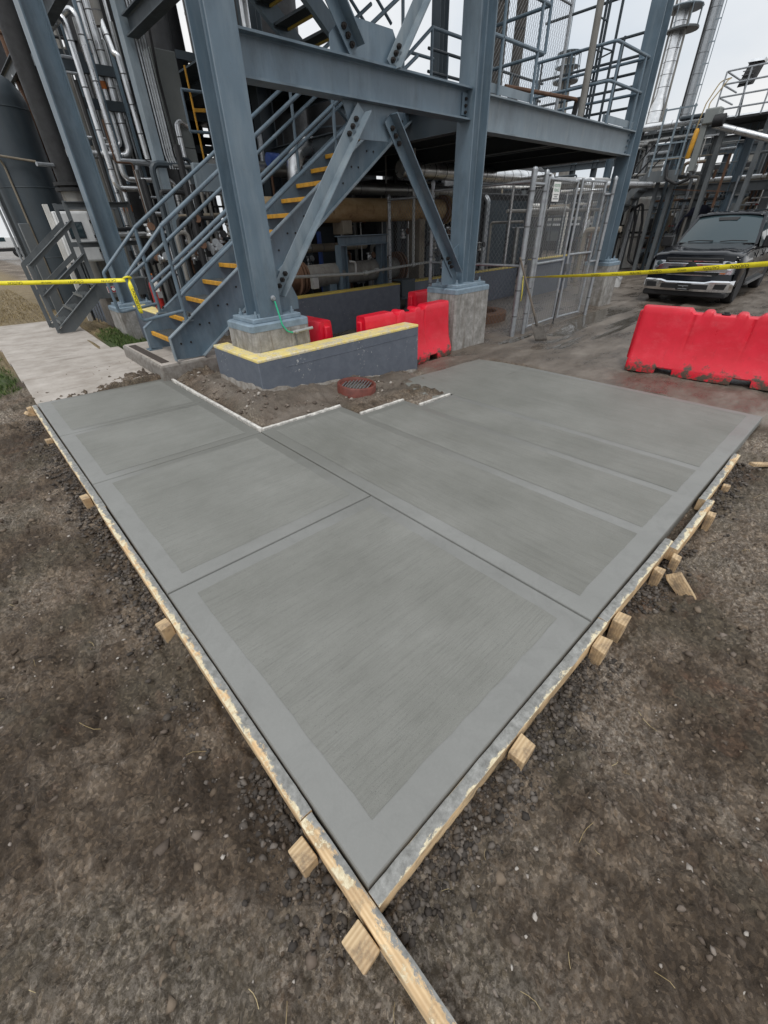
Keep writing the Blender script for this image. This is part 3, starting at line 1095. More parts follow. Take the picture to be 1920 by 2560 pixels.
def make_slab():
    root = thing('concrete_slab', 'fresh grey concrete slab with broomed panels inside wooden forms', 'slab')
    del root['category']
    root['kind'] = 'structure'
    W = 1.56
    slab_panel(root, 0, W, 0, 1.75, 'broomX', (.13, .11, .13, .11), [(W - .115, W - .02, .85, 1.63), (.75, W - .12, 1.645, 1.735)])
    slab_panel(root, 0, W, 1.75, 3.47, 'broomX', (.13, .11, .11, .09), [(W - .115, W - .02, 1.77, 3.40), (.8, W - .12, 1.765, 1.85)])
    slab_panel(root, 0, W, 3.47, 4.83, 'broomX', (.13, .13, .09, .08), [(W - .125, W - .02, 3.6, 4.75)])
    slab_panel(root, 0, W, 4.83, 6.2, 'broomX', (.13, .12, .08, .08), [(W - .115, W - .02, 4.9, 6.1)], (1, 1, 1, 0))
    slab_panel(root, W, 2.62, 0, 3.5, 'broomY', (.12, .10, .13, .10), [(W + .02, W + .125, .9, 3.42), (2.53, 2.60, 1.5, 3.40)], (1, 0, 1, 1))
    slab_panel(root, 2.62, 3.31, 0, 3.13, 'broomY', (.0, .09, .13, .10), [(3.215, 3.30, 1.6, 3.05), (2.63, 2.69, 1.6, 3.0)], (0, 0, 1, 1))
    slab_panel(root, 3.31, 3.90, 0, 2.86, 'broomY', (.0, .09, .13, .09), [(3.82, 3.89, 1.6, 2.8)], (0, 0, 1, 1))
    b = slab_panel(root, 3.90, 5.74, 0, 2.86, 'broomY', (.0, .10, .13, .0), [], (0, 1, 1, 0))
    # the far corner, feathered out over the mud
    P = [(3.585, 2.862), (3.66, 3.12), (3.72, 3.36), (3.78, 3.52), (3.86, 3.70), (4.2, 3.74), (4.7, 3.70), (5.2, 3.72), (5.60, 3.68), (5.70, 3.3), (5.739, 2.862)]
    mb = MB()
    n = len(P)
    q = (4.7, 2.862)
    out = [(q[0] + (p[0] - q[0]) * 1.012, p[1] + (.012 if p[1] > 2.9 else 0), slabz(p[0]) - .05) for p in P]
    mb.grid([out, [(p[0], p[1], slabz(p[0]) - .004) for p in P], [(q[0] + (p[0] - q[0]) * .97, 2.862 + (p[1] - 2.862) * .97, slabz(p[0]) + .0016) for p in P]])
    m_ = len(mb.v)
    mb.v.append((q[0], q[1], slabz(q[0]) + .0016))
    for i in range(n - 1):
        mb.f.append((m_ - n + i, m_ - n + i + 1, m_))
    mb.f = [tuple(reversed(f)) for f in mb.f]
    mb.build('slab_corner', M['broomY'], root, smooth=True, ang=60)
    # old pavement running away to the back left
    pv = thing('old_pavement', 'old stained concrete pavement behind the new slab', 'pavement')
    del pv['category']
    pv['kind'] = 'structure'
    ys = [6.215, 7.55, 8.9, 10.3, 11.75, 13.3]
    for i in range(5):
        mb = MB()
        y0, y1 = ys[i] + .006, ys[i + 1] - .006
        x1 = 1.56 + .05 * math.sin(i * 2.1)
        z = .004 * math.sin(i * 1.7)
        mb.hexa([(0.0, y0, -.15), (x1, y0, -.15), (x1 + .03, y1, -.15), (0.02, y1, -.15)], [(0.0, y0, z), (x1, y0, z - .025), (x1 + .03, y1, z - .02), (0.02, y1, z)])
        mb.build('pavement_panel', M['oldpave'], pv, bev=.012)
make_slab()

def make_forms():
    G = 'wooden form boards round the slab'
    def board(x0, y0, x1, y1, label, mat='board', th=.048, hgt=.10, up=.004, seed=0):
        """2x4 on edge; inner face along (x0,y0)-(x1,y1), thickness to the right of travel"""
        rnd = random.Random(seed + int(x0 * 91 + y0 * 37))
        L_ = math.hypot(x1 - x0, y1 - y0)
        ux, uy = (x1 - x0) / L_, (y1 - y0) / L_
        nx, ny = uy, -ux
        N = max(6, int(L_ / .035))
        mb = MB()
        rows = []
        ws = [0.0]
        for i in range(N + 1):
            t = i / N
            x, y = x0 + (x1 - x0) * t, y0 + (y1 - y0) * t
            z = slabz(x) + up
            bow = .004 * math.sin(t * 3.1 + seed)
            a = rnd.uniform(-.0035, .0015)
            b = rnd.uniform(-.004, .002)
            c = rnd.uniform(-.003, .002)
            def P(o, zz):
                return (x + nx * (o + bow), y + ny * (o + bow), zz)
            rows.append([P(0, z - hgt), P(0 + a * .3, z - .003), P(.004 + a * .4, z + a), P(th * .5, z + b + .001), P(th - .004, z + c), P(th - c * .3, z - .004), P(th, z - hgt)])
        mb.grid(rows)
        k = len(rows[0])
        n = len(mb.v)
        mb.f.append(tuple(range(k - 1, -1, -1)))
        mb.f.append(tuple(range(n - k, n)))
        for f in list(mb.f):
            pass
        o = mb.build('form_board', M[mat], base=(x0, y0, slabz(x0)), smooth=True, ang=50)
        ang = math.atan2(uy, ux)
        # put the grain along the board: rotate the object frame
        rot = Matrix.Rotation(-ang, 4, 'Z')
        o.data.transform(rot)
        o.rotation_euler = (0, 0, ang)
        tag(o, label, 'form board', G)
        return o
    # left edge: far to near, boards lie at x < 0
    board(-.006, 6.15, -.006, 3.02, 'cement smeared form board along the far half of the left slab edge', 'board_white', seed=1)
    board(-.006, 3.015, -.006, .30, 'splattered form board along the middle of the left slab edge', 'board', seed=2)
    board(-.006, .295, -.006, -.95, 'clean tan form board running past the slab corner to the bottom edge', 'board_clean', seed=3)
    # right edge: boards lie at y < 0, near to far
    board(.0005, -.006, 1.60, -.006, 'grey cement coated form board from the near corner along the right edge', 'board_white', seed=4)
    board(1.605, -.010, 2.60, -.010, 'form board with bare yellow wood ends at the middle of the right edge', 'board_white', seed=5)
    board(2.52, -.062, 3.36, -.062, 'form board lapped outside its neighbour on the right edge', 'board', seed=6)
    board(3.32, -.014, 3.95, -.014, 'short form board with torn wood on the far right edge', 'board_white', seed=7)
    board(3.955, -.012, 4.42, -.012, 'shortest splintered form board at the far end of the right edge', 'board_clean', seed=8, hgt=.08)
    # inner edges, facing the mound
    board(1.575, 3.52, 1.575, 6.12, 'white crusted form board between pavement slab and mud mound', 'crust', up=.014, th=.034, seed=9)
    board(2.63, 3.505, 1.60, 3.505, 'white crusted form board on the first step of the slab', 'crust', up=.014, th=.034, seed=10)
    board(3.32, 3.135, 2.64, 3.135, 'white crusted form board on the second step of the slab', 'crust', up=.014, th=.034, seed=11)
    board(3.88, 2.865, 3.33, 2.865, 'white crusted form board on the third step, nearest the drive', 'crust', up=.014, th=.034, seed=12)
    SG = 'wooden stakes holding the forms'
    def stake(x, y, label, w=.045, d=.07, rz=0, tilt=(0, 0), top=-.012, deep=.16, cham=0, mat='stake'):
        mb = MB()
        z1 = top
        pts = [(-w / 2, -d / 2), (w / 2, -d / 2), (w / 2, d / 2), (-w / 2, d / 2)]
        b = [(p[0] * .9, p[1] * .9, -deep) for p in pts]
        r = random.Random(int(x * 731 + y * 91))
        t = [(p[0], p[1], r.uniform(-.012, .006) + (cham if p[1] < 0 else 0)) for p in pts]
        mb.hexa(b, t)
        o = mb.build('stake', M[mat], bev=.004)
        o.data.transform(Matrix.Rotation(math.pi / 2, 4, 'Y') @ Matrix.Identity(4)) if False else None
        if x < 0:
            x -= .009
        elif y < 0:
            y -= .009
        o.location = (x, y, slabz(x) + z1)
        o.rotation_euler = (tilt[0], tilt[1], rz)
        tag(o, label, 'stake', SG)
        return o
    stake(-.086, .225, 'orange grained stake nearest the slab corner on the left form', .06, .085, .06)
    stake(-.078, 1.555, 'short square stake at the first joint of the left form', .06, .085, .1)
    stake(-.078, 3.30, 'two piece stake at the second joint of the left form', .055, .10, .05, top=-.004)
    stake(-.082, 4.87, 'small stake beside the third joint of the left form', .055, .06, .1)
    stake(-.082, 6.03, 'white capped stake at the far end of the left form', .05, .06, .1, top=.02)
    stake(-.135, 5.98, 'leaning brace stake beside the far end of the left form', .04, .09, .2, (0, -.9), top=-.02, deep=.24)
    stake(-.50, 6.35, 'leaning plank stake at the left picture edge', .04, .09, .6, (0, .85), top=.05, deep=.3)
    stake(-.084, -.075, 'big stake with chamfered top at the crossing of the forms', .068, .092, .06, (.06, -.05), top=.004, deep=.16, cham=-.03)
    stake(.735, -.083, 'stake with cement blobs halfway along the near right form', .10, .068, .05)
    stake(1.47, -.083, 'stake just before the joint of the right form', .10, .066, .05)
    stake(1.70, -.085, 'stake with reddish end grain just past the right joint', .10, .066, .05, top=-.005)
    stake(2.27, -.085, 'upright stake with a knot beside the leaning brace', .06, .055, .0)
    stake(2.30, -.155, 'wedge shaped leaning brace stake on the right dirt', .05, .085, .3, (-.75, .15), top=-.035, deep=.2)
    stake(2.47, -.118, 'stake behind the lapped boards on the right edge', .06, .05, .1)
    stake(3.15, -.135, 'tall stake against the lapped form board', .06, .05, .1, top=.0)
    stake(3.75, -.10, 'small dark stake near the far right boards', .05, .05, .1)
    b = MB().bar((4.36, -.16, -.13), (4.75, -.38, -.20), .05, .022).build('wood_lath', M['stake'], base=(4.5, -.2, -.15))
    tag(b, 'thin wood lath lying on the dirt at the far right edge', 'lath')
make_forms()

def make_drain():
    cx, cy = 3.12, 3.80
    z0 = -.045
    t = thing('floor_drain', 'round red drain pipe end with steel grate on the mud mound', 'drain', (cx, cy, z0))
    mb = MB()
    n = 40
    prof = [(.245, -.16), (.25, .075), (.24, .085), (.222, .085), (.215, .07), (.212, .045), (.19, .045), (.19, .03), (.20, -.14)]
    mb.lathe(prof, (cx, cy, z0), (.05, -.06, 1), n)
    ring = mb.build('pipe_ring', M['copper'], t, ang=50)
    mb = MB().lathe([(.2, -.1), (.2, -.095)], (cx, cy, z0), (.05, -.06, 1), 24)
    mb.build('sump_floor', M['dark'], t)
    for i in range(9):
        y = -.17 + i * .0425
        h = math.sqrt(max(.0, .205 ** 2 - y * y))
        b = MB().bar((cx - h * .83 - y * .55, cy - h * .55 + y * .83, z0 + .058), (cx + h * .83 - y * .55, cy + h * .55 + y * .83, z0 + .058), .016, .012)
        b.build('grate_bar', M['bar'], t, bev=.002)
make_drain()
# ================================================================ steel frame, piers, walls
ZC = .732
def make_pier(x0, x1, y0, y1, label, ztop=ZC, zbot=-.4):
    t = thing('concrete_pier', label, 'pier', ((x0 + x1) / 2, (y0 + y1) / 2, -.22), 'concrete piers under the columns')
    c = .03
    def ring(z, e=0):
        a, b, d, f = x0 - e, x1 + e, y0 - e, y1 + e
        return [(a + c, d, z), (b - c, d, z), (b, d + c, z), (b, f - c, z), (b - c, f, z), (a + c, f, z), (a, f - c, z), (a, d + c, z), (a + c, d, z)]
    mb = MB().grid([ring(zbot, .012), ring(ztop - .002)])
    n = len(mb.v)
    mb.f.append(tuple(range(n - 9, n - 1)))
    mb.build('shaft', M['pier'], t, ang=30)
    mb = MB().grid([ring(ztop - .035, .004), ring(ztop + .03, .004), ring(ztop + .045, -.012)])
    n = len(mb.v)
    mb.f.append(tuple(range(n - 9, n - 1)))
    mb.build('grout_cap', M['plate'], t, ang=40)
    e = .07
    mb = MB().box(x0 + e, x1 - e, y0 + e * .8, y1 - e * .8, ztop + .045, ztop + .095)
    mb.build('base_plate', M['plate'], t, bev=.008)
    for px, py in ((x0 + .15, y0 + .13), (x1 - .15, y0 + .13), (x0 + .15, y1 - .13), (x1 - .15, y1 - .13)):
        MB().lathe([(.026, 0), (.026, .03), (.014, .032), (.012, .07)], (px, py, ztop + .095), n=6).build('anchor_bolt', M['plate'], t)
    return t
make_pier(2.155, 2.95, 4.46, 5.1, 'concrete pier with green wire rising behind the low yellow topped wall')
make_pier(5.963, 6.90, 4.517, 5.20, 'stained concrete pier beside the red barrier and fence')
make_pier(12.1, 12.75, 4.60, 5.25, 'pale concrete pier at the far end by the pickup')
make_pier(2.1, 2.9, 10.15, 10.85, 'concrete pier behind the small steel steps', .40)

def column(x, y, z0, z1, d, b, along, label, mat='steel'):
    t = thing('steel_column', label, 'column', (x, y, z0), 'steel frame columns')
    up = (1, 0, 0) if along == 'X' else (0, 1, 0)
    MB().ibeam((x, y, z0), (x, y, z1), d, b, .016, .024, up).build('shaft', M[mat], t, ang=30)
    return t
c1 = column(2.48, 4.71, ZC + .095, 9.5, .36, .285, 'Y', 'nearest blue grey steel column, left of the main beam')
c2 = column(6.425, 4.80, ZC + .095, 9.5, .35, .30, 'X', 'blue grey steel column right of the crossed braces')
c3 = column(12.17, 4.85, ZC + .095, 11, .35, .30, 'X', 'dark blue grey steel column nearest the pickup')
c0 = column(2.48, 10.5, .495, 9.5, .34, .31, 'X', 'leaning looking steel column behind the small steel steps')
column(6.42, 10.6, -.2, 9.5, .35, .3, 'X', 'steel column deep under the platform behind the stair', 'steel_dk')
column(12.2, 10.6, -.2, 9.5, .35, .3, 'X', 'steel column deep behind the fence gates', 'steel_dk')
# weld seam band where beam and column meet
def bolts(mb, pts, d=(0, -1, 0), r=.021, h=.034):
    for p in pts:
        p = Vector(p)
        mb.lathe([(r, 0), (r, h * .6), (r * .55, h * .62), (r * .55, h)], p, d, 6)
def make_beams():
    G = 'main frame beams'
    t = thing('steel_beam', 'long blue grey beam between the two nearest columns with gusset plates', 'beam', (2.5, 4.8, 2.9), G)
    MB().ibeam((2.50, 4.8, 3.065), (6.245, 4.8, 3.065), .34, .21, .012, .02).build('shaft', M['steel'], t, ang=30)
    MB().prism([(3.98, 2.894), (4.12, 2.56), (4.71, 2.57), (4.88, 2.894)], (0, 4.795, 0), (1, 0, 0), (0, 0, 1), (0, .014, 0)).build('lower_gusset', M['steel'], t)
    MB().prism([(3.86, 3.236), (4.93, 3.236), (4.93, 3.38), (4.80, 3.56), (4.08, 3.56), (3.86, 3.38)], (0, 4.795, 0), (1, 0, 0), (0, 0, 1), (0, .014, 0)).build('upper_gusset', M['steel'], t)
    MB().box(6.13, 6.247, 4.775, 4.787, 2.95, 3.18).build('clip_angle', M['steel'], t)
    b = MB()
    bolts(b, [(6.20, 4.775, z) for z in (2.98, 3.05, 3.12)])
    for i, z in enumerate((2.98, 3.05, 3.12)):
        bb = MB()
        bolts(bb, [(6.20, 4.775, z)])
        bb.build('bolt', M['bolt'], t)
    t = thing('steel_beam', 'deep streaked beam carrying the railed platform edge above the fence', 'beam', (6.6, 4.8, 2.8), G)
    MB().ibeam((6.60, 4.8, 3.01), (11.995, 4.8, 3.01), .41, .20, .012, .02).build('shaft', M['steel_lt'], t, ang=30)
    for k in range(4):
        bb = MB()
        bolts(bb, [(11.9, 4.79, 2.88 + k * .09)], r=.022)
        bb.build('bolt', M['steel'], t)
    for (a, b, dep, lab) in [((6.43, 4.95, 3.0), (6.43, 10.4, 3.0), .36, 'cross beam running back from the column by the red barrier'),
                             ((12.17, 5.0, 3.0), (12.17, 10.4, 3.0), .36, 'cross beam running back from the far column'),
                             ((9.3, 4.9, 3.0), (9.3, 10.4, 3.0), .30, 'cross beam under the middle of the platform'),
                             ((3.6, 9.6, 4.40), (3.6, 7.2, 4.40), .24, 'high drilled beam running back beside the tall grey cabinet'),
                             ((6.6, 10.5, 3.0), (12.0, 10.5, 3.0), .36, 'rear beam under the far side of the platform'),
                             ((3.1, 10.7, 5.05), (3.1, 18, 5.05), .3, 'high side beam continuing back past the tank')]:
        o = MB().ibeam(a, b, dep, .18).build('steel_beam', M['steel_dk'], base=a, ang=30)
        tag(o, lab, 'beam', G)
make_beams()
def make_braces():
    G = 'crossed angle braces'
    def brace(p, q, w, label, mat, leg=1, n3=1, bolts_at=(), dark=False):
        """angle brace in the plane of the frame; p,q on one long edge, w = in-plane leg width vector side"""
        t = thing('angle_brace', label, 'brace', p, G)
        p, q = Vector(p), Vector(q)
        d = (q - p).normalized()
        s = Vector((0, 1, 0)).cross(d) * w
        u = s.normalized()
        mb = MB()
        mb.prism([(0, 0), (abs(w), 0), (abs(w), .014), (0, .014)], p, u, (0, 1, 0), q - p)
        o = p + (u * (abs(w) - .014) if leg > 0 else Vector((0, 0, 0)))
        mb.prism([(0, -.125), (.014, -.125), (.014, 0), (0, 0)], o, u, (0, 1, 0), q - p)
        mb.build('angle', M[mat], t, ang=20)
        for k in bolts_at:
            bb = MB()
            bolts(bb, [p + d * k + u * abs(w) * .45], r=.028, h=.05)
            bb.build('bolt', M['bolt'], t)
        return t
    L1 = (Vector((4.163, 0, 2.869)) - Vector((2.70, 0, 1.132))).length
    brace((2.66, 4.745, 1.085), (4.17, 4.745, 2.88), .135, 'pale lower left angle brace crossing in front of the stair', 'steel_lt', 1, bolts_at=(.09, .17, .25, 2.02, 2.11, 2.20))
    brace((6.10, 4.745, .93), (4.60, 4.745, 2.74), .135, 'dark lower right angle brace ending at the column by the barrier', 'steel', 1, bolts_at=(.16, .24, .32, 2.06, 2.15, 2.24))
    brace((4.10, 4.745, 3.235), (2.75, 4.745, 4.85), .15, 'upper left angle brace with a broad dark flange', 'steel', 1, bolts_at=(.06, .14, .22))
    brace((4.66, 4.745, 3.29), (6.2, 4.745, 5.2), .13, 'pale upper right angle brace rising from the gusset', 'steel_lt', 1, bolts_at=(.05, .13, .21))
    o = MB().prism([(2.64, .828), (3.02, .828), (3.02, .96), (2.9, 1.22), (2.64, 1.36)], (0, 4.765, 0), (1, 0, 0), (0, 0, 1), (0, .014, 0)).build('gusset_plate', M['steel'], base=(2.7, 4.77, .83))
    tag(o, 'upright gusset plate at the foot of the nearest column', 'plate')
    o = MB().prism([(5.86, .828), (6.25, .828), (6.25, 1.4), (6.05, 1.3), (5.86, 1.19)], (0, 4.765, 0), (1, 0, 0), (0, 0, 1), (0, .014, 0)).build('gusset_plate', M['steel'], base=(6.0, 4.77, .83))
    tag(o, 'upright gusset plate on the pier beside the red barrier', 'plate')
make_braces()
def make_ground_wire():
    t = thing('ground_wire', 'green earth wire looping from the nearest column into grey conduit', 'wire', (2.55, 4.5, .9))
    MB().lathe([(.03, 0), (.03, .015), (.018, .02), (.018, .04)], (2.53, 4.53, 1.02), (0, -1, 0), 10).build('lug', M['galv'], t)
    MB().tube(rpath([(2.535, 4.50, .99), (2.54, 4.46, .86), (2.545, 4.43, .74), (2.6, 4.42, .655), (2.67, 4.42, .635)], .09, 5), .009, 8).build('wire', M['green'], t)
    MB().cyl((2.67, 4.43, .635), (2.97, 4.43, .645), .017, 10).build('conduit', M['conduit'], t)
    MB().cyl((2.71, 4.43, .633), (2.745, 4.43, .634), .024, 10).build('coupling', M['conduit'], t)
    MB().cyl((2.72, 4.43, .62), (2.72, 4.44, .3), .010, 8).build('drop_rod', M['galv_dk'], t)
make_ground_wire()

def make_walls():
    G = 'painted containment walls'
    def wall(label, segs, ztop, zbot, capmat, foot=None, cap=.03):
        t = thing('containment_wall', label, 'wall', (segs[0][0], segs[0][2], zbot), G)
        for (x0, x1, y0, y1) in segs:
            MB().box(x0, x1, y0, y1, zbot, ztop - .004).build('wall_body', M['wallpaint'], t, bev=.012)
            e = .003
            MB().box(x0 - e, x1 + e, y0 - e, y1 + e, ztop - .03, ztop).build('painted_top', M[capmat], t, bev=.01)
        return t
    # low L shaped wall in front of the nearest column
    t = thing('containment_wall', 'low L shaped grey wall with worn yellow top before the nearest column', 'wall', (2.0, 4.15, -.2), G)
    P = [(2.0, 4.15), (4.64, 4.15), (4.66, 4.17), (4.66, 4.43), (4.64, 4.45), (2.2, 4.45), (2.2, 5.32), (2.0, 5.32)]
    mb = MB()
    def ring(z, e=0):
        return [(p[0] + (e if p[0] > 3 else -e if p[0] < 2.1 else e), p[1] + (-e if p[1] < 4.3 else e), z) for p in P]
    def poly_wall(mb, z0, z1, e):
        a, b = ring(z0, e), ring(z1, e)
        n = len(P)
        i0 = len(mb.v)
        mb.v += a + b
        for i in range(n):
            j = (i + 1) % n
            mb.f.append((i0 + i, i0 + j, i0 + n + j, i0 + n + i))
        T = lambda *k: tuple(i0 + n + q for q in k)
        mb.f.append(T(0, 1, 2, 3, 4, 5))
        mb.f.append(T(0, 5, 6, 7))
    poly_wall(mb, -.3, .444, 0)
    mb.build('wall_body', M['wallpaint'], t, bev=.008)
    mb = MB()
    poly_wall(mb, .443, .473, .002)
    mb.build('painted_top', M['yellow_cap'], t, bev=.012)
    # form line left in the face and bare concrete at the foot
    MB().bar((2.35, 4.149, .335), (4.62, 4.149, .338), .006, .005).build('form_line', M['wallpaint'], t)
    rows = []
    for i in range(41):
        x = 2.0 + 2.62 * i / 40
        g = .12 - .33 * (i / 40) ** .9
        top = g + .03 + .05 * float(fbm(np.array([i * .31]), np.array([2.5]), 5, 3)[0])
        rows.append([(x, 4.1462, g - .3), (x, 4.1462, top)])
    MB().grid(rows).build('bare_foot', M['wallfoot'], t, solid=.004)
    rows = []
    for i in range(21):
        y = 4.15 + 1.15 * i / 20
        g = .12 - .06 * i / 20
        rows.append([(1.9962, y, g - .3), (1.9962, y, g + .035 + .05 * float(fbm(np.array([i * .37]), np.array([7.5]), 6, 3)[0]))])
    MB().grid(rows).build('bare_foot', M['wallfoot'], t, solid=.004)
    wall('long grey containment wall with yellow top below the rusty exchanger', [(3.4, 7.55, 7.45, 7.7)], .566, -.25, 'yellow_dk')
    wall('grey containment wall continuing behind the chain link fence', [(8.02, 12.6, 7.5, 7.75)], .566, -.25, 'yellow_dk')
    o = thing('wall_bracket', 'dark steel bracket clamped over the long containment wall', 'bracket', (7.7, 7.45, .5))
    MB().box(7.56, 8.0, 7.40, 7.72, .60, .625).build('top_plate', M['steel_dk'], o)
    MB().box(7.56, 8.0, 7.40, 7.425, .22, .6).build('face_plate', M['steel_dk'], o, bev=.004)
    for x in (7.62, 7.94):
        bb = MB()
        bolts(bb, [(x, 7.40, .28)])
        bb.build('bolt', M['steel_dk'], o)
    wall('yellow topped containment wall running back on the far left', [(2.42, 2.67, 8.4, 20)], .45, -.25, 'yellow_lt')
    wall('short yellow topped wall behind the fence gates', [(12.7, 15.0, 7.0, 7.25)], .75, -.25, 'yellow_dk')
make_walls()

def make_platform():
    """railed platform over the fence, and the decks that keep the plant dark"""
    G = 'platform railings on the main beam'
    def post(t, x, y, z0, z1, r=.024):
        MB().cyl((x, y, z0), (x, y, z1), r, 10).build('post', M['steel'], t)
    Y = 4.75
    t = thing('platform_railing', 'railing bay with toe board right of the second column', 'railing', (6.7, Y, 3.22), G)
    for x in (6.92, 7.84):
        post(t, x, Y, 3.222, 4.31)
    post(t, 8.05, Y, 3.81, 5.6)
    for z in (3.81, 4.31):
        MB().tube(rpath([(6.62, Y, z), (8.05, Y, z), (8.05, Y + 1.0, z)], .05), .024, 10).build('rail', M['steel'], t)
    MB().box(6.62, 7.93, Y + .03, Y + .042, 3.25, 3.352).build('toe_board', M['steel_lt'], t)
    t = thing('platform_railing', 'railing bay with short toe board beside the far column', 'railing', (10.4, Y, 3.22), G)
    for x in (10.6, 11.75):
        post(t, x, Y, 3.222, 4.31)
    for z in (3.80, 4.31):
        MB().tube(rpath([(10.4, Y + 1.6, z), (10.4, Y, z), (11.95, Y, z), (11.95, Y + 2.0, z)], .05), .026, 10).build('rail', M['steel'], t)
    for y in (5.6, 6.3):
        post(t, 10.4, y, 3.22, 4.31)
    MB().box(10.5, 11.97, Y + .03, Y + .042, 3.25, 3.36).build('toe_board', M['steel_lt'], t)
    t = thing('platform_railing', 'rear railing of the platform seen against the sky', 'railing', (10, 7.2, 3.22), G)
    for z in (3.75, 4.05, 4.35):
        MB().cyl((8.05, 7.2, z), (12.1, 7.2, z), .024, 8).build('rail', M['steel_dk'], t)
    for x in (8.6, 9.7, 10.8, 11.9):
        post(t, x, 7.2, 3.22, 4.35)
    t = thing('platform_railing', 'far end railing of the platform with many dark rails', 'railing', (12.05, 6, 3.22), G)
    for z in (3.62, 3.95, 4.15, 4.4, 4.72, 5.32):
        MB().cyl((12.05, 5.0, z), (12.05, 7.3, z), .024, 8).build('rail', M['steel_dk'], t)
    for y in (5.4, 6.0, 6.6, 7.25):
        MB().cyl((12.05, y, 3.2), (12.05, y, 4.75), .022, 8).build('post', M['steel_dk'], t)
    # ladder with cage rails beside the far column
    t = thing('caged_ladder', 'dark ladder rails against the sky beside the far column', 'ladder', (11.2, 5.6, 3.2))
    for x, y in ((10.9, 5.5), (11.35, 5.5), (11.75, 5.45), (12.0, 5.9)):
        MB().bar((x, y, 3.2), (x, y, 9), .05, .02).build('rail', M['steel_dk'], t)
    for k in range(14):
        z = 3.6 + k * .42
        MB().bar((10.9, 5.5, z), (11.35, 5.5, z), .02, .02).build('rung', M['steel_dk'], t)
    for k in range(5):
        z = 4.5 + k * 1.0
        MB().tube([(11.35, 5.5, z), (11.75, 5.45, z), (12.0, 5.9, z)], .015, 5).build('hoop', M['steel_dk'], t)
    o = MB().cyl((10.0, 5.0, 3.0), (10.0, 5.0, 9), .06, 12).build('standpipe', M['greydull'], base=(10, 5, 3.2))
    tag(o, 'pale grey standpipe rising through the platform opening', 'pipe')
    o = thing('vent_line', 'dark red vent line with bent bracket on the platform edge', 'pipe', (9.5, 5.2, 3.3))
    MB().tube(rpath([(8.3, 5.6, 3.62), (10.35, 5.3, 3.62), (10.35, 5.3, 3.28)], .07), .03, 8).build('pipe', M['rust_dk'], o)
    MB().bar((10.35, 5.3, 3.62), (10.28, 5.3, 3.25), .09, .05).build('bracket', M['dark'], o)
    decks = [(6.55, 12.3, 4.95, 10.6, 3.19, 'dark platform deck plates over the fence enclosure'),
             (3.4, 8.2, 5.0, 9.6, 5.75, 'unseen upper deck shading the stair and pipes'),  # out of view, put over the stair to block sky light
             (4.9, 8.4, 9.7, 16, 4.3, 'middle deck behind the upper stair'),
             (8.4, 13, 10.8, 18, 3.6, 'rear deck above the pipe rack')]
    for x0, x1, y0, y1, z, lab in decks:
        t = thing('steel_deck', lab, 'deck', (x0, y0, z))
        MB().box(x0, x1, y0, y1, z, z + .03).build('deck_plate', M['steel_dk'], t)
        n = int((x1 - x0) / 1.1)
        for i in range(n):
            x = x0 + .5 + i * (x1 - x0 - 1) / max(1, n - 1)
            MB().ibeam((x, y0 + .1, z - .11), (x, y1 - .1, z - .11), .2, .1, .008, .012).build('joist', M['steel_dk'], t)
make_platform()
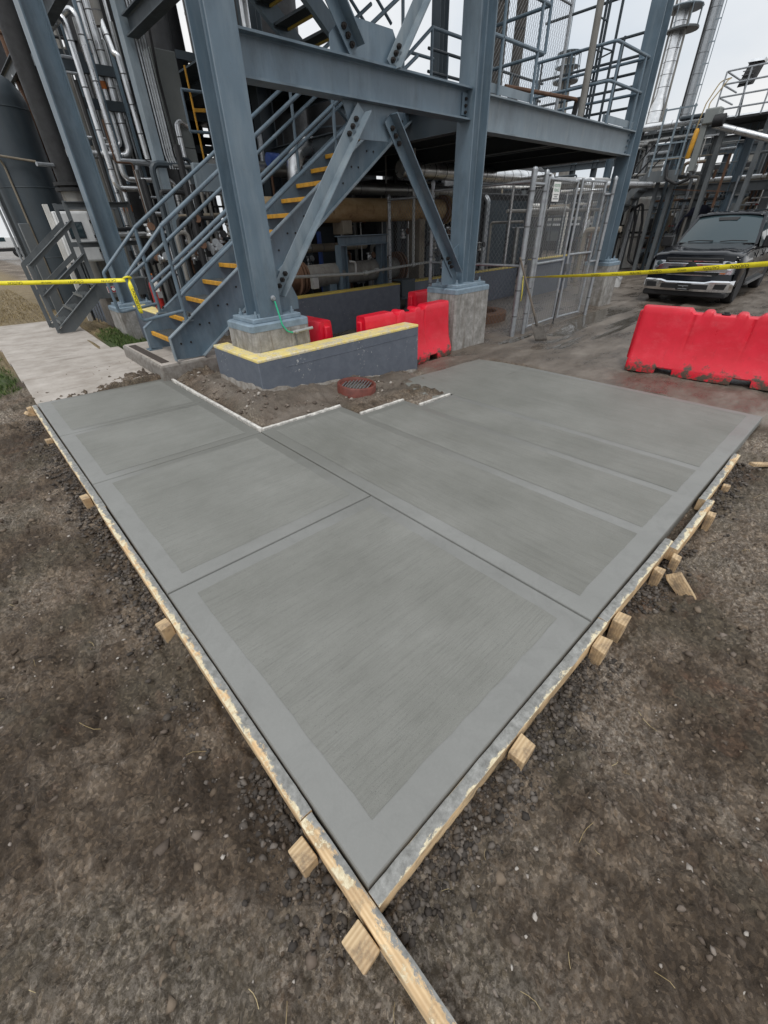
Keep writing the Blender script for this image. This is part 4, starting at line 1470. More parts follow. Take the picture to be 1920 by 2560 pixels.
# ================================================================ stairs
def make_main_stair():
    YR, YL = 6.12, 7.12
    z0, x0, rise, run = .44, 1.80, .2055, .3285
    n = 14
    t = thing('steel_stair', 'main blue grey stair with yellow tread nosings and pipe handrails', 'stair', (1.8, 6.6, .17))
    sl = rise / run
    def zline(x, off):
        return z0 + (x - x0) * sl + off
    xe = x0 + n * run
    # stringers: channel section; web plus top and bottom flange
    for y, s in ((YR, -1), (YL, 1)):
        foot = [(1.78, .185), (2.13, .185)]
        poly = [(1.72, .20), (1.98, .185), (2.12, .185), (xe + .25, zline(xe + .25, -.25)), (xe + .25, zline(xe + .25, .10)), (1.72, zline(1.72, .10))]
        mb = MB().prism(poly, (0, y, 0), (1, 0, 0), (0, 0, 1), (0, .012 * s, 0))
        st = mb.build('stringer', M['steel'], t)
        fl = MB()
        for off in (.10, -.25):
            xs = 1.72 if off > 0 else 2.12
            a, b = V(xs, y + s * .04, zline(xs, off) if off > 0 else .19), V(xe + .25, y + s * .04, zline(xe + .25, off))
            fl.bar(a, b, .085, .014)
        fl.bar((1.722, y + s * .04, .19), (1.722, y + s * .04, zline(1.72, .1)), .085, .012)
        fl.build('stringer_flange', M['steel_lt'] if s < 0 else M['steel'], st)
        if s < 0:
            for i in range(n):
                for dx in (.06, .20):
                    x = x0 + i * run + dx
                    h = MB()
                    h.lathe([(.014, 0), (.014, .006)], (x, y - .016, zline(x0 + i * run, -.045) ), (0, -1, 0), 8)
                    h.build('bolt_hole', M['bolt'], st)
    for i in range(n):
        x, z = x0 + i * run, z0 + i * rise
        tr = MB()
        tr.box(x + .03, x + .30, YR + .014, YR + .022, z - .05, z)
        tr.box(x + .03, x + .30, YL - .022, YL - .014, z - .05, z)
        for k in range(9):
            xx = x + .045 + k * .03
            tr.box(xx, xx + .006, YR + .022, YL - .022, z - .035, z - .002)
        for k in range(5):
            yy = YR + .15 + k * .18
            tr.box(x + .04, x + .29, yy, yy + .006, z - .014, z - .005)
        g = tr.build('tread', M['grate'], t)
        MB().box(x - .012, x + .026, YR + .014, YL - .014, z - .052, z + .004).build('nosing', M['yellow'], g, bev=.004)
    # rails
    for y, nm in ((YR - .02, 'near'), (YL + .02, 'far')):
        r = .025
        xs = [2.02 + k * 1.42 for k in range(4)]
        offs = [1.17, .76, .40]
        for x in xs:
            MB().cyl((x, y, zline(x, .08)), (x, y, zline(x, 1.17)), r, 12).build('post', M['steel'], t)
            fp = MB().box(x - .05, x + .09, y - .035, y + .035, zline(x, .085), zline(x, .10))
            fp.build('post_foot', M['steel_lt'], t)
            bb = MB()
            bolts(bb, [(x + .06, y, zline(x, .14))], (0, 0, 1), .018, .04)
            bb.build('bolt', M['bolt'], t)
        for o in offs:
            a, b = V(xs[0], y, zline(xs[0], o)), V(xe + .2, y, zline(xe + .2, o))
            MB().cyl(a, b, r, 12).build('handrail', M['steel'], t)
        # bottom return loop
        top = V(xs[0], y, zline(xs[0], 1.17))
        MB().tube(rpath([top, (1.44, y, 1.25), (1.46, y, .745), (xs[0], y, .80)], .05), .021, 10).build('return_loop', M['steel'], t)
        MB().tube(rpath([(xs[0] - .0, y, zline(xs[0], .76)), (1.72, y, 1.165)], .05), .021, 10).build('return_rail', M['steel'], t)
    # pad at the foot
    p = thing('concrete_step', 'weathered concrete step with brown anti slip strip under the main stair', 'step', (1.9, 6.9, 0))
    P = [(1.48, 6.06), (2.45, 6.03), (2.45, 7.9), (1.50, 7.95)]
    mb = MB().hexa([(a, b, -.15) for a, b in P], [(a, b, .165) for a, b in P])
    mb.build('block', M['wallfoot'], p, bev=.03, seg=3)
    mb = MB().hexa([(a + (.03 if a < 2 else -.03), b + (.03 if b < 7 else -.03), .1) for a, b in P], [(a + (.03 if a < 2 else -.03), b + (.03 if b < 7 else -.03), .170) for a, b in P])
    mb.build('worn_top', M['oldpave'], p, bev=.006)
    MB().box(1.55, 1.66, 6.2, 7.75, .165, .176).build('anti_slip_strip', M['strip'], p, bev=.002)
    MB().box(1.73, 1.83, 7.14, 7.2, .16, .47).build('foot_post', M['steel'], t)
    MB().box(1.68, 1.88, 7.1, 7.26, .171, .186).build('foot_plate', M['steel'], t)
make_main_stair()

def make_upper_stair():
    Y0, Y1 = 7.3, 8.25
    t = thing('steel_stair', 'upper stair flight seen from below with yellow nosings', 'stair', (7.0, 7.8, 3.3))
    n = 13
    run, rise = .30, .2055
    xs, zs = 7.2, 3.43
    def zl(x, off):
        return zs + (xs - x) * rise / run + off
    xe = xs - n * run
    for y, s in ((Y0, -1), (Y1, 1)):
        MB().prism([(xs + .1, zl(xs + .1, -.22)), (xs + .1, zl(xs + .1, .1)), (xe, zl(xe, .1)), (xe, zl(xe, -.22))], (0, y, 0), (1, 0, 0), (0, 0, 1), (0, .012 * s, 0)).build('stringer', M['steel'], t)
        MB().bar((xs + .1, y + s * .04, zl(xs + .1, -.22)), (xe, y + s * .04, zl(xe, -.22)), .085, .014).build('stringer_flange', M['steel'], t)
        MB().cyl((xs, y, zl(xs, 1.1)), (xe, y, zl(xe, 1.1)), .025, 8).build('handrail', M['steel'], t)
        MB().cyl((xs, y, zl(xs, .6)), (xe, y, zl(xe, .6)), .025, 8).build('handrail', M['steel'], t)
    for i in range(n):
        x, z = xs - i * run, zs + i * rise
        tr = MB()
        for k in range(8):
            tr.box(x - .26 + k * .03, x - .254 + k * .03, Y0 + .01, Y1 - .01, z - .035, z)
        tr.box(x - .27, x - .0, Y0 + .012, Y0 + .02, z - .06, z)
        tr.box(x - .27, x - .0, Y1 - .02, Y1 - .012, z - .06, z)
        g = tr.build('tread', M['steel_dk'], t)
        MB().box(x - .02, x + .02, Y0 + .014, Y1 - .014, z - .05, z + .004).build('nosing', M['yellow_dk'], g)
    # landing and its rails
    t = thing('stair_landing', 'landing platform at the head of the main stair', 'landing', (6.0, 7.2, 3.2))
    MB().box(6.75, 8.2, 6.0, 8.5, 3.28, 3.32).build('landing_plate', M['steel_dk'], t)
    for y in (6.12, 7.12):
        MB().tube(rpath([(6.25, y, 3.72), (6.95, y, 4.2), (8.1, y, 4.2)], .06), .025, 10).build('rail', M['steel'], t)
        MB().cyl((6.95, y, 3.2), (6.95, y, 4.2), .025, 8).build('post', M['steel'], t)
make_upper_stair()

def make_small_steps():
    YN, YF = 11.18, 12.1
    t = thing('steel_steps', 'small grey steel steps with flat bar railings and raised platform', 'steps', (1.5, 11.6, 0))
    m = M['steel_grey']
    for y, s in ((YN, -1), (YF, 1)):
        MB().prism([(1.10, -.01), (1.38, -.01), (2.10, .56), (2.10, .83), (1.10, .02 + .02)], (0, y, 0), (1, 0, 0), (0, 0, 1), (0, .012 * s, 0)).build('stringer', m, t)
        MB().bar((1.08, y + s * .03, .06), (2.1, y + s * .03, .835), .06, .012).build('stringer_flange', m, t)
        L = dict(up=(0, 1, 0))
        MB().bar((1.10, y + s * .02, 0), (1.10, y + s * .02, 1.22), .016, .075, (1, 0, 0)).build('post', m, t)
        MB().bar((2.08, y + s * .02, .55), (2.08, y + s * .02, 2.24), .016, .075, (1, 0, 0)).build('post', m, t)
        MB().bar((3.22, y + s * .02, .8), (3.22, y + s * .02, 2.24), .016, .075, (1, 0, 0)).build('post', m, t)
        for za, zb in ((1.20, 1.90), (.66, 1.34)):
            mb = MB().bar((1.09, y + s * .01, za), (2.08, y + s * .01, zb), .008, .085)
            mb.bar((1.09, y + s * .04, za + .04), (2.08, y + s * .04, zb + .04), .07, .008)
            mb.build('rail', m, t)
        for z in (2.22, 1.56):
            mb = MB().bar((2.07, y + s * .01, z - .04), (3.24, y + s * .01, z - .04), .008, .09)
            mb.bar((2.07, y + s * .05, z), (3.24, y + s * .05, z), .08, .008)
            mb.build('rail', m, t)
    for x, z in ((1.30, .20), (1.60, .42), (1.88, .64)):
        tr = MB()
        for k in range(7):
            tr.box(x - .10 + k * .035, x - .093 + k * .035, YN + .01, YF - .01, z - .03, z)
        tr.box(x - .115, x - .10, YN + .01, YF - .01, z - .05, z + .004)
        for k in range(4):
            tr.box(x - .1, x + .12, YN + .15 + k * .2, YN + .157 + k * .2, z - .012, z - .004)
        tr.build('tread', M['grate'], t)
    MB().box(2.09, 3.3, YN - .01, YF, .78, .83).build('platform_grating', M['grate'], t)
    MB().box(2.09, 3.35, YN - .022, YN - .012, .54, .86).build('platform_fascia', m, t)
    MB().box(2.2, 2.8, YN + .2, YF - .1, -.1, .53).build('platform_plinth', M['wallfoot'], t, bev=.02)
    s = thing('arrow_sign', 'red and white arrow sign on the side of the raised platform', 'sign', (2.58, YN - .03, .7))
    MB().box(2.27, 2.87, YN - .032, YN - .024, .635, .76).build('sign_plate', M['sign_w'], s)
    MB().box(2.28, 2.86, YN - .035, YN - .0325, .642, .753).build('red_field', M['sign_r'], s)
    MB().prism([(2.34, .70), (2.40, .745), (2.40, .72), (2.72, .72), (2.72, .68), (2.40, .68), (2.40, .655)], (0, YN - .038, 0), (1, 0, 0), (0, 0, 1), (0, .002, 0)).build('white_arrow', M['sign_w'], s)
    text_part('lettering', 'EYE WASH', .03, M['ink'], s, (2.57, YN - .0395, .70), (1, 0, 0), (0, 0, 1)) if False else None
    c = thing('control_panel', 'white control cabinet with dark window behind the small steps', 'cabinet', (2.3, 12.6, 1.2))
    MB().box(2.05, 2.72, 12.5, 12.85, 1.17, 2.12).build('enclosure', M['white'], c, bev=.015)
    MB().box(2.10, 2.69, 12.485, 12.499, 1.20, 2.09).build('door', M['white'], c, bev=.008)
    MB().box(2.22, 2.53, 12.474, 12.484, 1.62, 1.93).build('window_frame', M['steel_dk'], c, bev=.006)
    MB().box(2.25, 2.50, 12.468, 12.4735, 1.65, 1.90).build('window', M['glass'], c)
    MB().box(2.30, 2.38, 12.478, 12.484, 1.38, 1.46).build('warning_label', M['yellow'], c)
    for z in (1.35, 1.62, 1.9):
        MB().box(2.69, 2.71, 12.47, 12.5, z, z + .06).build('latch', M['dark'], c)
    MB().bar((2.0, 12.7, -.1), (2.0, 12.7, 2.25), .09, .09).build('mount_post', M['white_dirty'], c)
    MB().bar((2.1, 12.75, -.1), (2.1, 12.75, 1.2), .05, .05).build('mount_post', M['steel_grey'], c)
    MB().bar((2.6, 12.75, -.1), (2.6, 12.75, 1.2), .05, .05).build('mount_post', M['steel_grey'], c)
    for k in range(3):
        MB().cyl((2.15 + k * .06, 12.6, -.1), (2.15 + k * .06, 12.6, 1.18), .014, 6).build('cable_conduit', M['galv'], c)
make_small_steps()

def make_extinguisher():
    x, y, z = 2.66, 9.2, .46
    t = thing('fire_extinguisher', 'red fire extinguisher with white tag beside the main stair', 'extinguisher', (x, y, z))
    MB().lathe([(.07, 0), (.085, .015), (.09, .04), (.09, .40), (.08, .45), (.05, .485), (.03, .50), (.03, .53)], (x, y, z), n=24).build('cylinder', M['red'], t)
    MB().box(x - .02, x + .02, y - .03, y + .03, z + .53, z + .57).build('valve', M['galv'], t, bev=.005)
    MB().bar((x, y, z + .58), (x + .12, y - .06, z + .62), .02, .012).build('lever', M['black'], t)
    MB().bar((x, y, z + .56), (x + .11, y - .06, z + .555), .02, .012).build('handle', M['black'], t)
    MB().box(x - .015, x + .015, y - .035, y - .02, z + .575, z + .60).build('pin_seal', M['orange'], t)
    MB().tube(rpath([(x - .02, y, z + .55), (x - .12, y, z + .53), (x - .14, y - .02, z + .2), (x - .1, y - .03, z + .05)], .05), .012, 8).build('hose', M['black'], t)
    MB().box(x - .035, x + .045, y - .102, y - .098, z + .30, z + .47).build('paper_tag', M['sign_w'], t)
    MB().box(x - .01, x + .075, y - .099, y - .0935, z + .19, z + .30).build('label_plate', M['galv'], t)
    MB().bar((x + .0, y + .1, -.22), (x, y + .1, 1.1), .05, .05).build('bracket_post', M['steel_dk'], t)
make_extinguisher()
# ================================================================ red barriers
def barrier_mesh():
    """one water filled barrier, 1.9 m long along X, standing on z=0, front towards -Y; returns parts"""
    Lh = .95
    # cross-section half width at heights
    prof = [(.0, .225), (.10, .228), (.115, .222), (.20, .190), (.30, .150), (.45, .128), (.62, .115), (.76, .108), (.815, .10), (.84, .085)]
    xs = np.linspace(-Lh, Lh, 153)
    def topz(x):
        """lowered top with raised blocks, like the moulded lugs"""
        a = abs(x)
        lo = .79
        if a > .40:
            return .84
        if a > .33:
            t = (a - .33) / .07
            return lo + (.84 - lo) * t * t * (3 - 2 * t)
        if .115 < a < .245:
            q = (a - .18) / .065
            return lo + .045 * max(0, 1 - q ** 4)
        return lo
    rows = []
    for x in xs:
        tz = topz(x)
        endk = 1 - .10 * max(0, (abs(x) - .90) / .05) ** 2
        # vertical grooves
        g = 0
        for gx in (-.32, .32):
            g += .016 * math.exp(-((x - gx) / .014) ** 2)
        side = []
        for z, w in prof:
            zz = min(z, tz - (.84 - z) * .35 if z > .6 else z)
            ww = w * endk - (g if .30 < z < .80 else 0)
            side.append((ww, zz))
        row = [(x, -w, z) for w, z in side] + [(x, w, z) for w, z in reversed(side)]
        rows.append(row)
    return rows, xs
def make_barriers():
    G = 'red plastic barriers'
    rows, xs = barrier_mesh()
    m = len(rows[0])
    mb = MB()
    for r in rows:
        mb.v.extend(r)
    def notch(x):
        return .34 < abs(x) < .56
    n = len(rows)
    # lift the foot over the fork pockets
    for i, x in enumerate(xs):
        if notch(x):
            for j in (0, m - 1):
                p = mb.v[i * m + j]
                mb.v[i * m + j] = (p[0], p[1] * .985, .085)
    for i in range(n - 1):
        for j in range(m - 1):
            a = i * m + j
            mb.f.append((a, a + m, a + m + 1, a + 1))
        a = i * m
        mb.f.append((a, a + m - 1, a + 2 * m - 1, a + m))
    mb.f.append(tuple(range(0, m)))
    mb.f.append(tuple(range((n - 1) * m + m - 1, (n - 1) * m - 1, -1)))
    t = thing('traffic_barrier', 'red barrier', 'barrier', group=G)
    mb.build('shell', M['barrier'], t, ang=38)
    # interlock ends
    for s in (-1, 1):
        e = MB()
        e.prism([(-.06, .13), (.06, .13), (.045, .78), (-.045, .78)], (s * .945, 0, 0), (0, 1, 0), (0, 0, 1), (s * .05, 0, 0))
        e.build('interlock_rib', M['barrier'], t, bev=.02, seg=3)
    MB().lathe([(.05, 0), (.05, .014), (.02, .016), (.02, .022)], (0, 0, .792), n=16).build('fill_cap', M['black'], t)
    MB().bar((-.03, 0, .818), (.03, 0, .818), .012, .012).build('cap_grip', M['black'], t)
    spots = [((7.03, .93, -.175), R(-82.5), 'large red plastic barrier at right picture edge before the pickup'),
             ((4.86, 4.62, -.21), R(1.5), 'red plastic barrier between the low wall and the second column pier'),
             ((3.42, 5.72, -.22), R(90), 'red plastic barrier end showing beside the nearest pier'),
             ((7.20, 5.85, -.22), R(1), 'red plastic barrier half hidden behind the second column pier')]
    for i, (loc, rz, lab) in enumerate(spots):
        o = t if i == 0 else copy_tree(t)
        place(o, loc, rz)
        o['label'] = lab
make_barriers()

# ================================================================ shovel, bucket
def make_shovel():
    x, y, z = 7.5, 3.75, -.19
    t = thing('shovel', 'old square shovel with grey wooden handle leaning on the fence gate', 'shovel', (x, y, z))
    top = V(7.25, 4.20, 1.17)
    blade_top = V(7.48, 3.80, .12)
    d = (top - blade_top).normalized()
    MB().tube([blade_top - d * .02, top], [.02, .017], 10).build('handle', M['wood_h'], t)
    sx = V(.78, -.62, 0).normalized()
    a = blade_top
    b = V(x + .02, y - .08, z + .02)
    e = (b - a).normalized()
    nrm = sx.cross(e).normalized()
    rows = []
    for i in range(7):
        k = i / 6
        p = a + (b - a) * k
        rows.append([p + sx * w * (.115 if k > .05 else .09) + nrm * (.02 * (1 - w * w)) for w in (-1, -.5, 0, .5, 1)])
    MB().grid(rows).build('blade', M['shovel'], t, solid=.004)
    MB().tube([a - d * .02, a + d * .14], [.026, .021], 10).build('socket', M['shovel'], t)
make_shovel()
def make_bucket():
    x, y, z = 16.2, 5.9, -.22
    t = thing('bucket', 'small white plastic bucket beyond the far pier', 'bucket', (x, y, z))
    MB().lathe([(.14, 0), (.165, .34), (.18, .34), (.18, .37), (.15, .37), (.13, .03)], (x, y, z), n=20).build('pail', M['white'], t)
    MB().tube([(x - .18, y, z + .33), (x - .1, y - .16, z + .22), (x + .1, y - .16, z + .22), (x + .18, y, z + .33)], .006, 6).build('bail', M['galv'], t)
make_bucket()
# ================================================================ chain link enclosure
def chainlink(mb, o, u, W, z0, z1, p=.074, r=.0031, bend=.0):
    o, u = Vector(o), Vector(u).normalized()
    H = z1 - z0
    nrm = u.cross(Vector((0, 0, 1)))
    k = p * 1.1
    for s in (1, -1):
        c = -H
        while c < W + H:
            # line x = c + s*... : 45 degree-ish wires, x from c, rising
            a0, b0 = (c, 0.0), (c + H * .8, H)
            if s < 0:
                a0, b0 = (W - c, 0.0), (W - c - H * .8, H)
            # clip to 0..W
            (x0, y0), (x1, y1) = a0, b0
            if x0 > x1:
                (x0, y0), (x1, y1) = (x1, y1), (x0, y0)
            if x1 > 0 and x0 < W and x1 > x0:
                t0 = max(0, (0 - x0) / (x1 - x0))
                t1 = min(1, (W - x0) / (x1 - x0))
                if t1 > t0 + .01:
                    P = o + u * (x0 + (x1 - x0) * t0) + Vector((0, 0, z0 + y0 + (y1 - y0) * t0)) + nrm * s * r
                    Q = o + u * (x0 + (x1 - x0) * t1) + Vector((0, 0, z0 + y0 + (y1 - y0) * t1)) + nrm * s * r
                    mb.tube([P, Q], r, 3, False)
            c += k
def make_fence():
    G = 'chain link fence pieces'
    Y = 4.42
    zg = -.24
    def post(label, x, y, z1=2.36, r=.038):
        t = thing('fence_post', label, 'fence post', (x, y, zg), 'galvanised fence posts')
        MB().cyl((x, y, zg), (x, y, z1), r, 16).build('tube', M['galv'], t)
        MB().lathe([(r + .004, -.03), (r + .004, .01), (r * .7, .035), (.002, .045)], (x, y, z1), n=16).build('cap', M['galv'], t)
        for z in (.15, .6, 1.1, 1.6, 2.1):
            MB().lathe([(r + .004, -.012), (r + .004, .012)], (x, y, z), n=16).build('tension_band', M['galv_dk'], t)
        return t
    post('thick corner fence post beside the shovel', 7.70, Y, 2.38, .048)
    post('slimmer fence post hinging the first gate', 8.10, Y)
    post('end fence post touching the far column', 10.82, Y - .03)
    post('rear fence post near the rusty exchanger', 7.70, 6.66)
    post('back corner fence post deep in the enclosure', 7.75, 8.0, 2.2)
    def panel(label, o, u, W, z0, z1, rails, gate=False, sign=False):
        t = thing('chain_link_gate' if gate else 'chain_link_fence', label, 'gate' if gate else 'fence', (o[0], o[1], zg), 'chain link gates' if gate else G)
        mb = MB()
        chainlink(mb, o, u, W, z0, z1)
        m = mb.build('chain_link', M['galv_dk'], t, smooth=False)
        m['kind'] = 'stuff'
        o, u = Vector(o), Vector(u).normalized()
        for z in rails:
            MB().cyl(o + V(0, 0, z), o + u * W + V(0, 0, z), .022, 10).build('rail', M['galv'], t)
        if gate:
            for k in (0, W):
                MB().cyl(o + u * k + V(0, 0, z0 - .02), o + u * k + V(0, 0, z1 + .03), .026, 12).build('stile', M['galv'], t)
        else:
            # wire ends standing above the top rail
            tw = MB()
            x = .03
            while x < W:
                p = o + u * x + V(0, 0, z1)
                tw.tube([p, p + u * .006 + V(0, 0, .05)], .0028, 3)
                x += .068
            tw.build('wire_ends', M['galv_dk'], t, smooth=False)
        return t
    panel('chain link panel running back beside the second column pier', (7.70, Y, 0), (0, 1, 0), 2.24, -.16, 2.26, (2.23, 1.0))
    panel('chain link panel filling the dark rear of the enclosure', (7.72, 6.66, 0), (0, 1, 0), 1.35, .60, 2.2, (2.15,))
    panel('narrow chain link strip between the corner post and gate post', (7.74, Y, 0), (1, 0, 0), .33, -.16, 2.2, (2.2,))
    g = panel('first chain link gate carrying the white fence sign', (8.22, Y + .01, 0), (.995, .06, 0), 1.22, -.12, 2.28, (2.28, 1.0, -.12), True)
    panel('second chain link gate nearer the far column', (9.58, Y + .06, 0), (1, -.04, 0), .95, -.12, 2.3, (2.3, 1.08, -.12), True)
    panel('short chain link strip beside the far column', (10.5, Y, 0), (1, 0, 0), .30, -.16, 2.1, (2.1, .9))
    h = thing('gate_latch', 'dark latch and drop rod between the two gates', 'latch', (9.5, Y, .8))
    MB().box(9.47, 9.58, Y - .01, Y + .06, .78, .93).build('latch_box', M['galv_dk'], h, bev=.01)
    MB().cyl((9.30, Y - .02, -.2), (9.36, Y - .0, .4), .012, 8).build('drop_rod', M['dark'], h)
    MB().lathe([(.045, 0), (.02, .04), (.012, .06)], (9.30, Y - .02, -.23), n=10).build('rod_foot', M['dark'], h)
    s = thing('fence_sign', 'small white sign with green lettering wired to the first gate', 'sign', (8.55, Y - .03, 2.1))
    x0 = 8.34
    MB().box(x0, x0 + .24, Y - .035, Y - .031, 1.96, 2.24).build('sign_plate', M['sign_w'], s)
    text_part('lettering', 'FOSTER', .062, M['sign_g'], s, (x0 + .12, Y - .0365, 2.185), (1, 0, 0), (0, 0, 1))
    text_part('lettering', 'FENCE', .062, M['sign_g'], s, (x0 + .12, Y - .0365, 2.12), (1, 0, 0), (0, 0, 1))
    for z, w in ((2.06, .17), (2.03, .10), (2.0, .19)):
        MB().box(x0 + .12 - w / 2, x0 + .12 + w / 2, Y - .037, Y - .0355, z - .008, z + .008).build('small_print', M['cabinet'], s)
    # upper chain link screen on the platform
    t = panel('chain link screen on the platform against the sky', (8.1, 6.4, 0), (1, 0, 0), 3.4, 3.22, 7.0, (5.3,))
    MB().cyl((8.1, 6.4, 3.2), (8.1, 6.4, 7.2), .035, 10).build('screen_post', M['galv'], t)
    MB().cyl((11.5, 6.4, 3.2), (11.5, 6.4, 7.2), .035, 10).build('screen_post', M['galv'], t)
    # rusty lid and pit in the enclosure
    t = thing('manhole', 'open rusty manhole rim behind the chain link', 'manhole', (8.6, 5.9, -.2))
    MB().lathe([(.62, -.02), (.62, .16), (.60, .18), (.40, .18), (.38, .16), (.38, 0)], (8.75, 6.0, -.2), n=28).build('rim', M['rust_dk'], t)
    MB().lathe([(.38, .05), (.38, .055)], (8.75, 6.0, -.2), n=20).build('pit', M['dark'], t)
make_fence()

# ================================================================ caution tape
def tape(name, label, pts, widths, words, flip=True):
    """ribbon along pts, width vector twisting; words laid on it"""
    t = thing(name, label, 'tape', pts[0])
    mb = MB()
    rows = []
    P = [Vector(p) for p in pts]
    n = len(P)
    frames = []
    for i, p in enumerate(P):
        d = (P[min(i + 1, n - 1)] - P[max(i - 1, 0)]).normalized()
        side = Vector((0, 0, 1)) - d * d.z
        side.normalize()
        nr = d.cross(side)
        a = widths[i]
        w = side * math.cos(a) + nr * math.sin(a)
        frames.append((d, w, d.cross(w)))
        rows.append([p - w * .024, p, p + w * .024])
    mb.grid(rows).build('ribbon', M['tape'], t, solid=.0006)
    L_ = [0]
    for i in range(1, n):
        L_.append(L_[-1] + (P[i] - P[i - 1]).length)
    for s, txt, size in words:
        i = max(k for k in range(n - 1) if L_[k] <= s)
        f = (s - L_[i]) / (L_[i + 1] - L_[i])
        p = P[i].lerp(P[i + 1], f)
        d, w, nn = frames[i]
        # face the camera side
        view = Vector((-.185, -.337, 1.69)) - p
        u, v = -d, -w
        if u.cross(v).dot(view) < 0:
            u = d
        if not flip:
            u, v = -u, -v
        off = u.cross(v).normalized() * .0012
        text_part('lettering', txt, size, M['ink'], t, p + off, u, v, ext=.0002)
    return t
def make_tapes():
    A, B = V(1.465, 6.10, 1.215), V(-1.6, 9.1, 1.31)
    pts = [A + (B - A) * k + V(0, 0, -.035 * math.sin(math.pi * k)) for k in np.linspace(0, 1, 25)]
    wd = [.55 - .5 * min(1, i / 3) + .12 * math.sin(i * .9) for i in range(25)]
    W = []
    s = .16
    for k in range(8):
        W += [(s + .1, 'CAUTION', .042), (s + .52, 'CUIDADO', .042), (s + .90, 'WHITE CAP', .024)]
        s += 1.2
    t = tape('caution_tape', 'yellow caution tape stretched left from the stair handrail', pts, wd, [w for w in W if w[0] < 4.2])
    tail = [V(1.455, 6.085, 1.23), V(1.45, 6.06, 1.15), V(1.46, 6.055, 1.0), V(1.47, 6.06, .88), V(1.475, 6.06, .84)]
    mb = MB()
    u = V(.83, -.55, 0).normalized()
    mb.grid([[p - u * w, p, p + u * w] for p, w in zip(tail, (.014, .026, .026, .025, .018))]).build('hanging_tail', M['tape'], t, solid=.0006)
    text_part('lettering', 'CUIDADO', .05, M['ink'], t, (1.462, 6.05, 1.01), (.0, .0, 1), (-.83, .55, 0), ext=.0002)
    kn = MB()
    kn.tube(rpath([(1.41, 6.10, 1.24), (1.45, 6.06, 1.255), (1.51, 6.09, 1.235), (1.46, 6.14, 1.22), (1.41, 6.1, 1.24)], .03), .011, 6)
    kn.build('knot', M['tape'], t)
    A, B = V(7.72, 4.36, .82), V(5.45, -.2, 1.385)
    pts = [A + (B - A) * k + V(0, 0, -.03 * math.sin(math.pi * k)) for k in np.linspace(0, 1, 31)]
    wd = [1.15 - 1.0 * min(1, max(0, (i - 3) / 9)) + .1 * math.sin(i * .8) for i in range(31)]
    W = []
    s = 1.9
    for k in range(5):
        W += [(s, 'CUIDADO', .042), (s + .38, 'WHITE CAP', .022), (s + .74, 'CAUTION', .042)]
        s += 1.05
    t = tape('caution_tape', 'yellow caution tape stretched from the fence across the pickup', pts, wd, [w for w in W if w[0] < 4.9])
    mb = MB()
    mb.grid([[p - V(.012, 0, 0), p + V(.012, 0, 0)] for p in (V(7.72, 4.36, .84), V(7.73, 4.35, .66), V(7.73, 4.34, .52), V(7.72, 4.34, .42))]).build('hanging_tail', M['tape'], t, solid=.0006)
make_tapes()
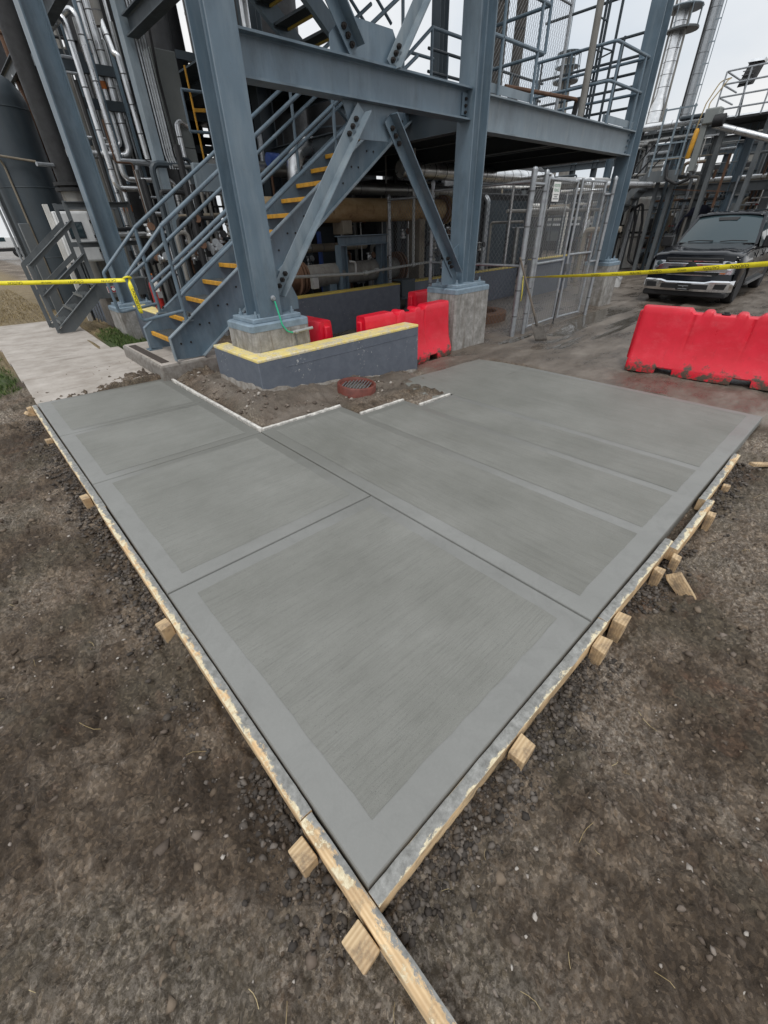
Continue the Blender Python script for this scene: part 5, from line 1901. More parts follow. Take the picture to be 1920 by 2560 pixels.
# ================================================================ pickup
def make_truck():
    """local frame: front at x=0 facing -X, ground z=0, length along +X"""
    t = thing('pickup_truck', 'dark blue black pickup parked facing the camera behind the tape', 'pickup')
    cp, ch, bk = M['carpaint'], M['chrome'], M['black']
    HW = 1.0
    WX = (.93, 4.62)
    def arch(cx, r, z0, n=12):
        return [(cx + r * math.cos(a), .37 + r * math.sin(a)) for a in np.linspace(math.pi - .05, .05, n)]
    # side panels with wheel arches
    prof_top = [(.12, 1.03), (.35, 1.11), (1.5, 1.20), (1.75, 1.20), (4.0, 1.21), (5.85, 1.22)]
    for s in (-1, 1):
        out = [(.22, .46)] + [p for p in arch(WX[0], .47, .4)] + [(1.55, .42), (4.0, .42)] + [p for p in arch(WX[1], .47, .4)] + [(5.2, .5), (5.85, .55), (5.88, 1.16)] + prof_top[::-1][1:] + [(.06, .80)]
        mb = MB()
        n = len(out)
        # outer skin slightly tumblehome: top edge pulled in
        def yy(z, x):
            k = max(0, (z - .95) / .2)
            nose = max(0, (.35 - x) / .35)
            return s * (HW - .05 * k - .10 * nose ** 2)
        # triangulated fill via a strip between lower and upper outline
        low = [(.06, .62), (.22, .46)] + arch(WX[0], .47, .4) + [(1.6, .42), (2.8, .42), (4.0, .42)] + arch(WX[1], .47, .4) + [(5.25, .5), (5.85, .55)]
        rows = []
        for x, z in low:
            zt = np.interp(x, [p[0] for p in prof_top], [p[1] for p in prof_top])
            col = []
            for k in (0, .2, .45, .6, .8, .93, 1.0):
                zz = z + (zt - z) * k
                b = .018 * math.sin(math.pi * min(1, max(0, (zz - .55) / .5)))
                col.append((x, yy(zz, x) + s * b, zz))
            rows.append(col)
        mb.grid(rows)
        mb.build('body_side', cp, t, ang=50, solid=.02)
        # black arch lips
        for w in WX:
            a = MB()
            rr = []
            for q in np.linspace(math.pi, 0, 15):
                c, d = math.cos(q), math.sin(q)
                rr.append([(w + .45 * c, s * (HW - .3), .37 + .45 * d), (w + .46 * c, s * (HW + .012), .37 + .46 * d), (w + .52 * c, s * (HW + .010), .37 + .52 * d)])
            a.grid(rr).build('wheel_arch', bk, t)
        MB().bar((1.55, s * (HW - .02), .40), (3.95, s * (HW - .02), .40), .16, .05).build('running_board', M['galv_dk'], t)
        # door seams and handles
        for x in (1.72, 2.78, 3.82):
            MB().box(x, x + .008, s * (HW + .003) - .01, s * (HW + .003) + .01, .5, 1.12).build('door_seam', bk, t)
        for x in (2.55, 3.6):
            MB().box(x, x + .2, s * (HW + .0), s * (HW + .035), .98, 1.01).build('door_handle', cp, t)
        # mirrors
        m = MB()
        m.box(1.62, 1.74, s * (HW + .03), s * (HW + .29), 1.20, 1.46)
        m.build('mirror', bk, t, bev=.03, seg=3)
        MB().bar((1.7, s * (HW - .08), 1.17), (1.69, s * (HW + .08), 1.21), .06, .05).build('mirror_arm', bk, t)
    # hood
    xs = [.06, .16, .3, .6, 1.0, 1.4, 1.62]
    zc = [1.09, 1.145, 1.17, 1.21, 1.25, 1.285, 1.295]
    rows = []
    for x, z in zip(xs, zc):
        nose = max(0, (.35 - x) / .35)
        row = []
        for k in (-1, -.97, -.90, -.72, -.64, -.35, 0, .35, .64, .72, .90, .97, 1):
            y = k * (HW - .04 - .10 * nose ** 2)
            a = abs(k)
            dz = {1: -.10, .97: -.055, .90: -.03, .72: -.015, .64: .012, .35: .012, 0: .006}[round(a, 2)]
            row.append((x, y, z + dz * (1 if x > .1 else .7)))
        rows.append(row)
    MB().grid(rows).build('hood', cp, t, ang=30, solid=.015)
    MB().grid([[(.06, -.86, 1.09), (.06, .86, 1.09)], [(.05, -.86, .98), (.05, .86, .98)]]).build('hood_lip', cp, t)
    # dark core behind the face and under the body
    MB().box(.14, 5.7, -.90, .90, .36, 1.0).build('underbody', bk, t)
    # grille
    g = MB().box(.02, .13, -.62, .62, .60, 1.05).build('grille', bk, t, bev=.02)
    MB().box(.005, .03, -.54, -.02, .965, .985).build('grille_bar', ch, g)
    MB().box(.005, .03, .02, .54, .965, .985).build('grille_bar', ch, g)
    MB().prism([(-.80, .80), (-.72, .90), (-.60, .935), (.60, .935), (.72, .90), (.80, .80), (.74, .745), (-.74, .745)], (-.012, 0, 0), (0, 1, 0), (0, 0, 1), (.05, 0, 0)).build('grille_bar', ch, g, bev=.012)
    MB().box(-.016, .0, -.50, .50, .80, .86).build('grille_slot', bk, g)
    MB().lathe([(.125, 0), (.13, .012), (.11, .02)], (-.014, 0, .83), (-1, 0, 0), 24).build('round_badge', M['dark'], g)
    MB().box(.0, .03, -.50, .50, .665, .685).build('grille_bar', ch, g)
    # headlamps
    for s in (-1, 1):
        h = MB()
        h.hexa([(.02, s * .62, .70), (.06, s * .88, .70), (.22, s * .965, .72), (.2, s * .62, .70)], [(.03, s * .62, .985), (.07, s * .88, .99), (.24, s * .975, 1.0), (.2, s * .62, .985)])
        hh = h.build('headlight', M['lamp'], t, bev=.012)
        MB().hexa([(.0, s * .66, .80), (.04, s * .84, .80), (.1, s * .86, .80), (.1, s * .66, .80)], [(.005, s * .66, .86), (.045, s * .84, .86), (.1, s * .86, .86), (.1, s * .66, .86)]).build('lamp_divider', ch, hh)
        MB().lathe([(.055, 0), (.06, .02), (.04, .03)], (.02, s * .74, .92), (-1, s * -.2, 0), 16).build('projector', M['glass'], hh)
        MB().box(.0, .05, s * .70 - .05, s * .70 + .05, .72, .77).build('indicator', M['orange'], hh)
    # bumper
    b = MB()
    ys = [-1.0, -.94, -.66, -.56, -.42, 0, .42, .56, .66, .94, 1.0]
    fx = [.12, -.02, -.10, -.12, -.13, -.14, -.13, -.12, -.10, -.02, .12]
    rows = []
    for y, x in zip(ys, fx):
        hi = .58 if abs(y) > .5 else .545
        rows.append([(x + .16, y, .33), (x + .01, y, .335), (x - .01, y, .42), (x - .01, y, hi - .03), (x + .02, y, hi), (x + .16, y, hi + .005)])
    bp = b.grid(rows).build('bumper', ch, t, ang=35)
    MB().box(-.152, -.10, -.52, -.15, .385, .49).build('bumper_intake', bk, bp)
    MB().box(-.152, -.10, .15, .52, .385, .49).build('bumper_intake', bk, bp)
    for s in (-1, 1):
        MB().prism([(s * .63, .40), (s * .86, .40), (s * .89, .51), (s * .65, .51)], (-.115, 0, 0), (0, 1, 0), (0, 0, 1), (.1, 0, 0)).build('fog_pocket', bk, bp)
        MB().lathe([(.04, 0), (.045, .02)], (-.09, s * .74, .455), (-1, 0, 0), 12).build('fog_lamp', M['lamp'], bp)
    pl = MB().box(-.168, -.155, -.155, .155, .355, .51).build('plate_frame', bk, bp)
    MB().box(-.173, -.169, -.14, .14, .37, .495).build('plate_insert', M['ink'], pl)
    text_part('lettering', 'STERLING CITY', .03, M['sign_w'], pl, (-.175, 0, .452), (0, -1, 0), (0, 0, 1)) if False else None
    for z, w in ((.455, .22), (.43, .03), (.385, .2)):
        MB().box(-.1745, -.1725, -w / 2, w / 2, z - .007, z + .007).build('plate_print', M['galv'], pl)
    MB().box(-.06, .5, -.93, .93, .20, .335).build('valance', bk, t, bev=.03)
    MB().hexa([(-.02, -.93, .56), (-.02, .93, .56), (.2, .95, .56), (.2, -.95, .56)], [(.03, -.90, .70), (.03, .90, .70), (.2, .95, .70), (.2, -.95, .70)]).build('bumper_top', cp, t)
    # cab greenhouse
    st = [(1.62, 1.205, .88, 1.20), (2.42, 1.86, .72, 1.18), (2.75, 1.915, .72, 1.18), (3.6, 1.91, .72, 1.18), (3.95, 1.82, .72, 1.18), (4.08, 1.2, .9, 1.18)]
    # windscreen
    rows = []
    for k in np.linspace(0, 1, 7):
        x = 1.60 + (2.45 - 1.60) * k
        z = 1.295 + (1.90 - 1.295) * k
        w = .86 - .15 * k
        rows.append([(x + .10 * (q * q), q * w, z - .0 + .012 * math.sin(k * 3.14)) for q in (-1, -.8, -.5, 0, .5, .8, 1)])
    MB().grid(rows).build('windscreen', M['glass'], t)
    for s in (-1, 1):
        MB().bar((1.70, s * .885, 1.25), (2.55, s * .735, 1.915), .075, .05, (0, 0, 1)).build('windscreen_pillar', cp, t, bev=.01)
        MB().grid([[(1.85, s * .955, 1.205), (3.95, s * .955, 1.21)], [(2.60, s * .745, 1.86), (3.75, s * .745, 1.86)]]).build('side_window', M['glass'], t)
        MB().bar((2.78, s * .962, 1.14), (2.82, s * .745, 1.83), .06, .02).build('door_pillar', bk, t)
        MB().bar((2.55, s * .735, 1.90), (3.9, s * .735, 1.90), .07, .07).build('roof_rail', cp, t, bev=.02)
        MB().bar((4.02, s * .95, 1.15), (3.85, s * .745, 1.84), .12, .05).build('rear_pillar', cp, t)
    rows = []
    for x, z in ((2.43, 1.91), (2.52, 1.945), (2.8, 1.98), (3.4, 1.99), (3.85, 1.955), (3.95, 1.895)):
        rows.append([(x, q * .745, z - .05 * q ** 4) for q in (-1, -.85, -.5, 0, .5, .85, 1)])
    MB().grid(rows).build('roof', cp, t, solid=.01)
    MB().box(3.95, 3.97, -.74, .74, 1.15, 1.84).build('rear_window', M['glass'], t)
    MB().box(1.75, 3.9, -.9, .9, .95, 1.12).build('cab_interior', bk, t)
    for y in (-.4, .4):
        MB().box(2.7, 2.9, y - .25, y + .25, 1.1, 1.68).build('seat', M['dark'], t, bev=.08, seg=3)
    MB().hexa([(2.27, -.2, 1.775), (2.27, .2, 1.775), (2.36, .24, 1.84), (2.36, -.24, 1.84)], [(2.26, -.2, 1.785), (2.26, .2, 1.785), (2.35, .24, 1.85), (2.35, -.24, 1.85)]).build('tint_patch', bk, t)
    # wipers, cowl, aerial
    MB().box(1.52, 1.66, -.80, .80, 1.28, 1.302).build('cowl', bk, t)
    for y0, y1 in ((.72, .05), (-.02, -.70)):
        MB().tube([(1.58, y0 - .1, 1.325), (1.60, (y0 + y1) / 2, 1.35), (1.64, y1, 1.34)], .011, 6).build('wiper', bk, t)
    MB().bar((2.62, .55, 1.98), (2.72, .55, 2.06), .03, .03).build('roof_fin', bk, t)
    # bed
    MB().box(4.12, 5.85, -.93, .93, .6, .66).build('bed_floor', bk, t)
    MB().box(4.1, 4.14, -.93, .93, .6, 1.15).build('bed_front', cp, t)
    MB().box(5.84, 5.9, -.95, .95, .55, 1.15).build('tailgate', cp, t)
    # wheels
    for x in WX:
        for s in (-1, 1):
            cy = s * (HW - .135)
            w = MB().lathe([(.20, -.13), (.36, -.13), (.395, -.10), (.402, -.04), (.402, .04), (.395, .10), (.36, .13), (.22, .13)], (x, cy, .40), (0, 1, 0), 32).build('tyre', M['tyre'], t)
            MB().lathe([(.25, -.02), (.25, .10), (.235, .125), (.21, .10), (.05, .07)], (x, cy, .40), (0, s, 0), 24).build('rim', M['galv'], w)
            for k in range(6):
                a = k * math.pi / 3
                MB().bar((x, cy + s * .10, .40), (x + .22 * math.cos(a), cy + s * .115, .40 + .22 * math.sin(a)), .06, .03, (0, 1, 0)).build('spoke', ch, w)
    place(t, (13.62, 3.20, -.225), R(2.3))
make_truck()
# ================================================================ plant on the right, behind the pickup
def ring_pipe(mb_list, *a):
    pass
def jacket_pipe(name, label, path, r, mat='silver', group=None, bands=.9, cat='pipe', n=14, rr=None, bandmat='band'):
    t = thing(name, label, cat, tuple(path[0]), group)
    p = rpath(path, rr or r * 2.2)
    MB().tube(p, r, n).build('jacket', M[mat], t)
    if bands:
        # bands along straight runs
        for a, b in zip(path[:-1], path[1:]):
            a, b = Vector(a), Vector(b)
            L_ = (b - a).length
            k = bands * .6
            while k < L_ - .15:
                q = a + (b - a) * (k / L_)
                MB().lathe([(r * 1.0 + .0025, -.009), (r * 1.0 + .0025, .009)], q, b - a, n).build('band', M[bandmat], t)
                k += bands
    return t
def make_right():
    # rack of posts and beams parallel to the drive
    G = 'pipe rack steel on the right'
    X0 = 22.0
    rnd = random.Random(5)
    posts = []
    k = 0
    where = ['beside the white tank', 'next to the outside stair', 'under the yellow sleeve', 'behind the pickup roof', 'behind the pickup mirror', 'near the right picture edge', 'at the right picture edge']
    for i, y in enumerate((9.6, 8.2, 6.9, 5.9, 4.9, 3.8, 2.6)):
        for j, x in enumerate((X0, X0 + 3.2)):
            h = (4.2, 4.4, 4.6, 4.3, 4.2, 4.6, 4.8)[i]
            o = MB().ibeam((x, y, -.25), (x, y, h), .24, .2, .012, .016, (0, 1, 0)).build('rack_post', M['steel_grey' if (i + j) % 2 else 'steel'], base=(x, y, -.25), ang=30)
            tag(o, ('front' if j == 0 else 'rear') + ' rack post ' + where[i], 'post', G)
    for z, lab in ((4.15, 'top beam of the pipe rack on the right'), (2.5, 'middle beam of the pipe rack on the right')):
        for x, w in ((X0 - .02, 'front'), (X0 + 3.2, 'rear')):
            o = MB().ibeam((x, 1.2, z), (x, 10.4, z), .28, .18).build('rack_beam', M['steel_grey'], base=(x, 5, z), ang=30)
            tag(o, w + ' ' + lab, 'beam', G)
    # a second, farther rack closes the view
    for i in range(14):
        y = 1.0 + i * 1.35
        x = 31.0
        h = 4.6 + .8 * math.sin(i * 1.9)
        o = MB().ibeam((x, y, -.25), (x, y, h), .28, .24, .014, .018, (0, 1, 0)).build('rack_post', M['steel_dk' if i % 3 else 'steel_grey'], base=(x, y, -.25), ang=30)
        tag(o, ('first', 'second', 'third', 'fourth', 'fifth', 'sixth', 'seventh', 'eighth', 'ninth', 'tenth', 'eleventh', 'twelfth', 'thirteenth', 'last')[i] + ' far rack post counted from the right picture edge', 'post', 'far rack posts')
    for z in (1.2, 2.3, 3.3, 4.3):
        o = MB().ibeam((30.95, .4, z), (30.95, 20, z), .3, .2).build('rack_beam', M['steel_dk'], base=(31, 8, z), ang=30)
        tag(o, {1.2: 'lowest', 2.3: 'second', 3.3: 'third', 4.3: 'top'}[z] + ' level beam of the far rack', 'beam', G)
    for i in range(10):
        z = 1.4 + (i % 4) * 1.0 + .12 * (i // 4)
        o = MB().cyl((31.3 + .3 * (i % 3), 0, z), (31.3 + .3 * (i % 3), 20, z), .07 + .05 * (i % 3), 10).build('far_pipe', M[['silver', 'greydull', 'dark', 'white_dirty', 'steel_grey'][i % 5]], base=(31, 8, z))
        tag(o, ('lowest', 'second', 'third', 'top')[i % 4] + ' level ' + ('silver', 'dull grey', 'black', 'dirty white', 'grey')[i % 5] + ' pipe in the far rack', 'pipe', 'far rack pipes')
    for i, (y, w, h, lab) in enumerate(((3.2, 3.4, 3.6, 'dark far process unit at the right picture edge'), (7.6, 3.6, 4.0, 'dark far process unit behind the pickup'), (12.5, 4.6, 3.4, 'dark far process unit behind the white tank'), (18.5, 5.5, 3.2, 'dark far process unit behind the fence gates'))):
        t = thing('process_unit', lab, 'machine', (35, y, -.2))
        MB().box(34, 37, y - w / 2, y + w / 2, -.2, h).build('casing', M['dark'], t, bev=.06)
        for k in range(4):
            MB().box(33.9, 33.99, y - w / 2 + .2 + k * w / 4, y - w / 2 + .2 + k * w / 4 + w / 5, .4, h - .4 - .3 * (k % 2)).build('louvre_panel', M['steel_grey' if k % 2 else 'steel_dk'], t)
        MB().lathe([(.4, 0), (.4, 1.0 + .3 * i), (.3, 1.1 + .3 * i)], (35, y, h), n=16).build('stub_stack', M['greydull'], t)
    RZ = [(2.6, 'at the right picture edge'), (4.2, 'behind the pickup mirror'), (5.4, 'behind the pickup roof'), (6.6, 'under the yellow sleeve'), (8.0, 'under the outside stair'), (99, 'beside the rust stained white tank')]
    PG = 'pipes along the right rack'
    cols = ['silver', 'greydull', 'silver_dk', 'steel_grey', 'rust_dk', 'white_dirty', 'tanpaint']
    zs = [4.42, 4.47, 4.40, 4.5, 4.38, 2.75, 2.7, 2.8, 2.72]
    for i, z in enumerate(zs):
        x = X0 + .35 + (i % 5) * .55
        r = rnd.choice((.06, .09, .12, .05))
        jacket_pipe('rack_pipe', ('upper ' if z > 3.5 else 'lower ') + MATWORD[cols[i % len(cols)]] + ' pipe lying along the rack behind the pickup, run ' + ('one', 'two', 'three', 'four', 'five')[i % 5] + ' from the front', [(x, .6, z), (x, 11.2 + rnd.random(), z)], r, cols[i % len(cols)], PG, 1.4, n=10)
    # upright small pipes, hoses and conduits through the rack
    for i in range(110):
        y = rnd.uniform(1.4, 10.2)
        x = rnd.uniform(X0 - .6, X0 + 2.6)
        z1 = rnd.uniform(1.6, 4.6)
        z0 = rnd.choice((-.22, -.22, .6, 1.4))
        r = rnd.choice((.02, .03, .045, .06))
        path = [(x, y, z0), (x, y, z1)]
        if rnd.random() < .5:
            path.append((x + rnd.choice((-.5, .5)), y, z1))
        if rnd.random() < .35:
            path.append((path[-1][0], y + rnd.choice((-.8, .8)), path[-1][2]))
        mk = rnd.choice(cols + ['galv', 'dark', 'dark', 'steel_dk'])
        o = MB().tube(rpath(path, r * 2), r, 8).build('small_pipe', M[mk], base=path[0])
        tag(o, pipe_label(mk, r, len(path), zone(y, RZ)), 'pipe', 'small pipes on the right')
    for i in range(44):
        y = rnd.uniform(1.4, 10.2)
        z = rnd.uniform(.5, 4.1)
        x = rnd.uniform(X0 - .4, X0 + 2)
        L_ = rnd.uniform(.8, 2.4)
        r = rnd.choice((.018, .025, .04))
        mk = rnd.choice(cols + ['galv', 'dark', 'rust_dk'])
        o = MB().cyl((x, y, z), (x, y + L_, z), r, 6).build('cross_pipe', M[mk], base=(x, y, z))
        tag(o, ('high ' if z > 2.6 else 'low ' if z < 1.4 else '') + ('long ' if L_ > 1.6 else 'short ') + 'level ' + MATWORD.get(mk, mk) + ' pipe ' + zone(y, RZ), 'pipe', 'level pipes on the right')
    for i in range(22):
        y = rnd.uniform(1.6, 9.8)
        x = rnd.uniform(X0, X0 + 2.8)
        z = rnd.uniform(-.1, 2.2)
        t = thing('valve', ('high' if z > 1.5 else 'knee high' if z > .6 else 'low') + ' dark valve ' + zone(y, RZ), 'valve', (x, y, z), 'valves on the right')
        MB().lathe([(.05, -.16), (.12, -.14), (.12, -.10), (.07, -.08), (.09, 0), (.07, .08), (.12, .10), (.12, .14), (.05, .16)], (x, y, z), (0, 1, 0), 10).build('body', M[rnd.choice(['dark', 'steel_dk', 'rust_dk', 'greydull'])], t)
        MB().cyl((x, y, z), (x, y, z + .28), .02, 6).build('stem', M['dark'], t)
        MB().lathe([(.11, 0), (.12, .015), (.11, .03)], (x, y, z + .27), (0, 0, 1), 12).build('handwheel', M[rnd.choice(['dark', 'rust_dk', 'red'])], t)
    for i, (y, z, w, h) in enumerate(((4.4, .2, 1.2, 1.5), (6.2, .2, 1.4, 1.2), (8.3, .1, 1.3, 1.4), (2.9, .3, 1.2, 1.7))):
        t = thing('pump_skid', ('dark pump skid behind the pickup cab', 'dark pump skid below the yellow sleeve', 'dark pump skid beside the white tank', 'dark pump skid at the right picture edge')[i], 'pump', (X0 + 3.8, y, -.2))
        MB().box(X0 + 3.4, X0 + 4.6, y - w / 2, y + w / 2, -.2, .15).build('base_frame', M['dark'], t, bev=.02)
        MB().lathe([(.1, -w * .4), (.32, -w * .38), (.36, -.1), (.36, .2), (.22, .24), (.2, w * .4)], (X0 + 4.0, y, .6), (0, 1, 0), 16).build('motor', M['bluedk' if i == 0 else 'dark'], t)
        MB().box(X0 + 3.6, X0 + 4.4, y - w * .4, y + w * .4, .95, .95 + h * .5).build('housing', M['dark'], t, bev=.05)
    o = MB()
    rows = []
    for i in range(9):
        a = i / 8 * math.pi
        rows.append([(X0 - .3 + .25 * math.sin(q * 2.3 + i), 5.6 - .65 * math.cos(a) + .05 * math.sin(q * 3), 1.15 + .85 * math.sin(a) * (1 - .12 * (q - 1) ** 2) + .07 * math.sin(q * 4 + i * 1.7)) for q in np.linspace(-.6, 1.2, 7)])
    o = o.grid(rows).build('tarpaulin', M['bluedk'], base=(X0 - .3, 5.6, .8), solid=.01)
    tag(o, 'dark navy tarpaulin draped over equipment behind the pickup', 'tarpaulin')
    # white tank with rust
    t = thing('storage_tank', 'rust stained white tank behind the far pier', 'tank', (22.2, 9.1, -.2))
    MB().lathe([(1.15, 0), (1.15, 2.5), (1.05, 2.62), (.6, 2.72), (.02, 2.76)], (23.2, 9.1, -.2), n=32).build('shell', M['white_dirty'], t)
    MB().lathe([(1.17, 0), (1.17, .05)], (23.2, 9.1, .95), n=32).build('hoop', M['greydull'], t)
    o = MB().tube(rpath([(21.6, 8.1, 1.9), (21.4, 7.9, 2.05), (21.3, 7.7, 1.5), (21.3, 7.6, .2), (21.2, 7.0, -.1)], .25), .055, 10).build('hose', M['black'], base=(21.3, 7.7, .5))
    tag(o, 'thick black hose looping down beside the white tank', 'hose')
    o = MB().tube(rpath([(21.5, 7.9, 2.0), (21.3, 7.6, 2.15), (21.2, 7.4, 1.5), (21.2, 7.3, .1)], .25), .05, 10).build('hose', M['black'], base=(21.2, 7.4, .5))
    tag(o, 'second black hose just right of the looping one', 'hose')
    # outside stair and small platform
    t = thing('steel_stair', 'grey outside stair coming down behind the far column', 'stair', (20.5, 8.5, 0))
    a, b = V(20.6, 8.9, 1.35), V(20.6, 7.3, 3.05)
    for dx in (0, .8):
        MB().bar(a + V(dx, 0, 0), b + V(dx, 0, 0), .04, .24).build('stringer', M['steel_grey'], t)
        MB().cyl(a + V(dx, 0, .75), b + V(dx, 0, 1.0), .022, 6).build('handrail', M['dark'], t)
        MB().cyl(a + V(dx, 0, .45), b + V(dx, 0, .55), .022, 6).build('handrail', M['dark'], t)
    for k in range(8):
        p = a.lerp(b, (k + .5) / 8)
        MB().box(p.x, p.x + .8, p.y - .14, p.y + .14, p.z - .02, p.z + .02).build('tread', M['steel_grey'], t)
    MB().box(20.5, 21.5, 6.35, 7.4, 2.86, 2.9).build('landing', M['steel_dk'], t)
    MB().box(20.48, 20.52, 6.35, 7.4, 2.72, 3.05).build('landing_fascia', M['steel_grey'], t)
    for y in (7.35, 6.9, 6.45):
        MB().bar((20.5, y, 2.9), (20.5, y, 4.75), .05, .05).build('post', M['steel_lt'], t)
    for z in (3.4, 3.8, 4.7):
        MB().bar((20.5, 6.4, z), (20.5, 7.4, z), .04, .04).build('rail', M['steel_lt'], t)
    for y in (7.1, 6.6):
        MB().bar((20.9, y, -.2), (20.9, y, 2.86), .12, .12).build('leg', M['steel_grey'], t)
    # post with yellow sleeve
    t = thing('davit_post', 'grey davit post with bright yellow sleeve above the pickup', 'davit', (20.4, 6.1, 3.0))
    MB().bar((20.45, 5.98, 2.95), (20.45, 5.98, 4.3), .2, .16).build('post', M['cabinet'], t, bev=.02)
    MB().tube([(20.35, 6.18, 3.30), (20.35, 6.18, 3.34), (20.35, 6.13, 4.02), (20.35, 6.13, 4.08)], [.05, .075, .075, .04], 12).build('yellow_sleeve', M['yellow'], t)
    MB().box(20.3, 20.7, 5.6, 6.05, 4.15, 4.55).build('winch_box', M['cabinet'], t, bev=.04)
    MB().lathe([(.16, 0), (.16, .3)], (20.3, 5.7, 4.2), (0, -1, 0), 14).build('winch_drum', M['black'], t)
    MB().tube(rpath([(20.4, 6.0, 2.9), (20.4, 5.9, 2.75), (20.4, 6.3, 2.62), (20.4, 6.7, 2.8), (20.45, 6.8, 3.2)], .15), .05, 8).build('cable', M['black'], t)
    for k in range(2):
        MB().tube(rpath([(20.5, 6.25 - k * .3, 3.9), (20.5, 6.15 - k * .1, 4.7), (20.6, 5.95 - k * .2, 5.2), (20.7, 5.7, 5.25)], .2), .018, 6).build('lanyard', M['straw'], t)
    # railed upper platform
    t = thing('access_platform', 'galvanised railed access platform at top right', 'platform', (21, 5.2, 4.2))
    MB().box(20.6, 22.2, 3.0, 5.7, 4.22, 4.28).build('deck', M['dark'], t)
    for z in (4.5, 4.8, 5.1, 5.4):
        MB().tube(rpath([(22.2, 5.85, z), (20.6, 5.85, z), (20.6, 2.8, z)], .06), .024, 8).build('rail', M['galv'], t)
    for y in (5.85, 5.2, 4.55, 3.9, 3.2):
        MB().cyl((20.6, y, 4.25), (20.6, y, 5.4), .024, 8).build('post', M['galv'], t)
    for y in (5.5, 4.3, 3.1):
        MB().bar((20.9, y, -.2), (20.9, y, 4.22), .14, .14).build('leg', M['steel_grey'], t)
    t = thing('floodlight', 'dark louvred floodlight above the railed platform', 'light', (20.8, 5.25, 5.0))
    MB().hexa([(20.7, 5.12, 5.0), (20.7, 5.48, 4.98), (21.0, 5.48, 5.05), (21.0, 5.12, 5.05)], [(20.85, 5.02, 5.52), (20.85, 5.38, 5.56), (21.1, 5.38, 5.5), (21.1, 5.02, 5.5)]).build('housing', M['dark'], t, bev=.02)
    MB().hexa([(20.80, 5.0, 5.53), (20.80, 5.42, 5.55), (21.15, 5.42, 5.5), (21.15, 5.0, 5.5)], [(20.85, 4.98, 5.60), (20.85, 5.38, 5.62), (21.15, 5.38, 5.58), (21.15, 4.98, 5.57)]).build('visor', M['silver'], t)
    for k in range(4):
        MB().box(20.69, 20.72, 5.14, 5.44, 5.06 + k * .09, 5.08 + k * .09).build('louvre', M['galv_dk'], t)
    MB().cyl((20.9, 5.2, 4.3), (20.9, 5.3, 5.05), .03, 8).build('stem', M['steel_grey'], t)
    jacket_pipe('sloping_pipe', 'white insulated pipe sloping down to the right edge', [(20.4, 5.7, 4.12), (20.4, 2.6, 3.15)], .09, 'silver', None, 1.2)
    jacket_pipe('overhead_pipe', 'silver pipe crossing level behind the far column', [(21.5, 10.5, 4.44), (21.5, 6.3, 4.44)], .11, 'silver', None, 1.2)
    jacket_pipe('overhead_pipe', 'dark banded pipe under the level silver pipe', [(21.6, 10.5, 4.05), (21.6, 6.6, 4.05)], .06, 'silver_dk', None, 1.2)
    o = MB().bar((21.2, 5.13, 1.9), (21.2, 5.13, 3.4), .08, .03).build('rusty_channel', M['rust_dk'], base=(21.2, 5.1, 2))
    tag(o, 'upright rusty orange channel behind the pickup roof', 'channel')
    o = MB().bar((21.1, 6.6, 2.5), (21.1, 4.9, 2.35), .04, .03).build('rusty_channel', M['rust_dk'], base=(21.1, 6, 2.4))
    tag(o, 'level rusty brace left of the orange channel', 'channel')
    # distant process columns
    t = thing('process_column', 'tall silver process column with platforms beyond the far column', 'column', (45, 17.2, 0))
    MB().lathe([(.62, 0), (.62, 8.5), (.42, 9.2), (.42, 16), (.3, 16.6), (.02, 17)], (45, 17.1, 0), n=20).build('shell', M['silver'], t)
    for z in (5.0, 12.4):
        MB().lathe([(1.0, 0), (1.0, .10), (.3, .10)], (45, 16.8, z), n=16).build('platform', M['steel_grey'], t)
        for q in range(8):
            a = q * math.pi / 4
            MB().cyl((45 + 1.12 * math.cos(a), 17 + 1.12 * math.sin(a), z), (45 + 1.12 * math.cos(a), 17 + 1.12 * math.sin(a), z + 1.1), .03, 5).build('post', M['steel_lt'], t)
        MB().lathe([(1.12, 1.05), (1.15, 1.1), (1.12, 1.15)], (45, 17, z), n=16).build('rail_hoop', M['steel_lt'], t)
    for q in (-.55, .5, .75):
        MB().cyl((44.6, 17 + q, 0), (44.6, 17 + q, 14), .07, 6).build('riser_pipe', M['greydull'], t)
    for k in range(22):
        MB().lathe([(.635 if k < 12 else .435, 0), (.635 if k < 12 else .435, .02)], (45, 17.1, 1 + k * .66), n=20).build('band', M['band'], t)
    t = thing('process_column', 'tall pale column with caged ladder against the sky', 'column', (45, 15, 0))
    MB().lathe([(.38, 0), (.38, 26), (.02, 26.5)], (45.2, 15.1, 0), n=20).build('shell', M['galv'], t)
    for y in (15.0, 14.85):
        pass
    MB().bar((44.75, 15.32, 2), (44.75, 15.32, 26), .10, .08).build('downcomer', M['dark'], t)
    for y in (14.72, 14.55, 14.38):
        MB().cyl((44.7, y, 2), (44.7, y, 26), .025, 5).build('ladder_rail', M['steel_lt'], t)
    for k in range(22):
        MB().bar((44.7, 14.75, 3 + k * 1.05), (44.7, 14.36, 3 + k * 1.05), .05, .05).build('cage_hoop', M['steel_lt'], t)
        MB().lathe([(.39, 0), (.39, .025)], (45.2, 15.1, 2.6 + k * 1.05), n=20).build('band', M['band'], t)
    t = thing('flare_stack', 'far slim stack with round cage seen through the chain link', 'stack', (70, 39.4, 0))
    MB().lathe([(.75, 0), (.75, 17.0), (.85, 17.0), (.85, 18.6), (.02, 18.8)], (70, 39.4, 0), n=18).build('shaft', M['greydull'], t)
    MB().lathe([(1.5, 16.4), (1.6, 16.5), (1.6, 16.6), (.8, 16.6)], (70, 39.4, 0), n=18).build('gallery', M['steel_grey'], t)
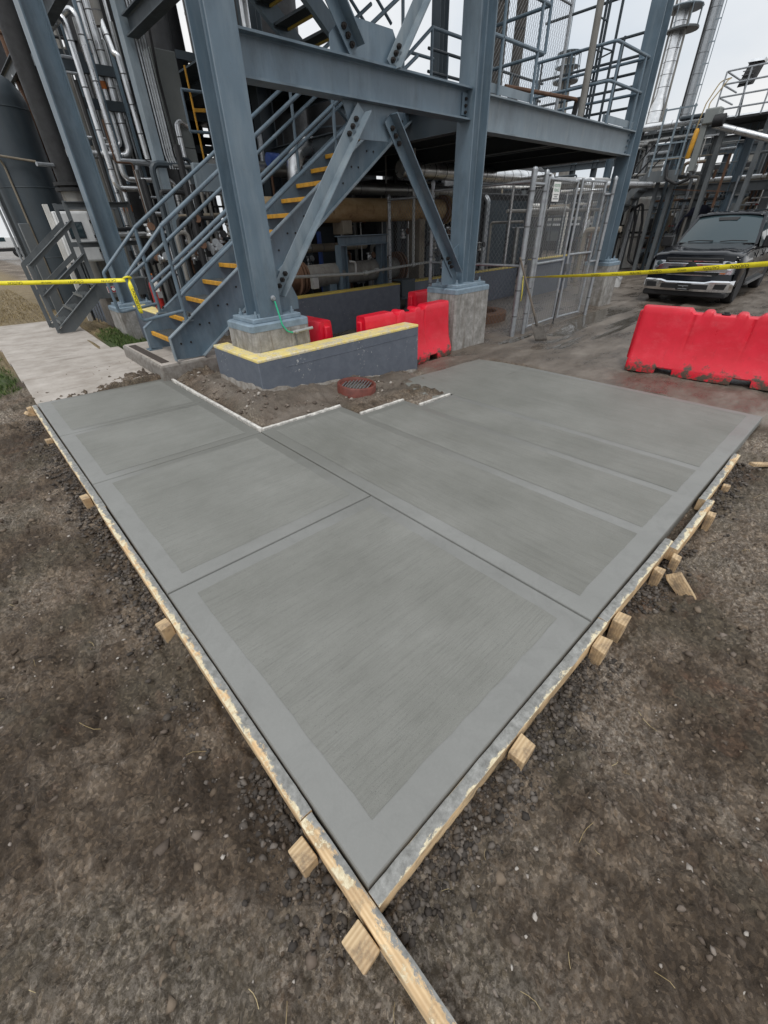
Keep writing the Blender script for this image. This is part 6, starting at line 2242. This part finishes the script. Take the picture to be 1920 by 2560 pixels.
    for q in range(12):
        a = q * math.pi / 6
        MB().cyl((70 + 1.55 * math.cos(a), 39.4 + 1.55 * math.sin(a), 16.5), (70 + 1.4 * math.cos(a), 39.4 + 1.4 * math.sin(a), 19.2), .05, 5).build('cage_bar', M['steel_lt'], t)
    for z in (17.8, 19.1):
        MB().lathe([(1.42, 0), (1.5, .06), (1.42, .12)], (70, 39.4, z), n=18).build('cage_ring', M['steel_lt'], t)
    MB().cyl((70, 39.8, 18), (70, 39.8, 24), .06, 5).build('mast', M['steel_lt'], t)
    # dark twin columns behind the platform railing
    for i, (y, r, lab) in enumerate(((9.35, .17, 'left one of the dark lagged columns behind the platform railing'), (8.75, .14, 'right one of the dark lagged columns behind the platform railing'))):
        t = thing('lagged_column', lab, 'column', (13.2, y, 3.0))
        MB().lathe([(r, 0), (r, 10)], (13.2, y, 3.0), n=20).build('lagging', M['lagdk'], t)
        for k in range(12):
            MB().lathe([(r + .004, 0), (r + .004, .03)], (13.2, y, 3.3 + k * .6), n=20).build('band', M['dark'], t)
    # far stuff under the platform, seen through the fence
    rnd = random.Random(9)
    for i in range(40):
        x = rnd.uniform(13, 20)
        y = rnd.uniform(7.5, 13)
        z1 = rnd.uniform(1.2, 3.2)
        r = rnd.choice((.025, .04, .06, .09))
        path = [(x, y, -.2), (x, y, z1)]
        if rnd.random() < .6:
            path.append((x, y + rnd.choice((-1.2, 1.2)), z1))
        mk = rnd.choice(cols + ['dark', 'steel_dk', 'galv'])
        o = MB().tube(rpath(path, r * 2), r, 8).build('small_pipe', M[mk], base=path[0])
        tag(o, pipe_label(mk, r, len(path), zone(y / x, [(.5, 'beyond the second gate'), (.62, 'beyond the first gate'), (.75, 'beyond the corner fence post'), (9, 'beyond the rear fence panel')])), 'pipe', 'pipes beyond the fence')
    for i in range(9):
        y = 8 + i * .55
        z = rnd.uniform(1.6, 2.9)
        mk = rnd.choice(['silver', 'silver_dk', 'greydull', 'white_dirty'])
        o = MB().cyl((14 + rnd.random() * 3, y, z), (20, y - 1, z), rnd.choice((.05, .09, .14)), 10).build('yard_pipe', M[mk], base=(15, y, z))
        tag(o, 'long level ' + MATWORD[mk] + ' pipe in the yard, ' + ('nearest', 'second', 'third', 'fourth', 'fifth', 'sixth', 'seventh', 'eighth', 'farthest')[i] + ' beyond the fence', 'pipe', 'level pipes beyond the fence')
make_right()
# ================================================================ plant under and behind the frame
def make_left():
    # big vertical tank at the left edge
    t = thing('process_tank', 'big dark blue grey upright tank at the left picture edge', 'tank', (2.34, 16, 0))
    MB().lathe([(.68, -.2), (.68, 4.35), (.64, 4.55), (.5, 4.75), (.3, 4.87), (.02, 4.92)], (2.34, 16, 0), n=40).build('shell', M['steel_dk'], t, ang=30)
    for z in (1.2, 2.7, 4.2):
        MB().lathe([(.684, 0), (.688, .01), (.684, .02)], (2.34, 16, z), n=40).build('weld_seam', M['steel_dk'], t)
    MB().lathe([(.16, 4.8), (.16, 5.25), (.24, 5.25), (.24, 5.33), (.02, 5.34)], (2.34, 16, 0), n=18).build('top_nozzle', M['steel_dk'], t)
    MB().tube(rpath([(1.95, 15.42, -.1), (1.95, 15.42, 3.1), (1.8, 15.3, 3.5)], .2), .025, 8).build('conduit', M['tanpaint'], t)
    MB().cyl((1.8, 15.3, 3.3), (2.6, 15.2, 3.2), .025, 8).build('conduit', M['tanpaint'], t)
    MB().bar((1.62, 15.6, -.1), (1.62, 15.6, 4.2), .07, .07).build('leg_channel', M['steel_grey'], t)
    for k in range(2):
        MB().cyl((1.55 - k * .08, 15.5, -.1), (1.55 - k * .08, 15.5, 5.6), .03, 8).build('riser', M['galv'], t)
    o = MB().box(1.58, 1.78, 14.2, 14.35, -.05, 1.95).build('pipe_support', M['steel_grey'], base=(1.68, 14.2, 0), bev=.01)
    tag(o, 'grey channel stanchion standing before the big tank', 'stanchion')
    # dark wide pipe left of the rear column
    t = thing('dark_riser', 'wide dark riser pipe left of the column behind the small steps', 'pipe', (2.75, 13.2, 0))
    MB().cyl((2.75, 13.2, 2.55), (2.75, 13.2, 5.9), .24, 24).build('pipe', M['dark'], t)
    for z in (2.5, 2.6, 5.55):
        MB().lathe([(.34, 0), (.34, .06)], (2.75, 13.2, z), n=24).build('flange', M['dark'], t)
    MB().cyl((2.75, 13.2, -.2), (2.75, 13.2, 2.5), .26, 20).build('lagging', M['greydull'], t)
    for z in (1.7, 2.3):
        MB().lathe([(.265, 0), (.265, .02)], (2.75, 13.2, z), n=20).build('band', M['band'], t)
    MB().cyl((2.75, 13.2, 2.95), (2.2, 13.0, 2.95), .04, 8).build('branch', M['galv'], t)
    # silver insulated pipes
    jacket_pipe('insulated_pipe', 'left silver pipe with top bend beside the rear column', [(2.9, 12.9, 4.72), (3.33, 11.96, 5.05), (3.33, 11.96, 2.50), (3.83, 11.96, 2.50), (3.86, 11.96, 2.05), (4.4, 11.9, 2.02)], .052, 'silver', None, .62)
    jacket_pipe('insulated_pipe', 'second silver pipe with top bend right of the first', [(3.05, 12.9, 4.85), (3.55, 11.96, 5.16), (3.55, 11.96, 2.66), (4.6, 11.96, 2.66), (4.6, 11.96, 1.0)], .052, 'silver', None, .62)
    jacket_pipe('insulated_pipe', 'widest bright silver pipe turning level at its foot', [(4.02, 12.58, 6.2), (4.02, 12.58, 3.12), (2.75, 12.58, 3.12)], .075, 'silver', None, .55)
    jacket_pipe('insulated_pipe', 'thin silver pipe hugging the widest silver pipe', [(3.88, 12.6, 6.2), (3.88, 12.6, 3.3), (3.5, 12.6, 3.28)], .04, 'silver', None, .5)
    jacket_pipe('insulated_pipe', 'dull grey pipe between the bright silver pipes', [(3.86, 13.05, 5.3), (3.86, 13.05, 2.9)], .058, 'silver_dk', None, .7)
    jacket_pipe('insulated_pipe', 'short silver pipe low behind the small steps', [(3.40, 12.3, 2.8), (3.40, 12.3, .6)], .045, 'silver', None, .6)
    jacket_pipe('insulated_pipe', 'silver pipe with orange band low behind the small steps', [(3.55, 12.25, 2.45), (3.55, 12.25, .6)], .05, 'silver', None, .6)
    jacket_pipe('insulated_pipe', 'silver drop pipe with bend above the grey cabinet', [(3.95, 12.3, 6.0), (4.05, 11.96, 4.62), (4.10, 11.9, 4.60), (4.13, 11.9, 3.02)], .055, 'silver', None, .45)
    jacket_pipe('insulated_pipe', 'fat lagged pipe above the grey cabinet drop', [(4.0, 12.1, 6.0), (4.0, 12.1, 5.0)], .085, 'greydull', None, .5)
    jacket_pipe('insulated_pipe', 'hooked silver pipe right of the tall grey cabinet', [(4.35, 9.9, 3.30), (4.10, 9.85, 3.40), (4.10, 9.85, .4)], .046, 'silver', None, .42)
    jacket_pipe('insulated_pipe', 'tan level pipe behind the handrails', [(3.9, 11.0, 1.95), (5.2, 11.0, 1.98)], .05, 'tanpaint', None, 0)
    for i, (x, y) in enumerate(((4.12, 12.3), (3.70, 12.3))):
        o = MB().bar((x, y, 2.6), (x, y, 6.2), .07, .05).build('strut', M['steel'], base=(x, y, 3))
        tag(o, ('blue grey strut beside the widest silver pipe', 'blue grey strut between the silver pipes')[i], 'strut')
    o = MB().lathe([(.05, 0), (.056, .02), (.056, .1), (.05, .12)], (3.88, 12.6, 4.2), n=12).build('pipe_marker', M['orange'], base=(3.88, 12.6, 4.2))
    tag(o, 'orange marker on the thin silver pipe', 'marker')
    o = MB().lathe([(.054, 0), (.058, .02), (.058, .1), (.054, .12)], (3.55, 12.25, 2.1), n=12).build('pipe_marker', M['orange'], base=(3.55, 12.25, 2.1))
    tag(o, 'orange marker low on the silver pipe', 'marker')
    t = thing('hand_wheel', 'large pale spoked wheel behind the silver pipes', 'wheel', (4.0, 16.5, 4.5))
    rr = []
    for k in range(33):
        a = k * math.pi / 16
        rr.append((3.8 + .42 * math.cos(a), 16.2, 4.02 + .42 * math.sin(a)))
    MB().tube(rr, .035, 8).build('rim', M['galv'], t)
    for k in range(5):
        a = k * math.pi * 2 / 5
        MB().cyl((3.8, 16.2, 4.02), (3.8 + .42 * math.cos(a), 16.2, 4.02 + .42 * math.sin(a)), .022, 6).build('spoke', M['galv'], t)
    # tall grey cabinet, its column and conduits
    t = thing('electrical_cabinet', 'tall plain grey electrical cabinet behind the nearest column', 'cabinet', (4.15, 10.0, 2.85))
    MB().box(3.98, 4.42, 9.98, 10.3, 3.02, 4.32).build('upper_box', M['cabinet'], t, bev=.008)
    MB().box(3.99, 4.42, 9.975, 10.3, 2.80, 3.012).build('lower_box', M['cabinet'], t, bev=.008)
    o = MB().bar((3.55, 9.73, -.2), (3.55, 9.73, 6), .2, .16).build('panel_column', M['steel_lt'], base=(3.55, 9.73, 0), bev=.01)
    tag(o, 'pale steel post carrying the conduit bundle', 'post')
    for i, lab in enumerate(('left conduit of the bundle on the pale post', 'second conduit of the bundle on the pale post', 'third conduit of the bundle on the pale post', 'right conduit of the bundle on the pale post')):
        x = 3.66 + i * .045
        o = MB().tube(rpath([(x, 9.62, 6), (x, 9.62, 2.85), (x + .03, 9.6, 2.65)], .05), .015, 8).build('conduit', M['galv'], base=(x, 9.62, 3))
        tag(o, lab, 'conduit', 'conduit bundle')
    o = MB().tube(rpath([(4.3, 9.8, 5.6), (4.25, 9.75, 4.9), (3.95, 9.7, 4.55), (3.9, 9.68, 3.9), (3.92, 9.66, 2.6), (4.0, 9.6, 1.6)], .25), .022, 8).build('cable', M['black'], base=(4, 9.7, 3))
    tag(o, 'black cable drooping past the grey cabinet', 'cable')
    o = MB().tube(rpath([(4.5, 9.9, 5.6), (4.2, 9.8, 5.1), (3.85, 9.75, 4.75), (3.84, 9.7, 3.6), (3.86, 9.7, 2.4)], .25), .018, 8).build('cable', M['black'], base=(4, 9.7, 3))
    tag(o, 'thinner black cable left of the drooping one', 'cable')
    t = thing('yellow_hoist', 'yellow hoist bar and hook beside the nearest column', 'hoist', (4.5, 9.7, 3.3))
    MB().cyl((4.42, 9.7, 2.6), (4.42, 9.7, 4.1), .018, 8).build('upright', M['yellow'], t)
    MB().bar((4.42, 9.68, 3.52), (4.78, 9.68, 3.55), .05, .05).build('arm', M['yellow'], t)
    MB().lathe([(.07, 0), (.07, .05)], (4.8, 9.66, 3.6), (0, 1, 0), 14).build('sheave', M['yellow'], t)
    for z in (3.2, 3.75):
        MB().cyl((4.2, 9.55, z), (4.9, 9.6, z + .02), .024, 8).build('bracket_rail', M['steel'], t)
    MB().cyl((4.2, 9.55, 3.2), (4.2, 9.55, 3.75), .02, 8).build('bracket_rail', M['steel'], t)
    o = MB().box(3.95, 4.9, 9.2, 9.3, 2.30, 2.72).build('equipment_beam', M['steel_lt'], base=(4.3, 9.2, 2.3), bev=.01)
    tag(o, 'pale drilled beam end behind the handrails', 'beam')
    for k in range(2):
        bb = MB()
    # horizontal exchangers below the stair
    t = thing('heat_exchanger', 'long rusty cream exchanger shell lying behind the crossed braces', 'exchanger', (8, 8.6, 1.76))
    MB().cyl((4.6, 8.6, 1.985), (10.2, 8.6, 1.985), .225, 32).build('shell', M['rusty'], t)
    for x in (10.2, 10.34):
        MB().lathe([(.32, 0), (.32, .06)], (x, 8.6, 1.985), (1, 0, 0), 28).build('flange', M['rust_dk' if x < 10.3 else 'rusty'], t)
    MB().lathe([(.26, 0), (.26, .25), (.18, .36), (.02, .40)], (10.4, 8.6, 1.985), (1, 0, 0), 28).build('channel_head', M['rusty'], t)
    MB().box(6.72, 6.98, 8.4, 8.8, 1.54, 1.8).build('saddle', M['tanpaint'], t, bev=.02)
    MB().box(9.2, 9.4, 8.4, 8.8, -.2, 1.8).build('saddle', M['tanpaint'], t, bev=.02)
    t = thing('steel_portal', 'blue grey steel portal carrying the rusty exchanger', 'portal', (7.1, 8.2, -.2))
    MB().ibeam((6.38, 8.2, 1.43), (7.82, 8.2, 1.43), .19, .22).build('beam', M['steel'], t, ang=30)
    for x in (6.45, 7.66):
        MB().ibeam((x, 8.2, -.2), (x, 8.2, 1.335), .18, .2, .01, .014, (1, 0, 0)).build('leg', M['steel'], t, ang=30)
    t = thing('heat_exchanger', 'lower rusty grey exchanger with flanged ends above the wall', 'exchanger', (6.8, 8.4, .55))
    MB().cyl((5.5, 8.4, .80), (8.3, 8.4, .80), .22, 28).build('shell', M['greydull'], t)
    for x, r in ((5.28, .34), (5.36, .34), (5.46, .3), (8.28, .34), (8.40, .34)):
        MB().lathe([(r, 0), (r, .05)], (x, 8.4, .80), (1, 0, 0), 28).build('flange', M['rust_dk'], t)
    MB().cyl((4.8, 8.4, .80), (5.3, 8.4, .80), .25, 24).build('channel', M['rust_dk'], t)
    for k in range(10):
        a = k * math.pi / 5
        bb = MB()
        bolts(bb, [(8.45, 8.4 + .29 * math.cos(a), .80 + .29 * math.sin(a))], (1, 0, 0), .025, .04)
        bb.build('flange_bolt', M['bolt'], t)
    for x in (6.1, 7.7):
        MB().box(x, x + .2, 8.25, 8.55, -.2, .62).build('saddle', M['steel'], t)
    jacket_pipe('banded_pipe', 'brown banded pipe between the two exchangers', [(5.2, 9.4, 1.28), (8.2, 9.4, 1.28)], .085, 'tanpaint', None, .35)
    t = thing('pipe_rail', 'grey pipe rail with fittings above the long containment wall', 'pipe', (4.5, 7.6, .85))
    MB().tube([(4.4, 7.6, .92), (6.6, 7.6, .83), (6.95, 7.6, .86), (8.9, 7.6, .92)], .028, 10).build('rail', M['conduit'], t)
    MB().cyl((8.13, 7.6, .9), (8.13, 7.6, 3.0), .032, 10).build('riser', M['conduit'], t)
    for x, z in ((6.62, .835), (6.95, .86), (8.13, .895)):
        MB().lathe([(.045, -.05), (.05, -.03), (.05, .03), (.045, .05)], (x, 7.6, z), (1, 0, .05), 12).build('fitting', M['conduit'], t)
    MB().tube(rpath([(6.35, 7.6, .86), (6.35, 7.6, 1.06), (6.2, 7.6, 1.08)], .05), .022, 8).build('bent_tap', M['conduit'], t)
    MB().box(5.18, 5.32, 7.55, 7.65, .66, .86).build('junction_box', M['conduit'], t, bev=.01)
    # silver elbow and mains behind the stair
    jacket_pipe('insulated_main', 'big silver elbow main behind the stair treads', [(6.02, 9.0, 1.3), (6.02, 9.0, 3.06), (8.2, 9.0, 3.06)], .17, 'silver', None, .75, n=24)
    jacket_pipe('insulated_main', 'dull silver main passing level left of the big elbow', [(4.4, 9.6, 2.72), (6.6, 9.6, 2.72)], .13, 'silver_dk', None, .5, n=20)
    o = MB().cyl((5.62, 9.35, 2.86), (5.88, 9.35, 2.86), .11, 16).build('blue_motor', M['blue'], base=(5.7, 9.35, 2.8))
    tag(o, 'blue motor body left of the big silver elbow', 'motor')
    jacket_pipe('insulated_main', 'banded silver main under the platform beyond the second column', [(8.6, 8.5, 2.76), (15.4, 8.5, 2.76)], .17, 'silver', None, .42, n=24)
    jacket_pipe('insulated_main', 'dull level main low under the platform', [(7.4, 9.2, 2.42), (12.4, 9.2, 2.42)], .12, 'silver_dk', None, .8, n=18)
    jacket_pipe('insulated_pipe', 'bright silver elbow peeking above the main beam', [(4.86, 9.0, 3.3), (4.86, 9.0, 4.30), (5.6, 9.0, 4.28)], .10, 'silver', None, .6)
    jacket_pipe('insulated_pipe', 'silver pipe behind the upper stair flight', [(5.55, 9.3, 4.1), (5.55, 9.3, 6)], .075, 'silver', None, .6)
    # pale brackets at the stair
    for i, (x, y, z0, z1) in enumerate(((4.62, 9.1, 2.0, 4.2), (4.95, 8.9, .6, 2.05), (4.35, 8.8, 2.9, 4.3))):
        o = MB().bar((x, y, z0), (x, y, z1), .09, .06).build('flat_post', M['steel_lt'], base=(x, y, z0))
        tag(o, ('pale flat post right of the nearest column', 'short pale flat post under the handrail', 'pale flat post above the main beam')[i], 'post')
    # clutter: verticals, valves, cable trays
    rnd = random.Random(21)
    mats = ['silver', 'silver_dk', 'dark', 'dark', 'steel_dk', 'greydull', 'rust_dk', 'galv', 'dark']
    def clutter(n, bx, by, bz, label, group, rs=(.018, .026, .04, .055)):
        for i in range(n):
            x, y = rnd.uniform(*bx), rnd.uniform(*by)
            z0 = rnd.choice((-.2, -.2, rnd.uniform(bz[0], (bz[0] + bz[1]) / 2)))
            z1 = rnd.uniform(max(z0 + .4, bz[0] + .6), bz[1])
            r = rnd.choice(rs)
            path = [(x, y, z0), (x, y, z1)]
            if rnd.random() < .6:
                path.append((x + rnd.uniform(-.9, .9), y, z1))
                if rnd.random() < .5:
                    path.append((path[-1][0], y, z1 + rnd.uniform(-.6, .7)))
            m = rnd.choice(mats)
            o = MB().tube(rpath(path, r * 2.2, 3), r, 8).build('small_pipe', M[m], base=path[0])
            hi = 'reaching high' if z1 > bz[0] + .75 * (bz[1] - bz[0]) else 'ending low' if z1 < bz[0] + .4 * (bz[1] - bz[0]) else 'ending midway'
            tag(o, pipe_label(m, r, len(path), hi + ' ' + label), 'pipe', group)
    clutter(70, (3.3, 5.6), (8.9, 12.4), (0, 3.0), 'behind the main stair', 'small pipes behind the stair')
    clutter(34, (5.6, 9.5), (9.3, 12.6), (0, 3.6), 'under the middle deck', 'small pipes under the deck')
    clutter(26, (8.4, 12.4), (8.9, 12), (0, 2.8), 'behind the chain link', 'small pipes behind the chain link')
    clutter(60, (3.0, 7.5), (13.0, 18), (.5, 6.8), 'in the left rack', 'thin pipes in the left rack')
    mats = ['silver', 'silver', 'silver_dk', 'galv', 'steel', 'dark']
    clutter(26, (3.1, 4.6), (12.2, 13.4), (2.2, 6.4), 'among the tall silver pipes', 'slim lines by the silver pipes', (.018, .025, .035))
    mats = ['silver', 'silver_dk', 'dark', 'galv']
    def valves(n, bx, by, bz, label, group):
        for i in range(n):
            x, y, z = rnd.uniform(*bx), rnd.uniform(*by), rnd.uniform(*bz)
            t = thing('valve', ('high ' if z > bz[0] + .66 * (bz[1] - bz[0]) else 'low ' if z < bz[0] + .33 * (bz[1] - bz[0]) else 'waist high ') + label + (' towards the left' if x < bx[0] + .33 * (bx[1] - bx[0]) else ' towards the right' if x > bx[0] + .66 * (bx[1] - bx[0]) else ' in the middle'), 'valve', (x, y, z), group)
            MB().lathe([(.03, -.11), (.08, -.10), (.08, -.07), (.045, -.05), (.06, 0), (.045, .05), (.08, .07), (.08, .10), (.03, .11)], (x, y, z), rnd.choice(((1, 0, 0), (0, 0, 1))), 10).build('body', M[rnd.choice(['silver', 'silver_dk', 'dark', 'galv'])], t)
            MB().cyl((x, y, z), (x, y - .16, z + .05), .014, 6).build('stem', M['galv'], t)
            MB().lathe([(.07, 0), (.075, .012), (.07, .024)], (x, y - .16, z + .05), (0, -1, .3), 12).build('handwheel', M[rnd.choice(['dark', 'galv', 'rust_dk'])], t)
    valves(30, (3.0, 5.0), (8.8, 10.5), (.3, 2.0), 'small valve behind the main stair', 'valves behind the stair')
    valves(16, (5.6, 9.5), (9.0, 11), (.3, 2.4), 'small valve behind the exchangers', 'valves behind the exchangers')
    valves(12, (9.0, 12.0), (8.2, 9.6), (.2, 1.8), 'small valve behind the chain link', 'valves behind the chain link')
    for i in range(12):
        y = 12.5 + (i % 6) * .9
        z = 4.0 + rnd.uniform(-.6, 1.6)
        o = MB().bar((2.7 + rnd.random(), y, z), (7.5, y, z), .1, .16).build('rack_beam', M['steel_dk'], base=(4, y, z))
        tag(o, ('first', 'second', 'third', 'fourth', 'fifth', 'sixth')[i % 6] + ' row ' + ('upper' if i > 5 else 'lower') + ' dark cross beam in the rack on the left', 'beam', 'rack beams on the left')
    # dark vessels added as backdrop darkness, blocking the sky behind the plant
    V_ = [(5.05, 12.4, .42, 7.5, 'slim dark backdrop vessel added between the tall cabinet and nearest column'), (7.9, 12.6, .9, 8.5, 'wide dark backdrop vessel added behind the upper stair flight'), (4.6, 14.2, .75, 6.5, 'tall dark backdrop vessel added directly behind the silver pipes'), (3.4, 20.5, .7, 7.5, 'tall dark backdrop vessel added left of the silver pipes'), (6.0, 15.5, 1.1, 9.5, 'dark backdrop vessel added behind the main stair'), (8.6, 15.0, 1.3, 9.0, 'dark backdrop vessel added behind the crossed braces'), (11.4, 14.2, 1.2, 5.6, 'dark backdrop vessel added behind the exchanger end'),
          (14.4, 13.6, 1.2, 3.4, 'dark backdrop vessel added far behind the fence post'), (4.2, 19, .8, 4.4, 'dark backdrop vessel added behind the rack on the left'), (18.5, 14, 1.4, 3.0, 'dark backdrop vessel added beyond the gates'), (22.5, 14.5, 1.5, 3.6, 'dark backdrop vessel added left of the white tank')]
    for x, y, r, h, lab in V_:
        t = thing('backdrop_vessel', lab, 'vessel', (x, y, -.2))
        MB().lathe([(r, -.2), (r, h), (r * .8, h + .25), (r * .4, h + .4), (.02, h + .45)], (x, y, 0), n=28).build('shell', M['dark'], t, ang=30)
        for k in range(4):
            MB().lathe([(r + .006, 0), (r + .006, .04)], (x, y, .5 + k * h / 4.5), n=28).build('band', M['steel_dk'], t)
    for i, (x0, x1, y0, y1, z0, z1, lab) in enumerate(((4.2, 5.6, 12.9, 13.6, -.2, 2.1, 'dark backdrop machine housing added behind the handrails'), (6.2, 8.6, 11.2, 12.2, -.2, 1.9, 'dark backdrop housing added behind the exchangers'), (9.2, 12.0, 10.0, 11, -.2, 2.7, 'dark backdrop equipment housing added at the back of the enclosure'), (12.6, 17.5, 10.2, 11.2, -.2, 2.5, 'long dark backdrop housing added beyond the fence gates'))):
        t = thing('backdrop_housing', lab, 'machine', (x0, y0, z0))  # boxes added to give a dark backing behind stair and fence
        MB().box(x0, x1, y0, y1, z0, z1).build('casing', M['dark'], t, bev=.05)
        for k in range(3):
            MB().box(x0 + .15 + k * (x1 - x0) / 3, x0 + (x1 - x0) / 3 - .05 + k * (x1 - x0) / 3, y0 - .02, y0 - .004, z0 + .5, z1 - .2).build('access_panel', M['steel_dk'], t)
    # electric motor in blue, low
    o = MB().cyl((7.1, 9.9, -.2), (7.1, 9.9, 1.6), .06, 10).build('blue_post', M['blue'], base=(7.1, 9.9, 0))
    tag(o, 'dark blue post under the exchanger portal', 'post')
    # white utility truck far left
    t = thing('utility_truck', 'white utility truck half hidden at the left edge', 'truck', (4.5, 62, -.1))
    x, y = 5.6, 62.0
    MB().box(x - 4.6, x + 1.4, y, y + 2, .75, 1.75).build('body', M['white'], t, bev=.12, seg=3)
    MB().box(x - 4.6, x - 1.0, y + .1, y + 1.9, 1.75, 2.3).build('cargo_load', M['dark'], t, bev=.05)
    MB().box(x - .4, x + .1, y - .02, y + .0, 1.35, 1.7).build('window', M['glass'], t)
    MB().box(x - 4.5, x + 1.3, y + .05, y + 1.9, .5, .76).build('chassis', M['black'], t)
    for wx in (x + .75, x - 3.2):
        w = MB().lathe([(.2, -.14), (.44, -.13), (.47, 0), (.44, .13), (.2, .14)], (wx, y + .1, .38), (0, 1, 0), 24).build('tyre', M['tyre'], t)
        MB().lathe([(.24, 0), (.22, .05)], (wx, y - .03, .38), (0, -1, 0), 18).build('rim', M['galv_dk'], w)
make_left()
